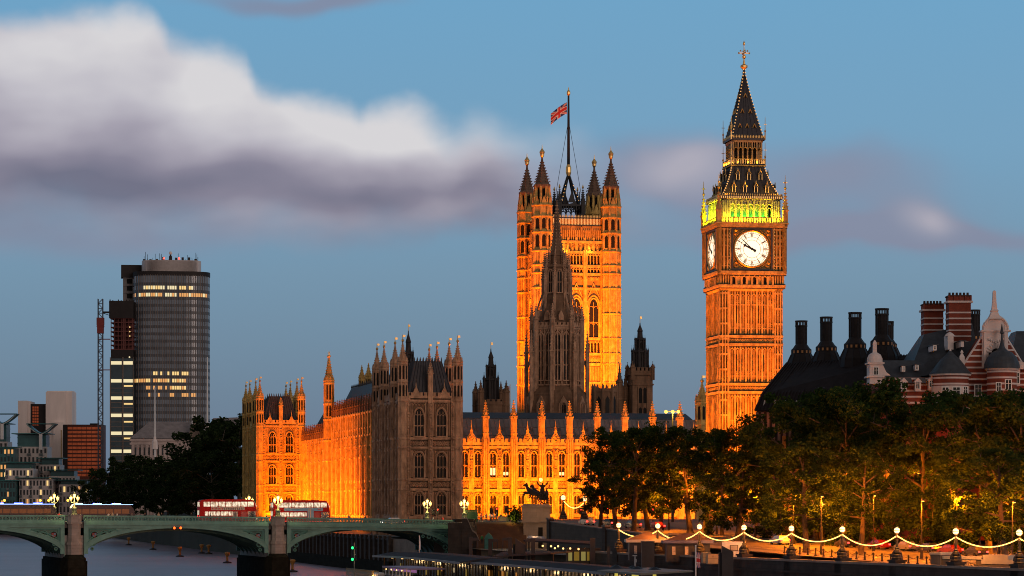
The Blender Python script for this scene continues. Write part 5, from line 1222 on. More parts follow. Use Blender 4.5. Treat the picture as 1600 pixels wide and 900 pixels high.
for a in (-1.5,-.8,-.1):
    A = [(x, z) for x, z in arch_pts(-1, 1, 8.0, 1.0, 5)]; e0 = EW(a, 7.86); dd = (EW(a+.01, 0)-EW(a, 0)).normalized()
    d.face(*[tuple(e0+dd*x+Vector((0,0,z))) for x, z in [(-1,6.42),(1,6.42)]+A[::-1]])
build_multi('wall', [(m, SOOTG), (d, DARK)], rw); c.build('coping', mat('dark_coping_stone', (.2,.17,.15), .8, .3, .6), rw)
def ground_z(X_, Y_):
    v = Vector((X_, Y_, 0))-L0; t = v.dot(LU)/LD.length; return roadz(t) if t > -7.4 else 11.3

# two lamps and the fallen rope on that wall
for (px, Y, py, lab) in ((880,532,777,'globe lamp on the parapet just right of the chariot statue'),(913,520,779,'globe lamp on the parapet left of the slim trees')):
    x = PX(px, Y); globe_lamp(lab, (x, Y, 11.9), 'globe lamps on the road parapet', H=PZ(py, Y)-11.9, r=.45)
m = MB(); a = Vector((PX(881,532),532,PZ(783,532))); b = Vector((PX(912,520),520,PZ(786,520))); m.limb([a.lerp(b, i/30)-Vector((0,0,1.1*(1-(2*i/30-1)**2))) for i in range(31)], [.09 if i % 2 else .04 for i in range(31)], 6); tag(m.build('light_rope', ROPE), 'short sagging light rope on the road parapet beside the statue', 'string lights', 'light ropes between the globe lamps')

# river wall of the terrace: dark piered stone, wet below
tw = thing('terrace_wall', 'dark piered river wall under the long lit palace wing, wet at its foot', 'river wall')
m = MB(); wt = MB(); A_, B_ = Vector((-25,597,0)), Vector((-74.2,799.5,0)); d_ = (B_-A_).normalized(); n_ = Vector((-d_.y, d_.x, 0))
if n_.x > 0: n_ = -n_
m.m = wt.m = Matrix.Translation(A_) @ Matrix.Rotation(atan2(d_.y, d_.x), 4, 'Z'); L_ = (B_-A_).length; sg = 1 if (Matrix.Rotation(atan2(d_.y, d_.x), 3, 'Z') @ Vector((0,1,0))).dot(n_) > 0 else -1
def wb(b, x0, x1, y0, y1, z0, z1): b.box(x0, x1, min(sg*y0, sg*y1), max(sg*y0, sg*y1), z0, z1)
wb(m, 0, L_, -.3, .4, 2.6, 7.0); wb(m, 0, L_, -.4, .65, 7.0, 7.35); wb(wt, 0, L_, -.3, .9, -2.9, 2.6)
for i in range(int(L_/5.2)+1): wb(m, i*5.2, i*5.2+.9, .4, .95, 2.6, 7.0); wb(m, i*5.2-.1, i*5.2+1.0, .35, 1.0, 7.0, 7.9)
m.build('wall', SOOTG, tw); wt.build('wet_base', WETST, tw)

# ================================================================== trees
def leaf_mat(name, a, b, tr=.35):
    m = bpy.data.materials.new(name); m.use_nodes = True; t = m.node_tree; t.nodes.clear()
    g = t.nodes.new('ShaderNodeNewGeometry'); r = t.nodes.new('ShaderNodeValToRGB'); r.color_ramp.elements[0].color = (*a, 1); r.color_ramp.elements[1].color = (*b, 1)
    t.links.new(g.outputs['Random Per Island'], r.inputs[0]); d = t.nodes.new('ShaderNodeBsdfDiffuse'); tl = t.nodes.new('ShaderNodeBsdfTranslucent'); mx = t.nodes.new('ShaderNodeMixShader'); mx.inputs[0].default_value = tr
    t.links.new(r.outputs[0], d.inputs[0]); t.links.new(r.outputs[0], tl.inputs[0]); t.links.new(d.outputs[0], mx.inputs[1]); t.links.new(tl.outputs[0], mx.inputs[2]); o = t.nodes.new('ShaderNodeOutputMaterial'); t.links.new(mx.outputs[0], o.inputs[0]); return m
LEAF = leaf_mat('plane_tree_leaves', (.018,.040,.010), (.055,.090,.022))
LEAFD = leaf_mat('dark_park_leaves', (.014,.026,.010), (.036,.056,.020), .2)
BARK = mat('mottled_bark', (.10,.08,.055), .9, .5, 1.5)
TREES = {}
def make_tree(seed, H=22.0, Rr=7.5, bole=6.0, leaves=9500, size=.42, low=.28):
    rd = random.Random(seed); tr = MB(); tips = []
    lean = Vector((rd.uniform(-.6,.6), rd.uniform(-.6,.6), 0))
    top = Vector((lean.x*2, lean.y*2, H*.8)); fork = Vector((lean.x, lean.y, bole))
    tr.limb([(0,0,-.3),(0,0,.5),tuple(fork*.5),tuple(fork),tuple(fork.lerp(top,.5)),tuple(top)], [.75,.5,.42,.36,.22,.05], 8)
    n1_ = 13
    for i in range(n1_):
        f = i/(n1_-1); s = fork.lerp(top, f*.75)*1.0 if i else fork
        an = i*2.4+rd.uniform(-.4,.4); zz = H*(low+.12+(.73-low)*f**.85)+rd.uniform(-1,1); ph = (zz-H*.55)/(H*.5)
        rr = Rr*sqrt(max(.08, 1-ph*ph))*rd.uniform(.6, .98)
        e = Vector((rr*cos(an)+lean.x, rr*sin(an)+lean.y, zz)); mid = s.lerp(e, .5)+Vector((rd.uniform(-.5,.5), rd.uniform(-.5,.5), .8))
        tr.limb([tuple(s), tuple(mid), tuple(e)], [.2*(1-f*.5), .11, .035], 6); tips += [(e, 1.0), (mid, .7)]
        for j in range(4):
            q = mid.lerp(e, rd.uniform(.2, .9)); d = Vector((rd.gauss(0,1), rd.gauss(0,1), rd.gauss(-.1,.8))).normalized()*rd.uniform(1.6, 3.2)*Rr/7.5
            tr.limb([tuple(q), tuple(q+d*.6+Vector((0,0,.2))), tuple(q+d)], [.07,.05,.02], 4); tips.append((q+d, rd.uniform(.6, 1)))
    for j in range(6): tips.append((top+Vector((rd.gauss(0,1.2), rd.gauss(0,1.2), rd.uniform(-1,2.2))), .9))
    V = []; Fc = []; per = leaves//len(tips)
    for (c, k) in tips:
        R0 = rd.uniform(1.0, 1.75)*k*Rr/7.0; fl = rd.uniform(.55, .85)
        for _ in range(int(per*rd.uniform(.5, 1.4))):
            d = Vector((rd.gauss(0,1), rd.gauss(0,1), rd.gauss(0,1))).normalized()*R0*rd.random()**.45; d.z *= fl
            p = c+d; a = Vector((rd.gauss(0,1), rd.gauss(0,1), rd.gauss(0,.6))).normalized(); b = a.cross(Vector((rd.gauss(0,1), rd.gauss(0,1), rd.gauss(0,1)))).normalized(); s = size*rd.uniform(.55, 1.25)
            o = len(V); V += [tuple(p-a*s*.5), tuple(p+b*s*.32), tuple(p+a*s*.5), tuple(p-b*s*.32)]; Fc.append((o, o+1, o+2, o+3))
    lm = MB(); lm.v = V; lm.f = Fc
    return tr, lm
def tree_proto(key, leafm, **kw):
    tr, lm = make_tree(**kw); me = []
    for nm, mb, mt in (('trunk', tr, BARK), ('crown', lm, leafm)):
        d = bpy.data.meshes.new(nm); d.from_pydata(mb.v, [], mb.f); d.materials.append(mt); me.append(d)
    TREES[key] = me
for k in range(3): tree_proto('p%d' % k, LEAF, seed=11+k, Rr=8.6+k*.5, leaves=22000, size=.5, bole=3.6, low=-.02)
for k in range(2): tree_proto('s%d' % k, LEAF, seed=31+k, H=20, Rr=7.0, bole=5.5, leaves=16500, size=.42, low=.04)
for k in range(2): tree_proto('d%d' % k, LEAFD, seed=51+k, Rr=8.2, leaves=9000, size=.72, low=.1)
def tree(key, label, X_, Y_, z, H, group, name='plane_tree', wide=1.0):
    t = thing(name, label, 'tree', (X_, Y_, z), random.uniform(0, 6.28), group); s = H/(18.3 if key[0] == 's' else 20.2)
    for d in TREES[key]:
        o = bpy.data.objects.new(d.name, d); C.objects.link(o); o.parent = t
    t.scale = (s*wide*.93, s*wide*.93, s); return t
def tree_px(key, label, px, Y, top, group, **kw):
    x = PX(px, Y); z = ground_z(x, Y); return tree(key, label, x, Y, z, PZ(top, Y)-z, group, **kw)
SL = 'slim street trees in front of the lit range'; EM = 'plane trees along the embankment road'
tree_px('s0', 'slim dark tree leftmost of the street trees, with a bare leaning trunk', 962, 505, 668, SL)
tree_px('s1', 'slim dark tree right of the leftmost, its trunk forking low', 990, 492, 660, SL)
tree_px('s0', 'small dark tree between the slim pair and the lamp mast', 1032, 520, 676, SL)
tree_px('s1', 'dark tree standing right below the bright lamp mast', 1078, 488, 658, SL, wide=1.1)
tree_px('s0', 'dark bushy tree filling the gap left of the lighting mast', 1012, 500, 672, SL, wide=1.1)
tree_px('s1', 'dark bushy tree filling the gap right of the lighting mast', 1102, 500, 664, SL, wide=1.1)
tree_px('s1', 'low dark tree at the left end of the street trees', 938, 512, 700, SL, wide=1.0)
tree_px('p0', 'wide dark tree in front of the foot of the clock tower', 1128, 480, 668, SL, wide=.85)
tree_px('s0', 'low spreading tree hanging over the white van', 1152, 455, 700, SL, wide=1.2)
for i, (key, px, Y, top, wd, lab) in enumerate([('p1',1195,470,672,.95,'plane tree in front of the left corner of the dark glass-roofed block'),('p2',1238,448,634,1.0,'plane tree below the leftmost cone chimney'),('p0',1275,462,612,1.0,'plane tree below the second cone chimney'),
    ('p1',1318,440,606,1.0,'plane tree below the third cone chimney'),('p2',1385,432,597,1.05,'tallest plane tree, below the little white dormer tower'),('p0',1352,462,604,1.0,'plane tree behind the memorial, below the tallest cone chimney'),
    ('p1',1440,424,613,1.0,'plane tree below the round slate turret'),('p2',1492,432,620,1.0,'plane tree below the white ornate gable'),('p0',1545,412,612,1.05,'plane tree below the dark onion turret'),
    ('p1',1598,404,602,1.0,'plane tree cut by the right edge of the photo'),('p2',1655,400,600,1.0,'plane tree mostly beyond the right edge'),('s1',1260,412,690,1.25,'lower front tree over the dark bollards'),('s0',1345,408,700,1.2,'lower front tree left of the memorial'),('s1',1570,385,690,1.3,'lower front tree right of the red tail lights')]):
    tree_px(key, lab, px, Y, top, EM, wide=wd)
PK = 'dark park trees on the far river bank'
for i, (px, Y, top, lab) in enumerate([(374,880,650,'tall dark park tree touching the far lit pavilion'),(350,900,655,'dark park tree second left of the far pavilion'),(325,930,678,'dark park tree below the right flagpole'),(300,950,702,'dark park tree in front of the pale hipped building corner'),
    (276,980,716,'dark park tree below the long grey roof'),(252,1000,714,'dark park tree under the left flagpole'),(228,1030,712,'dark park tree right of the lit glass tower foot'),(205,1060,716,'dark park tree at the foot of the glass tower'),(184,1090,724,'dark park tree below the crane mast'),
    (160,1120,734,'dark park tree below the red office block'),(140,1150,752,'lowest dark park tree beside the terraced flats'),(336,860,705,'lower dark tree above the left bus'),(262,930,735,'lower dark tree left of the buses'),(200,1010,745,'lower dark tree above the blue lights'),(300,880,730,'lower dark tree behind the left bus')]):
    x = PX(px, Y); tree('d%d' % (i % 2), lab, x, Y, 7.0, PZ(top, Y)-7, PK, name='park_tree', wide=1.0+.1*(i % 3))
# ================================================================== far buildings on the left
DGLASS = mat('tower_dark_glass', (.2,.25,.31), .16, .4, .15, spec=.5); SPAN = mat('tower_spandrel', (.09,.105,.125), .4, .3, .3)
MULL = mat('bronze_mullion', (.21,.165,.14), .5, .2, .5); PALE = mat('pale_concrete', (.82,.73,.69), .85, .15, .2, stretch=(1,1,.2)); BLK = mat('black_cladding', (.018,.014,.014), .6, .3, .3)
LITW = glow('yellow_office_light', (1,.68,.26), .95); LITO = glow('orange_office_light', (1,.47,.15), .75); LITP = glow('pale_office_light', (1,.85,.5), .85)
OFF = [LITW, LITO, LITP]
def office_tower():
    Y = 1250.0; k = F/Y; x0 = PX(268, Y); rd = random.Random(3)
    t = thing('office_tower', 'tall round-sided dark glass office tower with lit floors and rooftop aerials', 'office tower', (x0, Y, 0), R(8))
    hw, hd = 16.6, 9.0
    def plan(s=1.0, n=40):
        L = []
        for i in range(n): a = 2*pi*i/n; ca, sa = cos(a), sin(a); L.append((s*hw*abs(ca)**.55*(1 if ca > 0 else -1), s*hd*abs(sa)**.8*(1 if sa > 0 else -1)))
        return L
    g = MB(); sp = MB(); mu = MB(); top = PZ(433, Y); fl = 3.12; nfl = int((top-14)/fl)
    pts = plan(); q = plan(1.012)
    g.loft([[(x,y,12) for x,y in pts],[(x,y,top) for x,y in pts]])
    for i in range(nfl):
        z = 13+i*fl; sp.loft([[(x,y,z) for x,y in q],[(x,y,z+1.25) for x,y in q]], caps=False)
    # mullions evenly along the camera-side curve
    def yq(x): return -hd*1.02*(1-(abs(x)/hw)**(1/.55*1.0))**.8 if abs(x) < hw else 0
    def front(x):
        ca = (abs(x)/hw)**(1/.55); return -hd*sqrt(max(0, 1-ca*ca))**.8
    for i in range(33):
        x = -hw*.995+2*hw*.995*i/32; y = front(x)*1.02; mu.box(x-.09, x+.09, y-.2, y+.1, 12, top+.4)
    w = g.build('glass_skin', DGLASS, t); sp.build('spandrel_band', SPAN, w); mu.build('mullion', MULL, t)
    cells = []
    def row(py, p0, p1, dens, mats):
        z = PZ(py, Y); i = round((z-13-1.25)/fl); z = 13+i*fl+1.35
        for c in range(32):
            xa = -hw*.995+2*hw*.995*c/32; px = 800+F*(x0+xa)/Y
            if p0 <= px <= p1 and rd.random() < dens: cells.append((xa, z, rd.choice(mats)))
    row(460, 222, 300, .75, [LITP, LITW]); row(471, 208, 326, .96, [LITO, LITO, LITP]); row(583, 238, 296, .8, [LITW]); row(595, 208, 292, .85, [LITW, LITO]); row(607, 222, 300, .5, [LITO, LITW]); row(617, 230, 320, .45, [LITO]); row(628, 236, 268, .5, [LITW]); row(652, 238, 300, .6, [LITP, LITW]); row(443, 240, 270, .4, [LITO])
    for _ in range(14): cells.append((-hw+2*hw*rd.randrange(32)/32*.995, 13+fl*rd.randrange(8, nfl)+2.6, None))
    me = {}
    for (xa, z, m_) in cells[:98]:
        w_ = 2*hw*.995/32; y = (front(xa+.02)+front(xa+w_-.02))/2*1.0
        ya, yb = front(xa+.12)*1.0-.12, front(xa+w_-.12)*1.0-.12; hh = 1.55 if m_ else .25
        b = MB(); b.add([(xa+.12,ya,z),(xa+w_-.12,yb,z),(xa+w_-.12,yb,z+hh),(xa+.12,ya,z+hh)], [(0,1,2,3)]); b.build('lit_window', m_ or LITP, t)
    c = MB(); r1 = plan(1.0); c.loft([[(x*1.02,y*1.02,top) for x,y in r1],[(x*1.02,y*1.02,top+1.9) for x,y in r1]]); c.build('parapet_band', BLK, t)
    c = MB(); zt_ = top+1.9; c.loft([[(x*.78,y*.8,zt_) for x,y in r1],[(x*.78,y*.8,zt_+5.0) for x,y in r1]])
    for i in range(60): x = -hw*.78+2*hw*.78*i/59; c.box(x-.07, x+.07, -hd*.86, -hd*.7, zt_, zt_+5) if abs(x) < hw*.7 else None
    c.build('plant_screen', mat('ribbed_metal_screen', (.62,.57,.56), .5, .15, 1), t)
    a = MB(); rd = random.Random(5); zt2 = zt_+5
    for i in range(22): x = rd.uniform(-12,12); a.limb([(x,rd.uniform(-5,3),zt2),(x,0,zt2+rd.uniform(1,4.2))], .09, 4)
    for i in range(9): x = -12+2.8*i; a.box(x-.5, x+.5, -3, -2, zt2, zt2+rd.uniform(.6,1.7))
    a.lathe(-.5, -3, [(.8,zt2),(.7,zt2+2),(.4,zt2+2.2),(.35,zt2+4)], 8); a.build('aerial', BLK, t)
    d = MB(); d.ball(-.5, -3.2, zt2+3.4, .75, 8, 6); d.build('dish', WHITE, t)
    for x in (-3.4, 3.2): l = MB(); l.ball(x, -4, zt2+1.0, .42, 8, 6); l.build('warning_light', glow('red_warning_light', (1,.05,.03), 6), t)
    s = MB(); xs_ = lambda px: (px-268)/k
    s.box(xs_(190), xs_(222), 2, 12, PZ(433,Y), PZ(414,Y)); s.build('lift_motor_room', BLK, t)
    s = MB(); s.box(xs_(193), xs_(209), 3, 11, 12, PZ(433,Y))
    for py in (447, 458, 470): s.box(xs_(193), xs_(209), 2.6, 3.2, PZ(py,Y), PZ(py,Y)+.7)
    sl = MB()
    for py in (439, 450, 462): sl.box(xs_(199), xs_(207), 2.85, 3.05, PZ(py+4,Y), PZ(py-3,Y))
    build_multi('stair_core', [(s, mat('grey_core_concrete', (.2,.19,.19), .8, .2, .4)), (sl, DARK)], t)
office_tower()

def glass_annexe():
    Y = 1235.0; k = F/Y; t = thing('unfinished_tower', 'narrow tower under construction, glazed below and bare red floors above', 'tower', (PX(172,Y), Y, 0), R(2)); W_ = 36/k
    z = lambda py: PZ(py, Y)
    g = MB(); g.box(0, W_, 0, 12, 10, z(560)); g.build('glass_skin', mat('blue_green_curtain_wall', (.05,.085,.105), .2, .3, .2, spec=.5), t)
    f = MB()
    for x in (0, .3, W_*.53, W_*.57, W_): f.box(x-.1, x+.1, -.3, .1, 10, z(558))
    for i in range(26): f.box(0, W_, -.12, .05, 12+2.1*i, 12.25+2.1*i) if 12+2.1*i < z(560) else None
    f.build('mullion', MULL, t)
    for py in (567, 595, 622, 649, 677, 705):
        for (a, b) in ((.03,.5),(.58,.98)): b_ = MB(); b_.box(W_*a, W_*b, -.14, -.02, z(py+2.6), z(py-2.6)); b_.build('lit_window', LITP, t)
    for py in (603, 631, 659, 685): b_ = MB(); b_.box(W_*.6, W_*.98, -.14, -.02, z(py+1.2), z(py-1.2)); b_.build('lit_window', LITW, t)
    s = MB(); s.box(.3, W_, .3, 12, z(560), z(546)); s.build('dark_shroud', BLK, t); s = MB(); s.box(-.4, W_, -.4, 12, z(497), z(470))
    for i in range(9): s.box(-.2+i*1.2, .2+i*1.2, -.3, .3, z(471), z(468)-i%3*.3)
    s.build('dark_shroud', BLK, t)
    c = MB(); RB = mat('red_primer_steel', (.14,.05,.045), .8, .3, .5)
    for i in range(8): zz = z(546)+i*(z(497)-z(546))/7; c.box(.2, W_, .2, 12, zz-.18, zz+.18)
    for i in range(7): x = .4+i*(W_-.8)/6; c.box(x-.16, x+.16, .3, .7, z(546), z(497))
    c.box(W_*.55, W_*.62, .1, .4, z(546), z(497)); c.box(1, W_, 5, 5.3, z(546), z(497)); c.build('floor_slab', RB, t)
    for py in (511, 518, 525): b_ = MB(); b_.ball(W_*.85, .1, z(py), .3, 6, 4); b_.build('work_lamp', LITW, t)
    b_ = MB(); b_.ball(W_*.84, -.2, z(558), .35, 6, 4); b_.build('work_lamp', LITP, t)
glass_annexe()
def mast():
    Y = 1230.0; k = F/Y; RM = mat('red_mast_paint', (.2,.035,.03), .6, .2, 1); t = thing('crane_mast', 'slim lattice crane mast braced to the unfinished tower', 'crane mast', (PX(157,Y), Y, 0), 0)
    m = MB(); z0, z1 = 8, PZ(467, Y); h = 1.0
    for sx_ in (-h, h):
        for sy_ in (-h, h): m.box(sx_-.13, sx_+.13, sy_-.13, sy_+.13, z0, z1)
    n = 46
    for i in range(n):
        a, b = z0+(z1-z0)*i/n, z0+(z1-z0)*(i+1)/n; s = 1 if i % 2 else -1
        for y in (-h, h): m.bar((-h*s,y,a),(h*s,y,b),.14); m.bar((-h,y,a),(h,y,a),.12)
    m.build('lattice', mat('grey_mast_steel', (.07,.08,.10), .6, .2, 1), t)
    m = MB(); m.box(-1.5,1.5,-1.5,1.5,PZ(511,Y),PZ(509,Y)); m.box(-1.3,1.3,-1.4,1.4,PZ(521,Y),PZ(508,Y)); m.box(-1.5,1.5,-1.5,1.5,PZ(508.2,Y),PZ(496.5,Y)); m.build('climbing_collar', RM, t)
    for py in (530, 578): m = MB(); m.build if False else None; m.box(-.8, 4.2, -.3, .3, PZ(py,Y)-.2, PZ(py,Y)+.2); m.build('red_brace', RM, t)
    m = MB(); m.box(.8, 4.4, -.3, .3, PZ(488,Y)-.4, PZ(488,Y)+.4); m.bar((.9,0,PZ(488,Y)-.3),(4.2,0,PZ(493,Y)),.2); m.build('tie_arm', BLACK, t)
mast()
def slab_block():
    Y = 1420.0; k = F/Y; t = thing('office_block', 'office block of pale windowless end slabs round a black glass middle', 'office block', (PX(28,Y), Y, 0), 0); x = lambda px: (px-28)/k; z = lambda py: PZ(py, Y)
    p = MB(); p.box(x(28),x(43),0,14,5,z(626)); p.box(x(43.2),x(47),1.2,14,5,z(627)); p.build('left_end_slab', PALE, t)
    p = MB(); p.box(x(72),x(103),-1,14,z(735),z(612.5)); p.box(x(103.2),x(112.5),.2,14,5,z(612)); p.box(x(72),x(112),2,12,z(612),z(610.5)); p.build('right_end_slab', PALE, t)
    p = MB(); p.box(x(85),x(100),-3,-1.1,5,z(660)); p.build('lower_slab', PALE, t)
    l = MB(); l.box(x(96.5),x(98),-3.1,-2.95,z(735),z(672)); l.build('lit_stair_strip', mat('amber_strip_glass', (.5,.35,.15), .5, .3, 1), t)
    p = MB(); p.box(x(47),x(85),1.5,13,5,z(631)); p.build('black_glass_middle', BLK, t)
    i = 0
    for r in range(7):
        for c in range(3): g = MB(); g.box(x(50+3.3*c),x(52.8+3.3*c),1.4,1.5,z(638.3+4.4*r),z(635+4.4*r)); g.build('window', COPW, t)
COPW = mat('copper_glazing', (.85,.2,.075), .35, .35, .4)  # copper tint raised to paint in the sunset reflected by the glass
slab_block()
def red_block():
    Y = 1380.0; k = F/Y; t = thing('red_office_block', 'low office block with a grid of glowing copper red windows', 'office block', (PX(99,Y), Y, 0), 0); x = lambda px: (px-99)/k; z = lambda py: PZ(py, Y)
    b = MB(); b.box(x(99),x(158),0,16,5,z(664)); b.build('frame', mat('dark_red_frame', (.11,.03,.018), .6, .3, .5), t)
    b = MB(); b.box(x(98.5),x(105),-.6,16,5,z(664)); b.build('black_end_wall', BLK, t)
    w_ = MB()
    for r in range(13):
        for c in range(7):
            g = MB(); a = x(105.8+7.45*c); d = (x(112.6)-x(105.8)); zz = z(671+6.1*r)
            g.box(a, a+d, -.12, .02, zz, zz+1.15); g.build('window', COPW, t)
    b = MB(); b.box(x(138),x(150),5,10,z(664),z(661)); b.box(x(99),x(158.5),-.2,16,z(664.2),z(663.4)); b.build('roof_edge', BLK, t)
red_block()
TEAL = mat('teal_roof_and_glass', (.05,.16,.17), .3, .3, .3, spec=.5); FLATW = mat('white_flat_render', (.72,.65,.62), .8, .12, .3); DWIN = mat('dark_flat_window', (.03,.04,.045), .2, .3, 1, spec=.5); BALC = mat('grey_balcony', (.16,.19,.2), .5, .2, 1)
def flats(label, px0, px1, ytop, Y, cols, rows, glass_top=0, butterfly=False, seed=1, lit=.12, glassy=False):
    k = F/Y; rd = random.Random(seed); t = thing('apartment_block', label, 'apartment block', (PX(px0,Y), Y, 0), 0, 'stepped riverside flats'); W_ = (px1-px0)/k; zt0 = PZ(ytop, Y); zb = 5
    b = MB(); b.box(0, W_, 0, 12, zb, zt0); b.build('wall', TEAL if glassy else FLATW, t)
    cw, rh = W_/cols, (zt0-zb)/rows; n = 0
    for r in range(rows):
        for c in range(cols):
            if n >= 96: break
            n += 1; l = rd.random(); g = MB(); xx, zz = cw*(c+.25), zb+rh*(r+.25)
            g.box(xx, xx+cw*.5, -.1, .03, zz, zz+rh*.55); g.build('window', DWIN if l > lit else rd.choice([LITO, LITW]), t)
    bl = MB()
    for c in range(0, cols, 3):
        for r in range(rows): bl.box(cw*(c+.05), cw*(c+.95), -1.1, 0, zb+rh*r-.1, zb+rh*r+.1); bl.box(cw*(c+.05), cw*(c+.95), -1.12, -1.05, zb+rh*r+.1, zb+rh*r+.9)
    build_clusters(bl, 'balcony', BALC, t, .8)
    z = zt0
    if glass_top:
        g = MB(); g.box(.8, W_-.8, 1, 11, zt0, zt0+glass_top); 
        for i in range(2): g.box(.6, W_-.6, .8, 11.2, zt0+glass_top*(i+.5)/2, zt0+glass_top*(i+.5)/2+.2)
        g.build('glass_penthouse', TEAL, t); z += glass_top
    r_ = MB(); r_.slab([(-1.5,z+.2),(W_+1.5,z+.2),(W_+1.5,z+.55),(-1.5,z+.55)], -1.8, 12.5); r_.build('roof_slab', TEALR, t)
    if butterfly:
        m = MB(); xc = W_*.82; A = [(-6.5,4.6),(-4.5,2.9),(-2,1.0),(0,.1),(2,1.0),(4.5,2.9),(6.5,4.6)]
        m.slab([(xc+a,z+b+.4) for a, b in A]+[(xc+a,z+b) for a, b in A[::-1]], -3, 6); 
        m.slab([(xc-6.5,z+4.7),(xc+6.5,z+4.7),(xc+6.5,z+5.0),(xc-6.5,z+5.0)], -2.5, 6); m.build('wing_roof', TEALR, t)
        m = MB(); m.box(xc-.7, xc+.7, -3, -1.8, z-7, z+.4)
        for s in (-1, 1): m.limb([(xc,-2.6,z),(xc+s*3,-2.6,z+1.5),(xc+s*6.3,-2.6,z+4.6)], .3, 5)
        m.build('white_prop', WHITE, t)
    return t
TEALR = mat('green_roof_edge', (.05,.2,.2), .4, .2, .5)
flats('riverside flats tower with a winged butterfly roof over a teal glass top', 24, 74, 698, 1300, 8, 9, 5.6, True, 2, .12)
flats('riverside flats tower at the left edge with a tall winged roof', -28, 12, 690, 1320, 6, 10, 8, True, 3, .15)
flats('glassy riverside block low at the left edge with amber lit floors', -6, 22, 700, 1285, 5, 10, 0, False, 4, .3, True)
flats('stepped white flats below the winged roof tower', 8, 52, 732, 1275, 8, 6, 2.4, False, 5, .1)
flats('white flats with a projecting green roof right of the winged tower', 62, 94, 726, 1290, 6, 7, 2.6, False, 6, .12)
flats('long low white flats with two green roof edges', 30, 82, 748, 1268, 10, 5, 0, False, 7, .14)
flats('low flats with a wide green roof below the red office block', 76, 118, 744, 1280, 8, 5, 2.4, False, 8, .1)
flats('lowest flats with green eaves beside the dark trees', 92, 138, 757, 1272, 8, 4, 1.6, False, 9, .1)
flats('teal glass block at the water end of the riverside flats', -4, 24, 752, 1262, 6, 5, 0, False, 10, .15, True)

def gallery():
    Y = 1150.0; k = F/Y; t = thing('gallery_building', 'pale classical building with a hipped grey roof and glazed gable', 'building', (PX(205,Y), Y, 0), R(6)); x = lambda px: (px-205)/k; z = lambda py: PZ(py, Y)
    b = MB(); b.box(0, x(305), 0, 25, 8, z(686)); 
    for py in (688, 694): b.box(-.6, x(305)+.6, -.6, 25, z(py)-.2, z(py)+.6)
    for i in range(14): b.box(x(208+7*i)-.5, x(208+7*i)+.5, -.5, .2, 8, z(695))
    b.build('wall', mat('portland_stone', (.5,.41,.38), .8, .25, .4), t)
    for i in range(13): g = MB(); g.box(x(210.5+7*i), x(213+7*i), -.08, .05, z(711), z(699)); g.build('window', DWIN, t)
    r = MB(); r.loft([[(-.5,-.5,z(685)),(x(305),-.5,z(685)),(x(305),25,z(685)),(-.5,25,z(685))],[(x(232),10,z(658)),(x(298),10,z(658)),(x(298),14,z(658)),(x(232),14,z(658))]]); r.build('roof', mat('grey_slate_roof', (.24,.22,.22), .7, .3, .5), t)
    g = MB(); g.loft([[(x(292),-1,z(683)),(x(314),-1,z(683)),(x(303),-1,z(657))],[(x(292),6,z(683)),(x(314),6,z(683)),(x(303),6,z(657))]]); 
    for i in range(9): xx = x(292+22*i/8); h = 1-abs(i-4)/4; g.box(xx-.15, xx+.15, -1.15, -1, z(683), z(683)+h*(z(657)-z(683))+.1)
    g.build('glazed_gable', mat('brown_gable_glass', (.2,.15,.12), .4, .3, 1), t)
    r = MB(); r.loft([[(x(312),8,z(692)),(x(384),8,z(692)),(x(384),34,z(692)),(x(312),34,z(692))],[(x(332),18,z(651)),(x(384),18,z(649)),(x(384),24,z(649)),(x(332),24,z(651))]]); r.build('rear_roof', mat('grey_slate_roof_rear', (.22,.2,.21), .7, .3, .5), t)
gallery()
for (px, Y, y0, y1, lab) in ((242,1140,607,690,'white flagpole standing before the grey hipped roof'),(324,1145,560,668,'tall white flagpole right of the round-sided office tower')):
    t = thing('flagpole', lab, 'flagpole', (PX(px,Y), Y, 0)); m = MB(); m.lathe(0, 0, [(.5,8),(.4,PZ(y1,Y)),(.22,PZ(y0,Y)),(.4,PZ(y0,Y)+.1),(.1,PZ(y0,Y)+.5)], 8); m.build('pole', WHITE, t); m = MB(); m.lathe(0, 0, [(1.3,PZ(y1,Y)-3),(1.1,PZ(y1,Y)),(.6,PZ(y1,Y)+1),(.5,PZ(y1,Y)+2)], 8); m.build('base', PALE, t)

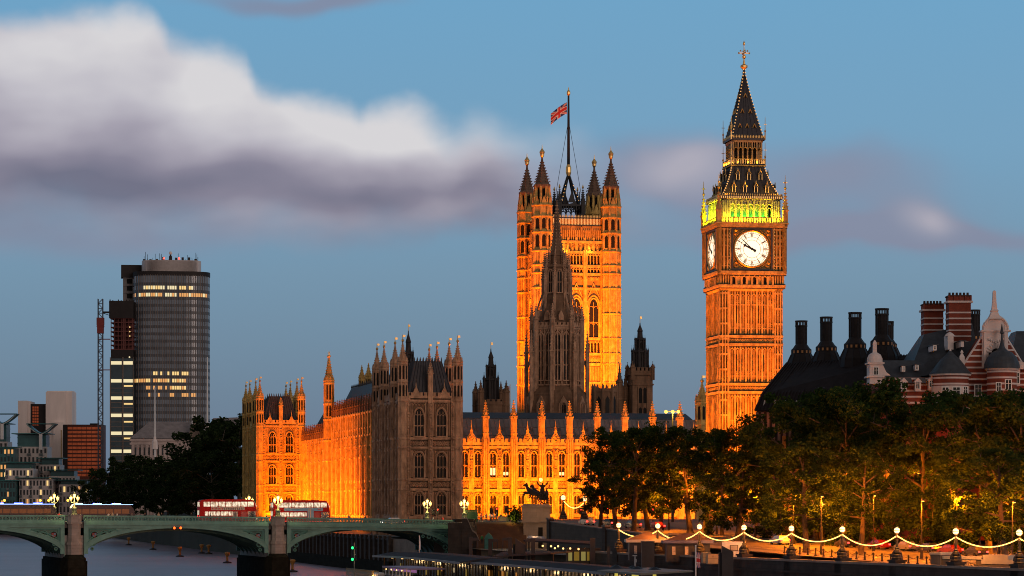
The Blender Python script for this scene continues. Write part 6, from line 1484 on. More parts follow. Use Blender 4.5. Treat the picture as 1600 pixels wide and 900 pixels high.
# ================================================================== dark glass-roofed block with cone chimneys
ROOFB = mat('bronze_roof_sheet', (.022,.018,.019), .75, .4, .8, spec=.12); BRZ = mat('dark_bronze_metal', (.022,.019,.021), .6, .4, 1, spec=.2)
def chimney_block():
    Y = 482.0; t = thing('parliament_office_block', 'dark bronze-roofed block with a row of cone-shaped chimneys', 'office building', (0,0,0)); 
    def q(px, py, Y_=Y): return (PX(px,Y_), Y_, PZ(py,Y_))
    r = MB(); eave = [q(1180,642,480), q(1440,646,464), q(1440,640,522), q(1186,640,526)]; mid = [q(1192,615,483), q(1440,612,467), q(1440,610,518), q(1196,615,523)]; rid = [q(1230,568,494), q(1440,553,476), q(1440,556,507), q(1236,568,512)]
    r.loft([eave, mid, rid]); 
    for i in range(48):
        f = i/47; L = [Vector(a).lerp(Vector(b), f)+Vector((0,-.08,.05)) for a, b in ((eave[0],eave[1]),(mid[0],mid[1]),(rid[0],rid[1]))]; r.limb(L, .13 if i % 4 else .24, 4)
    for k in (.25,.5,.75): r.limb([Vector(mid[0]).lerp(Vector(rid[0]),k)+Vector((0,-.1,.03)), Vector(mid[1]).lerp(Vector(rid[1]),k)+Vector((0,-.1,.03))], .08, 4)
    r.build('bronze_roof', ROOFB, t)
    w = MB(); w.add([q(1182,800,481),q(1440,800,465),q(1440,646,465),q(1182,642,481),q(1188,800,524),q(1188,640,524)], [(0,1,2,3),(4,0,3,5)]); w.build('wall', mat('dark_block_wall', (.06,.05,.05), .7, .3, .5), t)
    c = MB(); 
    for i in range(30):
        f = i/29; a = Vector(q(1183,644,480.6)).lerp(Vector(q(1438,646,464.6)), f); c.box(a.x-.22, a.x+.22, a.y-.35, a.y+.1, 11, a.z); c.box(a.x-.4, a.x+.4, a.y-.5, a.y+.1, a.z-5.8, a.z-5.2)
    c.build('pink_stone_pier', mat('pink_sandstone', (.30,.19,.15), .8, .2, .6), t)
    l = MB()
    for i in range(14):
        f = (i+.6)/15; a = Vector(eave[0]).lerp(Vector(mid[0]), .35).lerp(Vector(eave[1]).lerp(Vector(mid[1]), .35), f)+Vector((0,-.12,.05)); g = MB(); g.limb([tuple(a+Vector((-.1,0,-.5))), tuple(a+Vector((.1,.15,.7)))], .13, 4); g.build('roof_slit_light', mat('pale_slit_glass', (.55,.5,.45), .3, .2, 1), t) if i < 9 else None
    for i in range(4):
        a = Vector(mid[0]).lerp(Vector(mid[1]), .34+.018*i); b_ = Vector(rid[0]).lerp(Vector(rid[1]), .2+.022*i); a2 = a.lerp(b_, .12)+Vector((0,-.16,.1)); b2 = a.lerp(b_, .62)+Vector((0,-.16,.1)); g = MB(); g.limb([a2, b2], .17, 4); g.build('skylight', mat('sky_reflecting_glass', (.3,.36,.42), .15, .1, 1, spec=.8), t)  # pale blue sky reflection put into the skylight colour
    for (px, Yc, yt, sc_, front) in ((1252,500,501,.93,1),(1291,492,495,.95,1),(1336,484,488,.98,1),(1378,477,482,1.0,1),(1389,515,502,.75,0),(1523,510,484,.85,0)):
        cx = PX(px, Yc); z1 = PZ(yt, Yc); s = sc_; m = MB(); lw = MB(); y_ = Yc
        m.lathe(cx, y_, [(2.9*s,z1-9.6*s),(2.7*s,z1-8.0*s),(1.95*s,z1-6.4*s),(1.95*s,z1-5.5*s),(1.6*s,z1-5.2*s),(1.05*s,z1-4.4*s),(1.05*s,z1-.95*s),(1.1*s,z1-.9*s)], 12)
        for i in range(12):
            a = pi/12+2*pi*i/12; m.limb([(cx+2.92*s*cos(a),y_+2.92*s*sin(a),z1-9.6*s),(cx+2.72*s*cos(a),y_+2.72*s*sin(a),z1-8*s),(cx+1.97*s*cos(a),y_+1.97*s*sin(a),z1-6.4*s)], .07, 4); m.limb([(cx+1.07*s*cos(a),y_+1.07*s*sin(a),z1-4.4*s),(cx+1.07*s*cos(a),y_+1.07*s*sin(a),z1-1*s)], .05, 4)
            m.box(cx+1.05*s*cos(a)-.08, cx+1.05*s*cos(a)+.08, y_+1.05*s*sin(a)-.08, y_+1.05*s*sin(a)+.08, z1-.95*s, z1)
        m.lathe(cx, y_, [(1.2*s,z1-.25),(1.2*s,z1)], 12, caps=False); m.lathe(cx, y_, [(1.18*s,z1-1.15*s),(1.18*s,z1-.9*s)], 12, caps=False)
        for zz in (2.2, 3.4): m.lathe(cx, y_, [(1.1*s,z1-zz*s),(1.1*s,z1-zz*s+.12)], 12, caps=False)
        for i in range(5):
            a = -pi/2-.9+.45*i; rr = 1.93*s; lw.add([(cx+rr*cos(a-.09),y_+rr*sin(a-.09)-.05,z1-6.2*s),(cx+rr*cos(a+.09),y_+rr*sin(a+.09)-.05,z1-6.2*s),(cx+rr*cos(a+.09),y_+rr*sin(a+.09)-.05,z1-5.7*s),(cx+rr*cos(a-.09),y_+rr*sin(a-.09)-.05,z1-5.7*s)], [(0,1,2,3)])
        build_multi('cone_chimney', [(m, BRZ), (lw, mat('amber_vent_slot', (.5,.25,.1), .5, .2, 1))], t)
chimney_block()

# ================================================================== red brick and white stone building
BRICK = mat('red_brick', (.26,.06,.035), .85, .3, .6, block=(.45,.15,.012,.25)); WSTONE = mat('white_portland_stone', (.66,.58,.56), .75, .15, .6); BSLATE = mat('blue_slate', (.045,.055,.068), .55, .35, 1.0)
def brick_building():
    Y = 450.0; k = F/Y; t = thing('striped_brick_building', 'red brick building striped with white stone, with slate roofs and turrets', 'building', (PX(1350,Y), Y, 0), 0); x = lambda px: (px-1350)/k; z = lambda py: PZ(py, Y)
    b = MB(); s = MB(); r = MB(); gl = []
    def strip(x0, x1, y, z0, z1, st=.95, h=.28):
        zz = z0
        while zz < z1: s.box(x0, x1, y-.07, y+.12, zz, zz+h); zz += st
    b.box(x(1376), x(1680), 0, 30, 9, z(590)); strip(x(1376), x(1680), 0, z(640), z(592))
    # central gable with white frontispiece
    b.slab([(x(1504),z(595)),(x(1600),z(595)),(x(1600),z(575)),(x(1570),z(528)),(x(1532),z(528)),(x(1504),z(572))], -.6, 4)
    zz = z(594); n = 0
    while zz < z(530):
        f = max(0, (zz-z(572))/(z(528)-z(572))); xa = x(1504)+f*(x(1532)-x(1504)); xb = x(1600)-f*(x(1600)-x(1570)); s.box(xa, xb, -.68, -.55, zz, zz+.26); zz += .92
    s.limb([(x(1503),-.5,z(573)),(x(1533),-.5,z(527))], .2, 4); s.limb([(x(1601),-.5,z(576)),(x(1571),-.5,z(527))], .2, 4)
    s.box(x(1533), x(1573), -1.2, 1, z(576), z(517)); s.box(x(1531), x(1577), -1.5, 1, z(519), z(516.5)); s.box(x(1535), x(1538.5), -1.5, 0, z(575), z(520)); s.box(x(1567), x(1571), -1.5, 0, z(575), z(520))
    A = [(x(1554)+ (x(1573)-x(1554))*cos(pi*i/12), z(517)+(z(495)-z(517))*sin(pi*i/12)) for i in range(13)]; s.slab(A, -1.0, .4); 
    for (p, q), (p2, q2) in zip(A, A[1:]): s.bar((p,-1.1,q),(p2,-1.1,q2),.3)
    for i in range(9):
        a = pi*(i+.5)/9; s.bar((x(1554)+.7*cos(a),-1.25,z(552)+.7*sin(a)),(x(1554)+1.5*cos(a),-1.25,z(552)+1.5*sin(a)),.22)
    for i in range(7): s.ball(x(1543+3.6*i), -1.25, z(536)+.25*abs(i-3)*.7, .22, 6, 4)
    s.sq(x(1552.5), -.6, [(1.0,z(499)),(.75,z(494)),(.5,z(488)),(.62,z(486)),(.42,z(484)),(.3,z(472)),(.24,z(456)),(.05,z(454))])
    for px in (1537, 1571): s.sq(x(px), -.8, [(.35,z(516)),(.35,z(510)),(.1,z(504))])
    d = MB(); d.face(*[(x(1554)+1.15*a, -1.22, z(563)+(z(545)-z(563))*c) for a, c in ((-1,0),(1,0),(1,.6),(.6,.9),(0,1),(-.6,.9),(-1,.6))]); 
    # great slate roof behind
    r.loft([[(x(1420),1,z(590)),(x(1534),1,z(575)),(x(1534),26,z(575)),(x(1420),26,z(590))],[(x(1457),9,z(517)),(x(1534),9,z(500)),(x(1534),14,z(500)),(x(1457),14,z(517))]])
    r.loft([[(x(1574),1,z(590)),(x(1680),1,z(590)),(x(1680),26,z(590)),(x(1574),26,z(590))],[(x(1604),9,z(512)),(x(1680),9,z(512)),(x(1680),14,z(512)),(x(1604),14,z(512))]])
    r.loft([[(x(1378),.5,z(592)),(x(1440),.5,z(592)),(x(1440),20,z(592)),(x(1378),20,z(592))],[(x(1380),4,z(561)),(x(1440),4,z(561)),(x(1440),16,z(561)),(x(1380),16,z(561))]])
    # round turret with bell roof
    tx, ty = x(1483), -1.2; b.lathe(tx, ty, [(2.85,9),(2.85,z(586))], 24)
    zz = z(640)
    while zz < z(588): s.lathe(tx, ty, [(2.92,zz),(2.92,zz+.28)], 24, caps=False); zz += .95
    s.lathe(tx, ty, [(2.95,z(622)),(2.95,z(604))], 24, caps=False); s.lathe(tx, ty, [(3.2,z(588)),(3.3,z(585.5)),(3.2,z(585))], 24)
    r.lathe(tx, ty, [(3.35,z(585)),(2.9,z(580)),(2.3,z(572)),(1.5,z(562)),(.8,z(556)),(.2,z(549))], 24); s.lathe(tx, ty, [(.45,z(556)),(.25,z(550)),(.05,z(545))], 10)
    # onion turret
    ox_, oy_ = x(1561), -2.6; b.lathe(ox_, oy_, [(2.3,9),(2.3,z(578))], 24)
    zz = z(640)
    while zz < z(580): s.lathe(ox_, oy_, [(2.37,zz),(2.37,zz+.28)], 24, caps=False); zz += .95
    s.lathe(ox_, oy_, [(2.5,z(580)),(2.7,z(577.5)),(2.6,z(577))], 24)
    r.lathe(ox_, oy_, [(2.85,z(577)),(2.75,z(570)),(2.35,z(560)),(1.6,z(552)),(.9,z(549)),(.5,z(545)),(.22,z(536)),(.12,z(524)),(.3,z(522)),(.05,z(508))], 24)
    # white domed dormer tower at the left end
    s.box(x(1358), x(1378), -.6, 3, z(600), z(567)); s.box(x(1354), x(1382), -.9, 3.2, z(590), z(587.5)); s.box(x(1355), x(1381), -.85, 3.1, z(569), z(566.5))
    s.slab([(x(1378),z(587)),(x(1391),z(587)),(x(1384),z(581)),(x(1380),z(572)),(x(1378),z(567))], -.4, .2)
    s.lathe(x(1367.5), .6, [(1.25,z(566)),(1.22,z(560)),(.95,z(554)),(.5,z(551)),(.3,z(550))], 16); s.sq(x(1367.5), .6, [(.32,z(551)),(.28,z(535)),(.05,z(531))])
    # dormers with pale gables
    dm = MB()
    for (px, py) in ((1410,606),(1432,606),(1453,604)):
        s.box(x(px-4), x(px+5), -1.4, 1.6, z(py+6), z(py-8)); s.slab([(x(px-6),z(py-8)),(x(px+7),z(py-8)),(x(px+.5),z(py-15.5))], -1.6, 1.4); r.loft([[(x(px-5),-1.3,z(py-8)),(x(px+14),-1.3,z(py-7)),(x(px+14),2,z(py-7)),(x(px-5),2,z(py-8))],[(x(px),-1.2,z(py-15)),(x(px+12),-1.2,z(py-15)),(x(px+12),2,z(py-15)),(x(px),2,z(py-15))]])
    for (px, py) in ((1412,576),(1433,574),(1461,543),(1504,537)): s.box(x(px-2.4), x(px+2.4), .2, 6, z(py+5), z(py-4)); r.box(x(px-4), x(px+6), 0, 7, z(py-4), z(py-5.2))
    s.slab([(x(1575),z(578)),(x(1620),z(578)),(x(1590),z(566))], -3, 2); s.box(x(1579), x(1589), -2.8, 2, z(604), z(578)); r.slab([(x(1583),z(577)),(x(1640),z(577)),(x(1632),z(568)),(x(1592),z(567))], -2.6, 3)
    s.box(x(1484), x(1493), 2, 6, z(545), z(523)); s.lathe(x(1488.5), 3, [(.9,z(524)),(.6,z(520)),(.1,z(517))], 10)
    s.sq(x(1502), -.5, [(.4,z(572)),(.4,z(558)),(.15,z(553)),(.25,z(551)),(.05,z(547))])
    b.build('brick_wall', BRICK, t); s.build('white_stone_dressing', WSTONE, t); ro = r.build('slate_roof', BSLATE, t); d.build('gable_niche', DARK, t)
    def win(px, py, w_, h_, y, rot=0, glass=BUSGL):
        f = MB(); g = MB(); cx, cz = x(px), z(py); w_ /= k; h_ /= k
        f.box(cx-w_/2-.14, cx+w_/2+.14, y-.1, y+.05, cz-h_/2-.14, cz+h_/2+.14); g.box(cx-w_/2, cx+w_/2, y-.13, y-.09, cz-h_/2, cz+h_/2)
        fo = f.build('window', WHITE, t); g.build('pane', glass, fo)
        bars = MB(); bars.box(cx-.04, cx+.04, y-.16, y-.12, cz-h_/2, cz+h_/2); bars.box(cx-w_/2, cx+w_/2, y-.158, y-.122, cz+h_*.1, cz+h_*.1+.07); bars.build('glazing_bar', WHITE, fo)
    for (px, py, w_, h_, y) in ((1527,610,9,17,-.68),(1410,602,5,11,-1.42),(1432,602,5,11,-1.42),(1453,600,5,11,-1.42),(1368,580,6,11,-.62),(1584,592,6,16,-2.82),(1471,613,9,12,-4.05),(1488,613,10,12,-4.15),(1503,612,5,12,-3.55),(1552,607,6,13,-4.95),(1567,603,8,14,-4.95),(1412,576,2.5,6,.18),(1433,574,2.5,6,.18),(1461,543,2.5,5,.18)): win(px, py, w_, h_, y)
    # banded chimney stacks
    for (p0, p1, y0, y1, yy) in ((1444,1474,474,535,12),(1483,1517,461,545,6)):
        c = MB(); s2 = MB(); dk = MB(); kk = F/(Y+yy); xx = lambda px: PX(px, Y+yy)-PX(1350, Y); z_ = lambda py: PZ(py, Y+yy)
        c.box(xx(p0), xx(p1), yy, yy+3.6, z_(y1), z_(y0)); 
        n = int((z_(y0+14)-z_(y1))/.95)
        for i in range(n): s2.box(xx(p0)-.07, xx(p1)+.07, yy-.07, yy+3.67, z_(y1)+.95*i, z_(y1)+.95*i+.24)
        s2.box(xx(p0)-.3, xx(p1)+.3, yy-.3, yy+3.9, z_(y0+12), z_(y0+9)); dk.box(xx(p0)-.1, xx(p1)+.1, yy-.1, yy+3.7, z_(y0+2), z_(y0)); 
        for i in range(6): f = (i+.5)/6; dk.lathe(xx(p0)+(xx(p1)-xx(p0))*f, yy+1.5, [(.22,z_(y0)),(.18,z_(y0)+.5)], 8)
        for i in range(5): f = i/4; c.box(xx(p0)+(xx(p1)-xx(p0))*f-.12, xx(p0)+(xx(p1)-xx(p0))*f+.12, yy-.16, yy, z_(y0+11), z_(y0+1))
        build_multi('chimney_stack', [(c, BRICK), (s2, WSTONE), (dk, mat('sooty_chimney_cap', (.06,.035,.03), .9, .3, 1))], t)
brick_building()
# plain street block behind the trees, its lower floors lit by the street lamps
t = thing('street_block', 'pale stone street building glimpsed low between the tree trunks', 'building', (PX(1225,470), 470, 0), 0); m = MB(); m.box(0, 16, 0, 6, 6, 21)
for i in range(6): m.box(i*3-.3, i*3+.3, -.3, .1, 6, 26)
for zz in (11, 15.5, 20.5): m.box(0, 16, -.4, .1, zz, zz+.35)
m.build('wall', STONE, t)
for i in range(5):
    for zz in (7.4, 12, 16.4): g = MB(); g.box(i*3+.8, i*3+2.2, -.1, .03, zz, zz+2.7); g.build('window', GLASS, t)
# ================================================================== road, trees' street lamps, traffic
def street_lamp(label, px, Y, H, power, group='tall street lamps under the trees', z=None):
    x = PX(px, Y); z0 = ground_z(x, Y) if z is None else z
    t = thing('street_lamp', label, 'street lamp', (x, Y, z0), 0, group)
    m = MB(); m.lathe(0, 0, [(.22,0),(.2,1.2),(.11,1.4),(.07,H-.4)], 8); m.limb([(0,0,H-.5),(0,-.3,H-.1),(0,-1.1,H+.05)], .06, 6); m.box(-.16,.16,-1.7,-.95,H,H+.18); m.build('post', BLACK, t)
    g = MB(); g.box(-.14,.14,-1.62,-1.0,H-.12,H-.004); g.build('lamp_head', STL, t)
    if power: point('street_light', (x, Y-1.3, z0+H-.45), power, (1,.2,.004), .3)
STL = glow('sodium_lamp_glass', (1,.42,.06), 3.5)
for i, (px, Y, H, lab) in enumerate([(1330,440,11.5,'street lamp glowing high left of the memorial under the trees'),(1406,432,11.5,'street lamp glowing behind the leftmost trunk of the memorial'),(1434,436,11.3,'street lamp glowing beside the thick dark trunk'),(1462,430,11.2,'street lamp glowing right of the thick dark trunk'),(1531,422,11,'street lamp glowing above the red tail lights'),
    (1240,444,7,'street lamp hidden in leaves behind the bollards'),(1285,436,6.5,'street lamp in the leaves right of the bollards'),(1585,410,7,'street lamp in the leaves near the right edge'),(1180,470,7,'street lamp behind the white van'),(1365,418,8.2,'low street lamp before the lit leaves, left of the memorial'),(1495,412,8.2,'low street lamp right of the memorial'),(1560,400,8.2,'low street lamp over the open road'),(1283,402,8.3,'added low street lamp among leaves over the last bollards'),(1440,392,8,'added low street lamp just behind the stone memorial'),(1582,376,8.2,'added low street lamp at the near kerb by the right edge'),(1045,500,8,'street lamp between the slim street trees'),(1120,484,8,'street lamp below the clock tower trees')]):  # front-row low lamps are added to make leaves and road glow
    street_lamp(lab, px, Y, H, 19000 if H < 8.5 else 3200)
# tall mast with three floodlights
x, Y = PX(1051,545), 545.0; t = thing('lighting_mast', 'tall lighting mast with three bright lamps left of the clock tower', 'lighting mast', (x, Y, 11.3)); H = PZ(643,Y)-11.3
m = MB(); m.lathe(0, 0, [(.3,0),(.14,H)], 8); m.box(-1.6,1.6,-.1,.1,H-.1,H+.05); m.build('post', BLACK, t)
for s in (-1.3, 0, 1.1): g = MB(); g.ball(s, -.3, H-.05, .33, 8, 6); g.build('lamp', glow('mast_lamp_glass', (1,.42,.06), 3), t)
point('mast_light', (x, Y-1.2, PZ(643,Y)-.5), 3500, AMBER, .4)
for i, (px, Y, lab) in enumerate([(63,1240,'small street lamp on the far bank, right of the flats'),(7,1235,'small street lamp on the far bank at the left edge'),(76,1230,'small street lamp on the far bank beside the lantern lamps'),(106,1225,'small street lamp on the far bank among low trees')]):
    t = thing('street_lamp', lab, 'street lamp', (PX(px,Y), Y, 5.5), 0, 'street lamps on the far bank'); h = PZ(783,Y)-5.5; m = MB(); m.lathe(0,0,[(.15,0),(.1,h)],6); m.build('post', BLACK, t); g = MB(); g.ball(0,0,h+.3,.55,8,6); g.build('lamp_head', STL, t)

paints = [mat('black_car_paint', (.02,.02,.022), .25, .1, 1, spec=.6), mat('dark_red_car_paint', (.15,.01,.01), .25, .1, 1, spec=.6), mat('grey_car_paint', (.15,.15,.16), .25, .1, 1, spec=.6), mat('white_car_paint', (.5,.5,.5), .25, .1, 1, spec=.6)]
rzl = atan2(-LU.y, -LU.x)
for i, (px, Y, lab, k) in enumerate([(1340,432,'black car on the road left of the memorial, tail lights on',0),(1392,426,'dark red car behind the left half of the memorial',1),(1436,420,'grey car behind the right half of the memorial',2),(1472,414,'black car right of the memorial, tail lights on',0),(1506,408,'dark red car between the two globe lamps at the right',1),(1545,400,'black car nearest the right edge, tail lights on',0),
    (930,521,'white car on the road behind the parapet, left of the slim trees',3),(968,516,'black car behind the trunk of the leftmost slim tree',0),(1003,508,'grey car under the slim street trees, tail lights on',2),(1040,502,'dark red car below the lighting mast',1),(1236,440,'white car seen between the bollards',3)]):
    x = PX(px, Y); c = car(lab, (x, Y, ground_z(x, Y)+.01), rzl+random.uniform(-.1,.1), paints[k]); c['group'] = 'cars on the sloping embankment road'
    if k != 3: point('tail_glow', (x+LU.x*.6, Y+LU.y*.6, ground_z(x, Y)+.75), 14, (1,.03,.02), .1)
# a red bus going up the ramp
# bollards with chain
bp_ = MB(); bp_.lathe(0, 0, [(.2,0),(.2,.12),(.12,.2),(.1,.85),(.15,.9),(.15,.98),(.1,1.05),(.02,1.12)], 8); first = None
chain = []
for i in range(22):
    t_ = 2.5+i*.165; p = EW(t_, 10.2); p.z = roadz(t_)+.13; lab = 'black cast bollard in the chained row under the trees, left of the memorial'
    if first is None: o = bp_.build('bollard', BLACK); first = o
    else: o = first.copy(); C.objects.link(o)
    o.location = p; tag(o, lab, 'bollard', 'black bollards in a chained row'); chain.append(p+Vector((0,0,.85)))
m = MB()
for a, b in zip(chain, chain[1:]): m.limb([a, a.lerp(b,.5)-Vector((0,0,.22)), b], .035, 5)
tag(m.build('bollard_chain', BLACK), 'black chain sagging between the bollards under the trees', 'chain')

# stone memorial with gilded relief
t = thing('stone_memorial', 'long low pale stone memorial with a gilded relief between two globe lamps', 'memorial', tuple(EW(6.95, 3.2, 6.4)), atan2(LU.y, LU.x)+R(22))
m = MB(); m.box(-6.2, 6.0, 0, 1.6, 0, 1.7); m.box(-6.4, -4.9, -.3, 1.9, 0, 2.2); m.box(1.4, 6.4, -.25, 1.8, 0, 1.2); m.build('dark_base', mat('memorial_dark_granite', (.12,.10,.09), .6, .3, .6), t)
m = MB(); m.box(-4.7, 1.2, -.15, 1.7, 1.7, 2.05); m.box(-6.5, -4.8, -.4, 2.0, 2.2, 2.5); m.box(1.3, 6.5, -.35, 1.9, 1.2, 1.75); m.box(1.5, 5.2, -.3, 1.8, 1.75, 2.3); m.build('pale_coping', mat('memorial_pale_stone', (.42,.38,.33), .7, .15, .6), t)
m = MB(); rd = random.Random(4); m.box(-3.6, .3, -.12, 0, .25, 1.6)
for i in range(13):
    xx = -3.4+3.5*i/12; zz = .3+rd.uniform(0,.25); m.limb([(xx,-.2,zz),(xx+rd.uniform(-.15,.15),-.28,zz+.45),(xx+rd.uniform(-.15,.15),-.3,zz+.8)], [.1,.16,.1], 6); m.ball(xx+rd.uniform(-.1,.1), -.32, zz+1.0, .12, 6, 5); m.limb([(xx,-.3,zz+.75),(xx+rd.uniform(-.5,.5),-.4,zz+rd.uniform(.6,1.1))], .06, 5)
m.build('gilded_relief', mat('bright_gilt_bronze', (.75,.52,.24), .45, .4, 4, metal=.5), t)
spot('memorial_lamp', tuple(EW(6.9, .9, 6.9)), tuple(EW(6.6, 3.4, 7.4)), 90, WARMC, 90, .5, .1)
for i, (t_, u_, lab) in enumerate([(7.0,1.6,'slim pale post in front of the stone memorial'),(7.62,5.0,'slim pale sign post right of the memorial'),(7.55,8.8,'short dark post at the kerb right of the memorial')]):
    p = EW(t_, u_, 6.4); th_ = thing('sign_post', lab, 'post', tuple(p)); m = MB(); m.lathe(0,0,[(.08,0),(.07,3.2 if i else 1.6)],8); m.build('pole', mat('pale_post_paint', (.42,.36,.28), .6, .2, 2) if i < 2 else BARK, th_)
    if i == 1: m = MB(); m.box(-.3,.3,-.06,.06,2.6,3.3); m.build('sign_plate', GRAN, th_)

# kiosks, crates, van on the promenade
def kiosk(label, px, Y, W_, band):
    x = PX(px, Y); t = thing('kiosk', label, 'kiosk', (x, Y, 6.4), R(2), 'promenade kiosks')
    b = MB(); b.box(0, W_, 0, 3, 0, 2.7); 
    for i in range(6): b.box(W_*i/5-.06, W_*i/5+.06, -.05, .02, 0, 2.7)
    b.build('body', mat('kiosk_dark_blue', (.03,.035,.05), .5, .3, 1), t)
    r = MB(); r.loft([[(-.5,-.6,3.1),(W_+.5,-.6,3.1),(W_+.5,3.6,3.1),(-.5,3.6,3.1)],[(W_*.45,1.4,4.15),(W_*.55,1.4,4.15),(W_*.55,1.6,4.15),(W_*.45,1.6,4.15)]]); r.build('hipped_roof', mat('brown_kiosk_roof', (.14,.075,.04), .7, .3, 1), t)
    f = MB(); f.box(-.55, W_+.55, -.66, 3.66, 2.68, 3.1); f.build('fascia', band, t)
    for i in range(3): g = MB(); g.box(W_*(.12+.3*i), W_*(.2+.3*i), -.09, -.04, 1.0, 2.2); g.build('poster', mat('kiosk_poster', (.45,.42,.38), .5, .5, 3), t)
kiosk('dark kiosk with a brown hipped roof and pale fascia behind the first lamps', 984, 421, 5.4, mat('kiosk_cream_fascia', (.5,.46,.4), .6, .2, 1))
kiosk('dark kiosk with a brown hipped roof and blue fascia behind the third lamp', 1042, 412, 6.2, mat('kiosk_blue_fascia', (.10,.11,.22), .6, .2, 1))
for i, (px, Y, s, lab) in enumerate([(1098,401,1.2,'taller pale wooden crate behind the other crate by the third lamp'),(1106,396,1.45,'wide pale wooden crate in front by the third lamp')]):
    t = thing('crate', lab, 'crate', (PX(px,Y), Y, 6.4), R(6), 'pale crates on the promenade'); m = MB(); w_ = s; m.box(0, w_, 0, w_, 0, 1.55-.15*i); m.build('box', mat('crate_board_%d' % i, (.40,.31,.2), .8, .2, 1.5), t)
    m = MB()
    for z in (.05, .75, 1.28): m.box(-.03, w_+.03, -.04, 0, z, z+.1)
    m.box(w_*.42, w_*.58, -.05, -.01, .95, 1.2); m.build('batten', mat('crate_batten', (.3,.22,.14), .8, .2, 2), t)
t = thing('white_van', 'white box van parked behind the fourth globe lamp, rear facing the river', 'van', (PX(1128,398), 398, 6.45), R(-8)); m = MB(); m.box(0, 3.0, 0, 5.5, .75, 3.0); m.box(.05, 2.95, 5.5, 7.0, .5, 2.2); m.build('body', WHITE, t)
m = MB(); m.box(1.1, 2.3, -.06, 0, 1.75, 2.6); m.build('rear_window', mat('van_frame_grey', (.12,.11,.1), .4, .2, 1), t); m = MB(); m.box(1.25, 2.15, -.09, -.05, 1.85, 2.5); m.build('rear_panel', mat('van_pale_panel', (.4,.38,.34), .4, .2, 1), t); m = MB(); m.box(.1, 2.9, -.1, .3, .4, .7); m.build('bumper', BLACK, t)
for x in (.3, 2.7): wheel_m = MB(); wheel_m.m = Matrix.Translation((x, 1.2, .42)) @ Matrix.Rotation(pi/2, 4, 'Y'); wheel_m.lathe(0,0,[(.42,-.14),(.42,.14)],16); wheel_m.build('wheel', TYRE, t)

# ================================================================== people (one skinned body each)
def skin_mesh(name, verts, edges, radii, levels=1, root=0):
    me = bpy.data.meshes.new(name); me.from_pydata(verts, edges, []); o = bpy.data.objects.new(name, me); C.objects.link(o)
    md = o.modifiers.new('skin', 'SKIN'); md.use_smooth_shade = True
    for i, r in enumerate(radii): me.skin_vertices[0].data[i].radius = (r, r) if not hasattr(r, '__len__') else r
    me.skin_vertices[0].data[root].use_root = True
    s = o.modifiers.new('sub', 'SUBSURF'); s.levels = levels; s.render_levels = levels
    dg = bpy.context.evaluated_depsgraph_get(); dg.update(); m2 = bpy.data.meshes.new_from_object(o.evaluated_get(dg)); bpy.data.objects.remove(o); m2.name = name; return m2
def body(step=.0, bend=0.0, arms=(.05, -.05), raise_=None):
    V = [(0,0,.95),(0,0,1.15),(0,.0,1.36),(0,0,1.50),(0,-.02,1.58),(0,-.02,1.70),(0,-.01,1.76)]; E = [(0,1),(1,2),(2,3),(3,4),(4,5),(5,6)]; Rr = [.155,.14,.155,.06,.085,.095,.05]
    for s in (-1, 1):
        o = len(V); d = step*s; V += [(s*.09,0,.88),(s*.1,-d*.45,.48),(s*.1,-d+(.05 if d < 0 else 0),.09),(s*.11,-d-.16,.04)]; E += [(0,o),(o,o+1),(o+1,o+2),(o+2,o+3)]; Rr += [.095,.065,.045,.04]
        o = len(V); a = arms[0] if s < 0 else arms[1]; V += [(s*.19,0,1.40),(s*.24,a*.5,1.14),(s*.23,-.08-a,.92),(s*.23,-.1-a,.83)]
        if raise_ and s == raise_: V[-3:] = [(s*.36,-.05,1.55),(s*.5,-.1,1.85),(s*.53,-.1,1.95)]
        E += [(2,o),(o,o+1),(o+1,o+2),(o+2,o+3)]; Rr += [.075,.052,.04,.035]
    return skin_mesh('person', V, E, Rr)
SKIN = mat('skin', (.35,.2,.14), .6, .1, 3); HAIR = mat('dark_hair', (.03,.02,.015), .6, .2, 5)
TOPS = {'white shirt': mat('white_shirt_cloth', (.55,.53,.5), .8, .1, 3), 'dark coat': mat('dark_coat_cloth', (.03,.03,.035), .8, .2, 3), 'red jacket': mat('red_jacket_cloth', (.3,.03,.03), .8, .2, 3), 'grey coat': mat('grey_coat_cloth', (.16,.15,.15), .8, .2, 3), 'green jacket': mat('green_jacket_cloth', (.03,.2,.06), .8, .2, 3), 'beige coat': mat('beige_coat_cloth', (.36,.28,.2), .8, .2, 3)}
TROU = mat('dark_trousers', (.025,.025,.035), .8, .2, 3)
POSES = [body(.0), body(.22, arms=(.16,-.16)), body(.12, arms=(-.05,.12)), body(.03, raise_=1)]
PM = {}
def person(label, top, loc, rz, pose, h=1.74):
    key = (top, pose)
    if key not in PM:
        me = POSES[pose].copy(); me.materials.clear()
        for m_ in (TOPS[top], TROU, SKIN, HAIR): me.materials.append(m_)
        for p in me.polygons:
            c = p.center; p.material_index = 1 if (c.z < .93 and abs(c.x) < .19) else 3 if (c.z > 1.68 or (c.z > 1.58 and c.y > .03)) else 2 if (c.z > 1.49 or (c.z < .9 and abs(c.x) > .19)) else 0
        PM[key] = me
    o = bpy.data.objects.new('person', PM[key]); C.objects.link(o); o.location = loc; o.rotation_euler = (0,0,rz); o.scale = (h/1.78,)*3
    return tag(o, label, 'person', 'people on foot')
rd = random.Random(9)
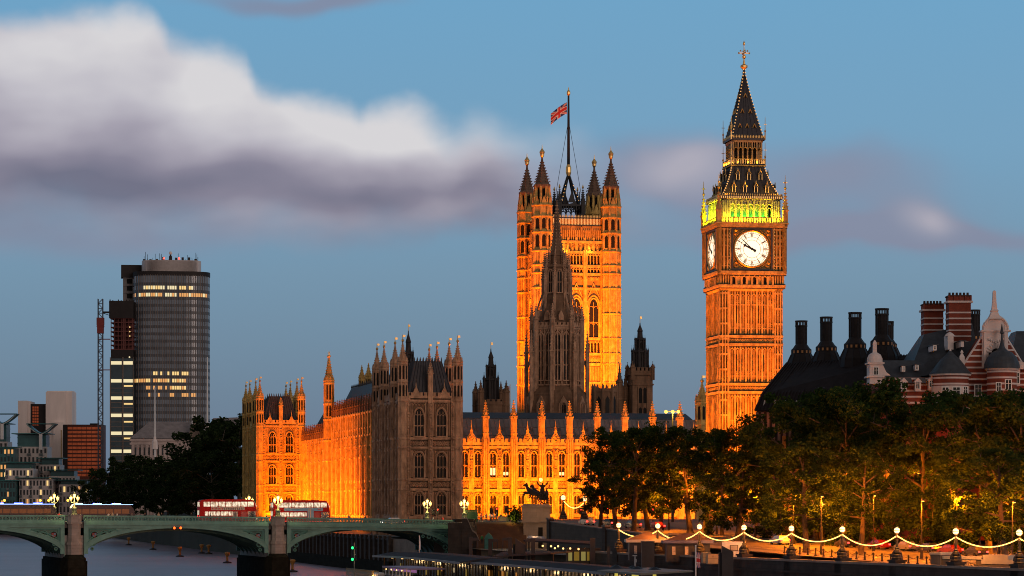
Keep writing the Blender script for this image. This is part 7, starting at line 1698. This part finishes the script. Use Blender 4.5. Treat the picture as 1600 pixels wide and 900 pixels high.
# along the near pavement of the bridge: only heads and shoulders clear the parapet
for (px, top, pose, lab) in [(16,'dark coat',1,'walker in a dark coat on the bridge beside the left dark coach'),(92,'red jacket',0,'person in a red jacket left of the left pier lamps'),(170,'white shirt',3,'person in a white shirt raising an arm right of the left pier lamps'),(177,'beige coat',0,'person in a beige coat next to the one raising an arm'),(184,'white shirt',2,'person in a white shirt third in the little group on the bridge'),
    (202,'dark coat',1,'walker in a dark coat right of the little group on the bridge'),(206,'grey coat',1,'walker in a grey coat, right one of two in step'),(227,'dark coat',2,'lone walker in a dark coat above the middle arch'),(249,'beige coat',0,'left one of a pair standing above the middle arch'),(254,'dark coat',0,'right one of a pair standing above the middle arch'),(300,'dark coat',1,'walker in a dark coat left of the left bus'),(330,'dark coat',0,'person standing in front of the left bus'),(344,'red jacket',2,'person in a red jacket before the left bus'),
    (418,'dark coat',0,'person in a dark coat between the two buses'),(530,'dark coat',1,'walker in a dark coat right of the right bus'),(545,'grey coat',1,'walker in a grey coat before the orange wing'),(570,'dark coat',2,'walker in a dark coat at the corner of the dark pavilion'),(640,'grey coat',1,'walker in a grey coat right of the silver car'),(662,'dark coat',0,'person in a dark coat below the far parapet lamp'),(676,'white shirt',1,'walker in a white shirt before the dark pavilion'),(693,'red jacket',0,'person in a red jacket left of the last bridge lamp')]:
    x = 0
    for _ in range(20): p = onb(x, 1.6); x += (px-(800+F*p.x/p.y))/8.2
    p = onb(x, 1.2+rd.uniform(0,1.6), zt(x)-1.12); person(lab, top, tuple(p), rd.choice([A17+pi/2, A17-pi/2, A17+.3]), pose, rd.uniform(1.66,1.84))
# at the head of the steps
STY = 541.0
for (px, top, pose, lab) in [(752,'red jacket',0,'person in a red jacket left at the head of the steps'),(760,'grey coat',2,'person in a grey coat at the head of the steps'),(766,'white shirt',0,'leftmost white-shirted person at the head of the steps'),(771,'white shirt',2,'white-shirted person close beside the leftmost one'),(776,'dark coat',0,'person in a dark coat right of the two white shirts'),(794,'beige coat',1,'lone person in a beige coat near the lit bush'),(783,'grey coat',1,'person in a grey coat behind the railing right of the group')]:
    person(lab, top, (PX(px,STY), STY+rd.uniform(-.3,.6), 11.31), rd.uniform(0,6), pose, rd.uniform(1.66,1.84))
person('person in a dark coat on the upper stair flight by the green box', 'dark coat', (PX(741,536.5), 536.5, 10.2), 1, 1)
person('person in a green jacket beside the small teal shelter', 'green jacket', (PX(753,527), 527, 7.3), 0, 0)

# ================================================================== bridge foot: steps, walls, green boxes, statue
st = MB(); n = 22
for i in range(n):
    y0 = 528+i*.45; z = 6.5+i*.215; st.box(PX(745,534), PX(822,534), y0, 539, z-.215 if i else 5, z)
tag(st.build('stone_steps', mat('worn_brown_steps', (.13,.07,.045), .8, .3, .6)), 'broad brown stone steps rising from the pier to the street', 'steps')
st = MB(); st.box(PX(706,539), PX(860,539), 538.2, 545, 3, 11.3); struct(st.build('pavement_landing', PAVE))
q = MB(); c = MB()
def slope(x0, x1, z0, z1, y, d):
    q.loft([[(x0,y,4.5),(x0,y+d,4.5),(x0,y+d,z0),(x0,y,z0)],[(x1,y,4.5),(x1,y+d,4.5),(x1,y+d,z1),(x1,y,z1)]]); c.loft([[(x0,y-.12,z0),(x0,y+d+.12,z0),(x0,y+d+.12,z0+.28),(x0,y-.12,z0+.28)],[(x1,y-.12,z1),(x1,y+d+.12,z1),(x1,y+d+.12,z1+.28),(x1,y-.12,z1+.28)]])
X7 = lambda px: PX(px, 532)
t = thing('stair_wall', 'stone stair wall with sloping coping at the end of the bridge', 'stair wall'); slope(X7(722), X7(730), 11.9, 11.9, 531, .8); slope(X7(730), X7(738), 11.9, 9.6, 531, .8); slope(X7(738), X7(744), 9.6, 9.1, 531, .8); slope(X7(744), X7(757), 9.1, 5.7, 531, .8); slope(X7(757), X7(766), 5.7, 5.7, 531, .8)
q.box(X7(700), X7(724), 531.2, 537, -2.8, 11.2); q.box(X7(757)-1.1, X7(760)-1, 531, 531.7, -2.8, 5); q.box(X7(722), X7(770), 531.9, 534, -2.8, 4.4); q.build('wall', SOOTG, t); c.build('coping', mat('stair_coping_stone', (.27,.23,.2), .8, .3, .7), t)
st = MB(); st.prism([(X7(700),524),(X7(880),500),(EW(0,0).x+8.4,434),(EW(-1.6,0).x,EW(-1.6,0).y),(X7(770),524)], -3, 4.6); struct(st.build('pier_landing', PAVE))
st = MB(); st.prism([(X7(758),525),(EW(-4,8).x,EW(-4,8).y),(X7(840),534),(X7(740),534)], 3, 6.42); struct(st.build('lower_landing', PAVE))
TEALB = mat('teal_kiosk_paint', (.07,.26,.23), .5, .25, 2)
t = thing('teal_shelter', 'small teal glazed shelter with a pointed gable roof by the steps', 'shelter', (PX(763.5,526), 526, 6.0)); m = MB(); m.box(-.75,.75,-.6,.6,0,2.3); m.slab([(-.85,2.3),(.85,2.3),(.55,2.9),(0,3.4),(-.55,2.9)], -.7, .7); m.build('body', TEALB, t)
m = MB()
for xx in (-.75, 0, .75): m.box(xx-.05, xx+.05, -.66, -.6, 0, 2.3)
for zz in (.1, 1.1, 2.2): m.box(-.75,.75,-.65,-.6,zz,zz+.08)
m.build('glazing_frame', mat('dark_teal_frame', (.03,.12,.11), .5, .2, 2), t)
t = thing('green_hoarding_box', 'dark green box stall with faded gilt lettering beside the last bridge lamp', 'stall', (PX(725,543), 543, 11.3)); m = MB(); m.box(0, 2.6, 0, 1.6, 0, 2.3); m.build('body', mat('dark_green_paint', (.012,.06,.025), .5, .2, 1), t); m = MB(); m.box(.0,.6,-.05,0,0,2.3); m.build('side_door', mat('green_door_paint', (.03,.10,.03), .5, .2, 1), t)
def text(parent, s, loc, size, m_, name='lettering', rz=0):
    cu_ = bpy.data.curves.new(name, 'FONT'); cu_.body = s; cu_.size = size; cu_.extrude = .01; cu_.align_x = 'CENTER'; o = bpy.data.objects.new(name, cu_); C.objects.link(o)
    dg = bpy.context.evaluated_depsgraph_get(); me = bpy.data.meshes.new_from_object(o.evaluated_get(dg)); bpy.data.objects.remove(o); me.materials.clear(); me.materials.append(m_)
    o = bpy.data.objects.new(name, me); C.objects.link(o); o.parent = parent; o.location = loc; o.rotation_euler = (R(90), 0, rz); return o
m = MB()                                                # the gilt letters are too worn and small to read: four strokes, a gap, five strokes
for i in range(10):
    if i != 4: x = .78+.175*i; m.box(x, x+.035, -.02, 0, 1.93, 2.12); m.box(x+.045, x+.11, -.02, 0, 2.09 if i % 2 else 1.93, 2.12 if i % 2 else 1.96)
m.build('lettering', mat('gilt_letter_paint', (.3,.17,.05), .6, .2, 3), t)

# plinth and chariot statue
PYY = 533.0; xs = lambda px: PX(px, PYY); zs_ = lambda py: PZ(py, PYY)
t = thing('statue_plinth', 'tall pale stone plinth with a small door under the chariot statue', 'plinth'); m = MB(); m.box(xs(816), xs(860), PYY, PYY+4, zs_(815), zs_(791)); m.box(xs(818), xs(855), PYY+.3, PYY+4, 4.4, zs_(815)); m.box(xs(814), xs(862), PYY-.3, PYY+4.3, zs_(792), zs_(789.5)); m.box(xs(815), xs(861), PYY-.15, PYY+4.1, zs_(816.5), zs_(814)); m.box(xs(817), xs(858), PYY, PYY+4, zs_(789.5), zs_(787.5)); m.build('stone_block', mat('plinth_granite', (.36,.30,.26), .8, .25, .5, block=(2.4,1.1,.03,.2)), t)
m = MB(); m.box(xs(841), xs(848), PYY+.24, PYY+.3, 4.5, zs_(824)); m.build('door', DARK, t)
def bronze(mesh, parent, name, loc=(0,0,0), rz=0, sc_=1):
    mesh.materials.clear(); mesh.materials.append(BRONZE); o = bpy.data.objects.new(name, mesh); C.objects.link(o); o.parent = parent; o.location = loc; o.rotation_euler = (0,0,rz); o.scale = (sc_,)*3; return o
t = thing('chariot_statue', 'dark bronze statue of a woman in a chariot behind two rearing horses', 'statue', (xs(838), PYY+2, zs_(787.5))); t.scale = (1.12,)*3
def horse():
    V = [(.9,0,1.35),(.3,0,1.5),(-.35,0,1.75),(-.62,0,2.25),(-.72,0,2.7),(-.95,0,2.72),(-1.2,0,2.5)]; E = [(0,1),(1,2),(2,3),(3,4),(4,5),(5,6)]; Rr = [.36,.36,.37,.24,.17,.15,.09]
    for s in (-.2, .2):
        o = len(V); V += [(.95,s,1.15),(.75,s,.72),(1.05,s,.45),(.95,s,.05)]; E += [(0,o),(o,o+1),(o+1,o+2),(o+2,o+3)]; Rr += [.24,.13,.085,.08]
        o = len(V); k = .25 if s > 0 else 0; V += [(-.5,s,1.5),(-.95,s,1.45+k),(-1.15,s,1.05+k),(-1.3,s,.95+k)]; E += [(2,o),(o,o+1),(o+1,o+2),(o+2,o+3)]; Rr += [.2,.12,.08,.07]
    o = len(V); V += [(1.25,0,1.5),(1.5,0,1.1),(1.5,0,.7)]; E += [(0,o),(o,o+1),(o+1,o+2)]; Rr += [.1,.12,.05]
    o = len(V); V += [(-.68,.07,2.98),(-.68,-.07,2.98)]; E += [(4,o),(4,o+1)]; Rr += [.05,.05]
    return skin_mesh('horse', V, E, Rr, 2)
hm = horse(); bronze(hm, t, 'horse', (-.75,-.6,0), 0, 1.2); bronze(hm.copy(), t, 'horse', (.25,.75,0), .06, 1.12)
m = MB(); m.slab([(.5,.7),(2.0,.6),(2.1,1.0),(1.7,1.1),(.9,1.2),(.6,1.9),(.45,1.9)], -.8, .8); m.limb([(.6,0,.8),(-1.2,0,1.2)], .07, 6); m.build('chariot', BRONZE, t)
for y in (-.9, .9):
    m = MB(); m.m = Matrix.Translation((1.4, y, .62)) @ Matrix.Rotation(pi/2, 4, 'X'); Q = [(.58*cos(2*pi*i/16), .58*sin(2*pi*i/16), 0) for i in range(16)]
    for a, b in zip(Q, Q[1:]+Q[:1]): m.bar(a, b, .1)
    for i in range(8): a = 2*pi*i/8; m.bar((0,0,0), (.58*cos(a), .58*sin(a), 0), .06)
    m.lathe(0,0,[(.12,-.12),(.12,.12)],8); m.build('wheel', BRONZE, t)
V = [(0,0,.95),(0,0,1.25),(0,0,1.5),(0,0,1.62),(0,-.03,1.75),(0,-.02,1.85),(0,0,.1)]; E = [(0,1),(1,2),(2,3),(3,4),(4,5),(0,6)]; Rr = [.3,.22,.24,.09,.13,.1,.5]
for s in (-1, 1): o = len(V); V += [(s*.24,0,1.5),(s*.5,0,1.72),(s*.72,-.05,2.1)]; E += [(2,o),(o,o+1),(o+1,o+2)]; Rr += [.1,.08,.06]
bronze(skin_mesh('standing_figure', V, E, Rr, 2), t, 'standing_figure', (1.05,0,.9), 0, 1.42)
for y in (-.45, .45):
    V = [(0,0,.4),(0,-.05,.8),(0,-.08,1.0),(0,-.1,1.18),(.25,0,.3),(-.1,0,.05)]; bronze(skin_mesh('crouching_figure', V, [(0,1),(1,2),(2,3),(0,4),(0,5)], [.26,.22,.1,.13,.2,.25], 2), t, 'crouching_figure', (1.75,y,.9), 0, 1.35)
m = MB(); m.limb([(2.2,-.1,2.6),(2.35,-.1,4.6)], .04, 5); m.build('spear', BRONZE, t)
t = thing('street_lamp', 'single bright globe lamp on a post behind the chariot statue', 'street lamp', (PX(845,546), 546, 11.3)); H = PZ(752,546)-11.3; m = MB(); m.lathe(0,0,[(.16,0),(.08,H)],8); m.build('post', BLACK, t); g = MB(); g.ball(0,0,H+.3,.36,10,8); g.build('lamp_globe', WARM, t, smooth=True); point('lamp_light', (PX(845,546), 545.2, PZ(752,546)), 600, AMBER, .3)
point('plinth_street_light', (PX(838,529), 526, 12.5), 420, (1,.55,.25), .4)
# small lit bush and a golden-lit stall by the wall
t = thing('bush', 'small yellow-lit bush left of the statue plinth', 'bush', (PX(804,538), 538, 11.3)); rd = random.Random(2); m = MB(); V = []; Fc = []
for i in range(900):
    d = Vector((rd.gauss(0,.55), rd.gauss(0,.5), 1.3+rd.gauss(0,.6))); a = Vector((rd.gauss(0,1),rd.gauss(0,1),rd.gauss(0,1))).normalized(); b = a.cross(Vector((rd.gauss(0,1),rd.gauss(0,1),.3))).normalized(); s = .2; o = len(V); V += [tuple(d-a*s), tuple(d+b*s*.6), tuple(d+a*s), tuple(d-b*s*.6)]; Fc.append((o,o+1,o+2,o+3))
m.v = V; m.f = Fc; m.build('foliage', LEAF, t); m = MB(); m.limb([(0,0,0),(0,0,1.2)], [.08,.04], 6); m.build('stem', BARK, t); point('bush_lamp', (PX(799,537), 536.6, 12.0), 120, (1,.6,.1), .2)
t = thing('lit_stall', 'small yellow-lit stall at the foot of the dark retaining wall', 'stall', (PX(868,517), 517, 6.4)); m = MB(); m.slab([(0,0),(1.1,0),(1.1,1.4),(.75,2.1),(.35,2.1),(0,1.2)], 0, 1.0); m.build('canopy', mat('cream_canvas', (.5,.42,.25), .8, .2, 2), t); m = MB(); m.slab([(.15,.3),(.95,.3),(.95,1.3),(.6,1.8),(.3,1.6)], -.03, 0); m.build('lit_front', glow('yellow_stall_light', (1,.6,.12), 1.3), t)
# railings at the head of the steps
t = thing('railing', 'pale metal railing along the head of the brown steps', 'railing'); m = MB()
for i in range(15): x = PX(746+5*i, 540); m.box(x-.03, x+.03, 539.6, 539.66, 11.3, 12.35)
m.box(PX(746,540), PX(816,540), 539.6, 539.66, 12.3, 12.38); m.box(PX(746,540), PX(816,540), 539.6, 539.66, 11.5, 11.56); m.build('rail', mat('grey_rail_metal', (.2,.18,.16), .5, .2, 1), t); m = MB(); m.box(PX(778,540), PX(815,540), 539.7, 539.72, 11.55, 12.3); m.build('panel', mat('pale_rail_panel', (.4,.35,.28), .5, .3, 1), t)

# traffic signals
REDL = glow('red_traffic_light', (1,.03,.012), 6); OFFL = mat('unlit_signal_lens', (.02,.03,.02), .3, .2, 1)
def signal(label, px, Y, py, face=1):
    x = PX(px, Y); zc = PZ(py, Y); t = thing('traffic_signal', label, 'traffic light', (x, Y, 11.3), 0, 'traffic lights on the street'); H = zc-11.3
    m = MB(); m.lathe(0,0,[(.06,0),(.055,H-.6)],8); m.box(-.2,.2,-.1,.12,H-.75,H+.3); m.box(-.32,.32,.1,.14,H-.85,H+.42); m.build('post_and_head', BLACK, t)
    for i, mt in ((0, REDL if face else OFFL), (1, OFFL), (2, OFFL)): g = MB(); g.ball(0,-.12,H+.1-.3*i,.14 if face and i == 0 else .1,10,6); g.build('lens', mt, t)
for (px, Y, py, f, lab) in ((684,566,797,1,'red traffic light before the dark pavilion'),(776,556,796,1,'red traffic light left of the statue, before the lit range'),(768,557,797,0,'unlit traffic light head beside the red one left of the statue'),(792,552,794,0,'unlit traffic light facing away between steps and statue'),(677,566,798,0,'unlit traffic light head beside the dark pavilion signal'),(949,525,796,1,'large red traffic light under the leftmost slim tree'),(922,530,793,1,'red traffic light right of the parapet globe lamps'),(908,530,797,1,'small red traffic light between the parapet globe lamps'),(988,520,799,1,'red traffic light right of the leftmost tree trunk'),(1020,520,797,1,'red traffic light between slim tree and lighting mast')):
    signal(lab, px, Y, py, f)

# ================================================================== pier, boat and piles at the bottom
PO_ = Vector((-20.4,417,0)); PU = Vector((26.6,-94,0)).normalized(); PN = Vector((-PU.y, PU.x, 0)); PA = atan2(PU.y, PU.x)
def PW(s, u, z=0): return PO_+PU*s+PN*u+Vector((0,0,z))
ROOFG = mat('grey_pier_roof', (.04,.04,.048), .9, .25, .3, spec=.08); ROOFE = mat('pale_roof_edge', (.16,.15,.17), .4, .2, 1); PILE = mat('dark_pile_steel', (.03,.03,.034), .6, .35, .6); SPOTL = glow('pier_downlight', (1,.6,.2), 2.2); YELL = glow('yellow_column_light', (.95,.75,.12), .55); GLP = mat('dim_pier_glass', (.05,.045,.035), .2, .4, .8, spec=.5)
def canopy(label, s0, s1, u0, u1, z0, z1, up=.25):
    t = thing('pier_canopy', label, 'canopy', tuple(PW(s0, u0, 0)), PA, 'pier canopies'); L = s1-s0; W_ = u1-u0; n = 14
    r = MB(); e_ = MB()
    for i in range(n):
        a, b = L*i/n, L*(i+1)/n; za, zb = [up*sin(pi*min(1,max(0,x/L)))for x in (a, b)]
        r.loft([[(x,0,z0+z),(x,W_*.5,(z0+z1)/2+z+.25),(x,W_,z1+z),(x,W_,z1+z-.12),(x,W_*.5,(z0+z1)/2+z),(x,0,z0+z-.05)] for x, z in ((a,za),(b,zb))]); e_.loft([[(x,-.12,z0+z-.22),(x,.0,z0+z-.22),(x,.0,z0+z+.06),(x,-.12,z0+z+.06)] for x, z in ((a,za),(b,zb))])
    r.build('roof', ROOFG, t); e_.build('gutter_edge', ROOFE, t)
    p = MB(); 
    for i in range(int(L/7)+1): x = 1+i*7; p.lathe(x, 1.4, [(.13,1.6),(.13,z0)], 8); p.lathe(x, W_-1.2, [(.13,1.6),(.13,z1)], 8)
    build_clusters(p, 'column', BLACK, t, .5)
    for i in range(int(L/6)): g = MB(); g.lathe(3+i*6, .8, [(.16,z0-.22),(.16,z0-.1)], 8); g.build('downlight', SPOTL, t)
    g = MB(); g.box(1, L-1, W_-2.0, W_-1.9, 1.7, z0-.3); 
    gg = g.build('glass_screen', GLP, t)
    fr = MB()
    for i in range(int(L/1.5)): fr.box(1+i*1.5, 1.1+i*1.5, W_-2.1, W_-1.98, 1.7, z0-.3)
    fr.build('screen_frame', mat('pier_frame_grey', (.12,.11,.10), .5, .2, 1), gg)
    rr = random.Random(int(s0)+3)
    for i in range(int(L/2.2)):
        if rr.random() < .4: g = MB(); x = 1.2+i*2.2; h = rr.uniform(.4,1.4); g.box(x, x+rr.uniform(.25,.9), W_-2.2, W_-2.14, z0-1.3-h, z0-1.1); g.build('lit_panel', rr.choice([PANA, PANB, PANC]), t)
    for i in range(int(L/12)): p = PW(s0+6+i*12, u0+W_*.4, z0-.8); point('pier_light', tuple(p), 55, WARMC, .2)
    return t
PANA = glow('amber_screen', (1,.38,.05), .3); PANB = glow('pale_screen', (.9,.7,.4), .22); PANC = glow('dull_yellow_screen', (.7,.45,.06), .2)
canopy('left grey pier canopy with a row of downlights, lens shaped', 0, 50, 0, 6, 7.2, 7.75, .15)
canopy('long right grey pier canopy sloping towards the viewer', 43, 108, 1.5, 7.0, 7.2, 7.6, .1)
m = MB(); m.m = Matrix.Translation(PW(0,0)) @ Matrix.Rotation(PA, 4, 'Z'); m.box(-2, 140, -.5, 9.5, .3, 1.6); tag(m.build('pier_pontoon', PILE), 'dark floating pontoon under the pier canopies', 'pontoon')
t = thing('parasol_canopy', 'pale canopy end on yellow lit columns at the right of the pier', 'canopy', tuple(PW(106, 1, 0)), PA); m = MB(); m.loft([[(0,0,7.3),(15,0,7.3),(15,6,7.6),(0,6,7.6)],[(0,0,7.5),(15,0,7.5),(15,6,7.75),(0,6,7.75)]]); m.build('roof', mat('pale_canopy_underside', (.16,.155,.13), .6, .2, .5), t)
for i in range(4): g = MB(); g.lathe(2+3.6*i, 1.6+.8*(i%2), [(.2,2),(.2,7.3)], 10); g.build('lit_column', YELL, t); g = MB(); g.lathe(2+3.6*i, 1.6+.8*(i%2), [(.8,7.8),(.2,8.1)], 10); g.build('column_cap', BLACK, t)
for i in range(2): p = PW(110+7*i, 4, 6.4); point('column_light', tuple(p), 60, (1,.9,.3), .3)
# gangway roofs
def flat_roof(label, pts, th, m_, lamps=()):
    t = thing('gangway_roof', label, 'roof', (0,0,0), 0, 'gangway roofs of the pier'); m = MB(); m.loft([[(x,y,z) for x,y,z in pts],[(x,y,z+th) for x,y,z in pts]]); m.build('roof', m_, t)
    for (px, py, Y) in lamps: g = MB(); q = P(px,py,Y); g.ball(q[0],q[1],q[2],.16,8,5); g.build('downlight', SPOTL, t)
    p = MB(); 
    for (x, y, z) in pts[:2]: p.lathe(x+.4, y+1.5, [(.12,1.5),(.12,z)], 8)
    build_clusters(p, 'column', BLACK, t, .5); return t
flat_roof('upper gangway roof with a row of warm downlights below the plinth', [P(818,846,452),P(924,852,440),P(924,848,452),P(830,843,466)], .25, ROOFG, [(848,853,446),(861,853.5,446),(872,853.5,446),(880,857,444),(891,857,444),(867,856.5,444),(904,858,442)])
point('gangway_light', P(868,856,447), 90, WARMC, .3)
flat_roof('lower grey gangway roof sloping down to the pontoon', [P(770,871,425),P(860,866,425),P(895,863,440),P(785,864,440)], .2, ROOFG)
flat_roof('pale flat kiosk roof at the foot of the statue plinth', [P(823,842,505),P(853,845,505),P(850,840,515),P(826,838.5,515)], .2, ROOFE)
m = MB(); m.box(PX(885,446), PX(921,446), 446, 452, 4.4, PZ(857,446)); t = thing('ticket_office', 'dim glass pier office with yellow light under the upper gangway roof', 'pier office'); m.build('glass_wall', GLP, t)
for i, (px, pw) in enumerate(((888,6),(897,8),(908,7),(917,4))): g = MB(); g.box(PX(px,445.9), PX(px+pw,445.9), 445.85, 445.95, PZ(876,446), PZ(862,446)); g.build('lit_pane', PANC if i % 2 else glow('olive_lit_pane', (.5,.42,.12), .4), t)
for (px, w_, Y, y0, arm, lab) in ((735.5,5.5,432,841,1,'square dark mooring pile leftmost, with a short arm'),(766,6,434,843,1,'square dark mooring pile in front of the teal shelter'),(797,6,430,841,-1,'square dark mooring pile before the brown steps'),(833,6,432,843,-1,'square dark mooring pile below the statue plinth'),(926,8,425,842,0,'square dark pile before the retaining wall'),(1012,20,398,847,0,'broad dark pile in front of the dark kiosks'),(951,5,420,856,0,'thin dark pile beside the first globe lamp')):
    h = w_*Y/F/2; m = MB(); x = PX(px, Y); z = PZ(y0, Y); m.box(x-h, x+h, Y-h, Y+h, -2, z); m.box(x-h*1.05, x+h*1.05, Y-h*1.05, Y+h*1.05, z, z+.12)
    if arm: m.box(min(x+arm*h, x+arm*(h+.9)), max(x+arm*h, x+arm*(h+.9)), Y-.2, Y+.2, z-.35, z+.05); m.box(x+arm*(h+.8)-.08, x+arm*(h+.8)+.08, Y-.1, Y+.1, z-1.4, z-.3)
    tag(m.build('mooring_pile', PILE), lab, 'pile', 'dark mooring piles of the pier')
for (px0, px1, Y, yl, yr, lab) in ((805,821,432,841,852,'wide dark mooring pile with a slanted top before the plinth'),(1128,1146,365,852.5,862,'wide dark mooring pile with a slanted top before the white van')):
    m = MB(); x0, x1 = PX(px0,Y), PX(px1,Y); m.slab([(x0,-2),(x1,-2),(x1,PZ(yr,Y)),(x0,PZ(yl,Y))], Y, Y+1.2); 
    m.box(x0-.35, x0, Y+.4, Y+1.1, -2, PZ(yl,Y)-.9); tag(m.build('mooring_pile', PILE), lab, 'pile', 'dark mooring piles of the pier')
# boat
t = thing('tour_boat', 'moored tour boat with a railed open deck and purple-lit cabin', 'boat', tuple(PW(5, -6.0, 0)), PA); m = MB(); L = 46
m.loft([[(x,c-w_,z),(x,c+w_,z),(x,c+w_*.82,-.6),(x,c-w_*.82,-.6)] for x, w_, z, c in ((0,1.2,2.6,3),(2.5,2.3,2.3,3),(8,2.9,2.0,3),(36,2.9,2.0,3),(43,2.4,2.3,3),(46,1.2,2.6,3))]); m.build('hull', mat('dark_boat_hull', (.02,.022,.03), .35, .3, 1), t)
m = MB(); m.box(3, 40, .5, 5.5, 2.0, 4.3); m.build('lower_cabin', mat('dark_cabin_panel', (.04,.04,.045), .4, .3, 1), t)
for i in range(14): g = MB(); g.box(4+2.6*i, 6+2.6*i, .44, .5, 2.9, 3.9); g.build('window', PANB if i % 3 == 0 else (PANA if i % 3 == 1 else GLP), t)
m = MB(); m.box(2.5, 40.5, .2, 5.8, 4.3, 4.45); m.build('upper_deck', mat('pale_deck', (.18,.16,.13), .7, .2, 1), t)
m = MB()
for y in (.3, 5.7):
    for i in range(34): m.box(2.7+.62*i-.03, 2.7+.62*i+.03, y-.03, y+.03, 4.45, 5.6)
    for z in (4.8, 5.2, 5.57): m.box(2.7, 23.2, y-.025, y+.025, z, z+.05)
m.build('railing', mat('dull_brass_rail', (.22,.19,.10), .5, .2, 1), t)
m = MB(); m.box(24.5, 39, .9, 5.2, 4.45, 5.15); m.build('upper_cabin', mat('brown_cabin', (.08,.05,.04), .5, .2, 1), t)
m = MB(); m.box(24, 39.6, .6, 5.5, 6.15, 6.35); m.build('cabin_roof', mat('purple_lit_roof', (.2,.14,.24), .5, .2, 1), t)
for i in range(8): m = MB(); m.box(24.6+2*i, 24.8+2*i, .9, 1.0, 5.15, 6.15); m.build('cabin_post', WHITE, t)
m = MB(); m.box(24.4, 39.2, 1.6, 1.7, 5.75, 6.1); m.build('purple_light_band', glow('dim_purple_light', (.5,.2,.55), .35), t)
for x in (26, 29, 32, 35): m = MB(); m.ball(x, .7, 5.95, .1, 6, 4); m.build('cabin_lamp', SPOTL, t)
for x in (20.5, 38): m = MB(); m.ball(x, .2, 4.75, .22, 8, 6); m.build('deck_lamp', glow('orange_deck_light', (1,.4,.06), 16), t); p = PW(5+x, -6.4, 4.9); point('deck_light', tuple(p), 60, (1,.45,.08), .2)
for i in range(3): m = MB(); m.m = Matrix.Translation((21.2+.95*i, .6, 5.0)) @ Matrix.Rotation(pi/2, 4, 'X'); m.lathe(0,0,[(.3,-.5),(.42,-.4),(.42,.4),(.3,.5)],12); m.build('life_raft_canister', WHITE, t)
# navigation pole
t = thing('signal_pole', 'thin river signal pole with two green lights', 'signal pole', P(553.5,900,414)); q = lambda py: PZ(py,414)-PZ(900,414); m = MB(); m.lathe(0,0,[(.09,-5),(.06,q(848))],8); m.box(0,.25,-.05,.05,q(867),q(866)); m.build('pole', mat('grey_pole_paint', (.22,.23,.24), .5, .2, 1), t)
for py in (856, 874): m = MB(); m.ball(-.25,-.05,q(py),.2,8,6); m.build('green_light', glow('green_signal_light', (.02,1,.22), 2.2), t); m = MB(); m.box(-.1,.35,-.12,.12,q(py)-.18,q(py)+.18); m.build('light_housing', BLACK, t)
point('green_glow', (PX(551,414)-.3, 413, PZ(865,414)), 8, (.1,1,.35), .2)
# feather banner, flag on pole, grey lamp post
t = thing('feather_banner', 'narrow blue and white feather banner on the left pier canopy', 'banner', P(655,864,408)); q = lambda py: PZ(py,408)-PZ(864,408); m = MB(); m.lathe(0,0,[(.05,-1),(.03,q(836))],6); m.build('pole', WHITE, t); m = MB(); m.slab([(0,q(836)),(.12,q(838)),(.22,q(848)),(.22,q(859)),(.0,q(859))], -.01, .01); m.build('cloth', mat('banner_blue_white', (.25,.36,.5), .7, .5, 1.2, col2=(.5,.5,.52)), t)
t = thing('flagpole', 'white flagpole on the river side of the third globe lamp', 'flagpole', (PX(1087,352), 352, 0)); m = MB(); m.lathe(0,0,[(.11,0),(.08,PZ(854,352)),(.12,PZ(854,352)+.1),(.02,PZ(854,352)+.2)],8); m.build('pole', WHITE, t)
union_flag('flag', 'national flag hanging limp from the white flagpole by the piles', (PX(1087,352)+.1, 352, PZ(863,352)), .55, 1.9, .15, (1, .1))
t = thing('flagpole', 'short white flagpole with a small flag behind the black ventilation spire', 'flagpole', (PX(797,700), 700, 0)); m = MB(); m.lathe(0,0,[(.15,36),(.1,PZ(600,700))],8); m.build('pole', WHITE, t)
union_flag('flag', 'small flag drooping from the short pole behind the black spire', (PX(797,700)-.15, 700, PZ(603,700)), 2.2, 1.2, .45)
t = thing('lamp_post', 'slim grey lamp post with a flat head standing on the pier', 'lamp post', (PX(992,322), 322, 0)); z = PZ(869,322); m = MB(); m.lathe(0,0,[(.13,1),(.08,z)],8); m.box(-.25,.25,-.2,.2,z,z+.12); m.box(.05,.2,-.1,.1,z-.7,z-.35); m.build('post', mat('grey_post_metal', (.3,.31,.33), .4, .2, 1), t)
# mooring buoys
for (px, py, lab) in ((201,848,'small river marker post, farthest of the row'),(239,855,'second small river marker post from the far end'),(281,866,'yellow river marker post before the far lit bank'),(315,861,'river marker post near the far wall, with yellow top'),(326,862,'river marker post close beside the one near the far wall'),(355,876,'river marker post nearest the right stone pier'),(457,890,'river marker post under the right arch on golden water')):
    Y = 15*F/(py-785+4); t = thing('river_marker', lab, 'buoy', (PX(px,Y), Y, 0), 0, 'small marker buoys on the river'); m = MB(); m.lathe(0,0,[(1.2,-.1),(1.1,.3),(.35,.5),(.35,.6)],10); m.build('float', BLACK, t); m = MB(); m.lathe(0,0,[(.3,.5),(.28,1.6),(.7,2.4),(.6,2.7),(.1,2.8)],8); m.build('top_mark', mat('ochre_marker_paint', (.4,.2,.05), .6, .3, 1), t)
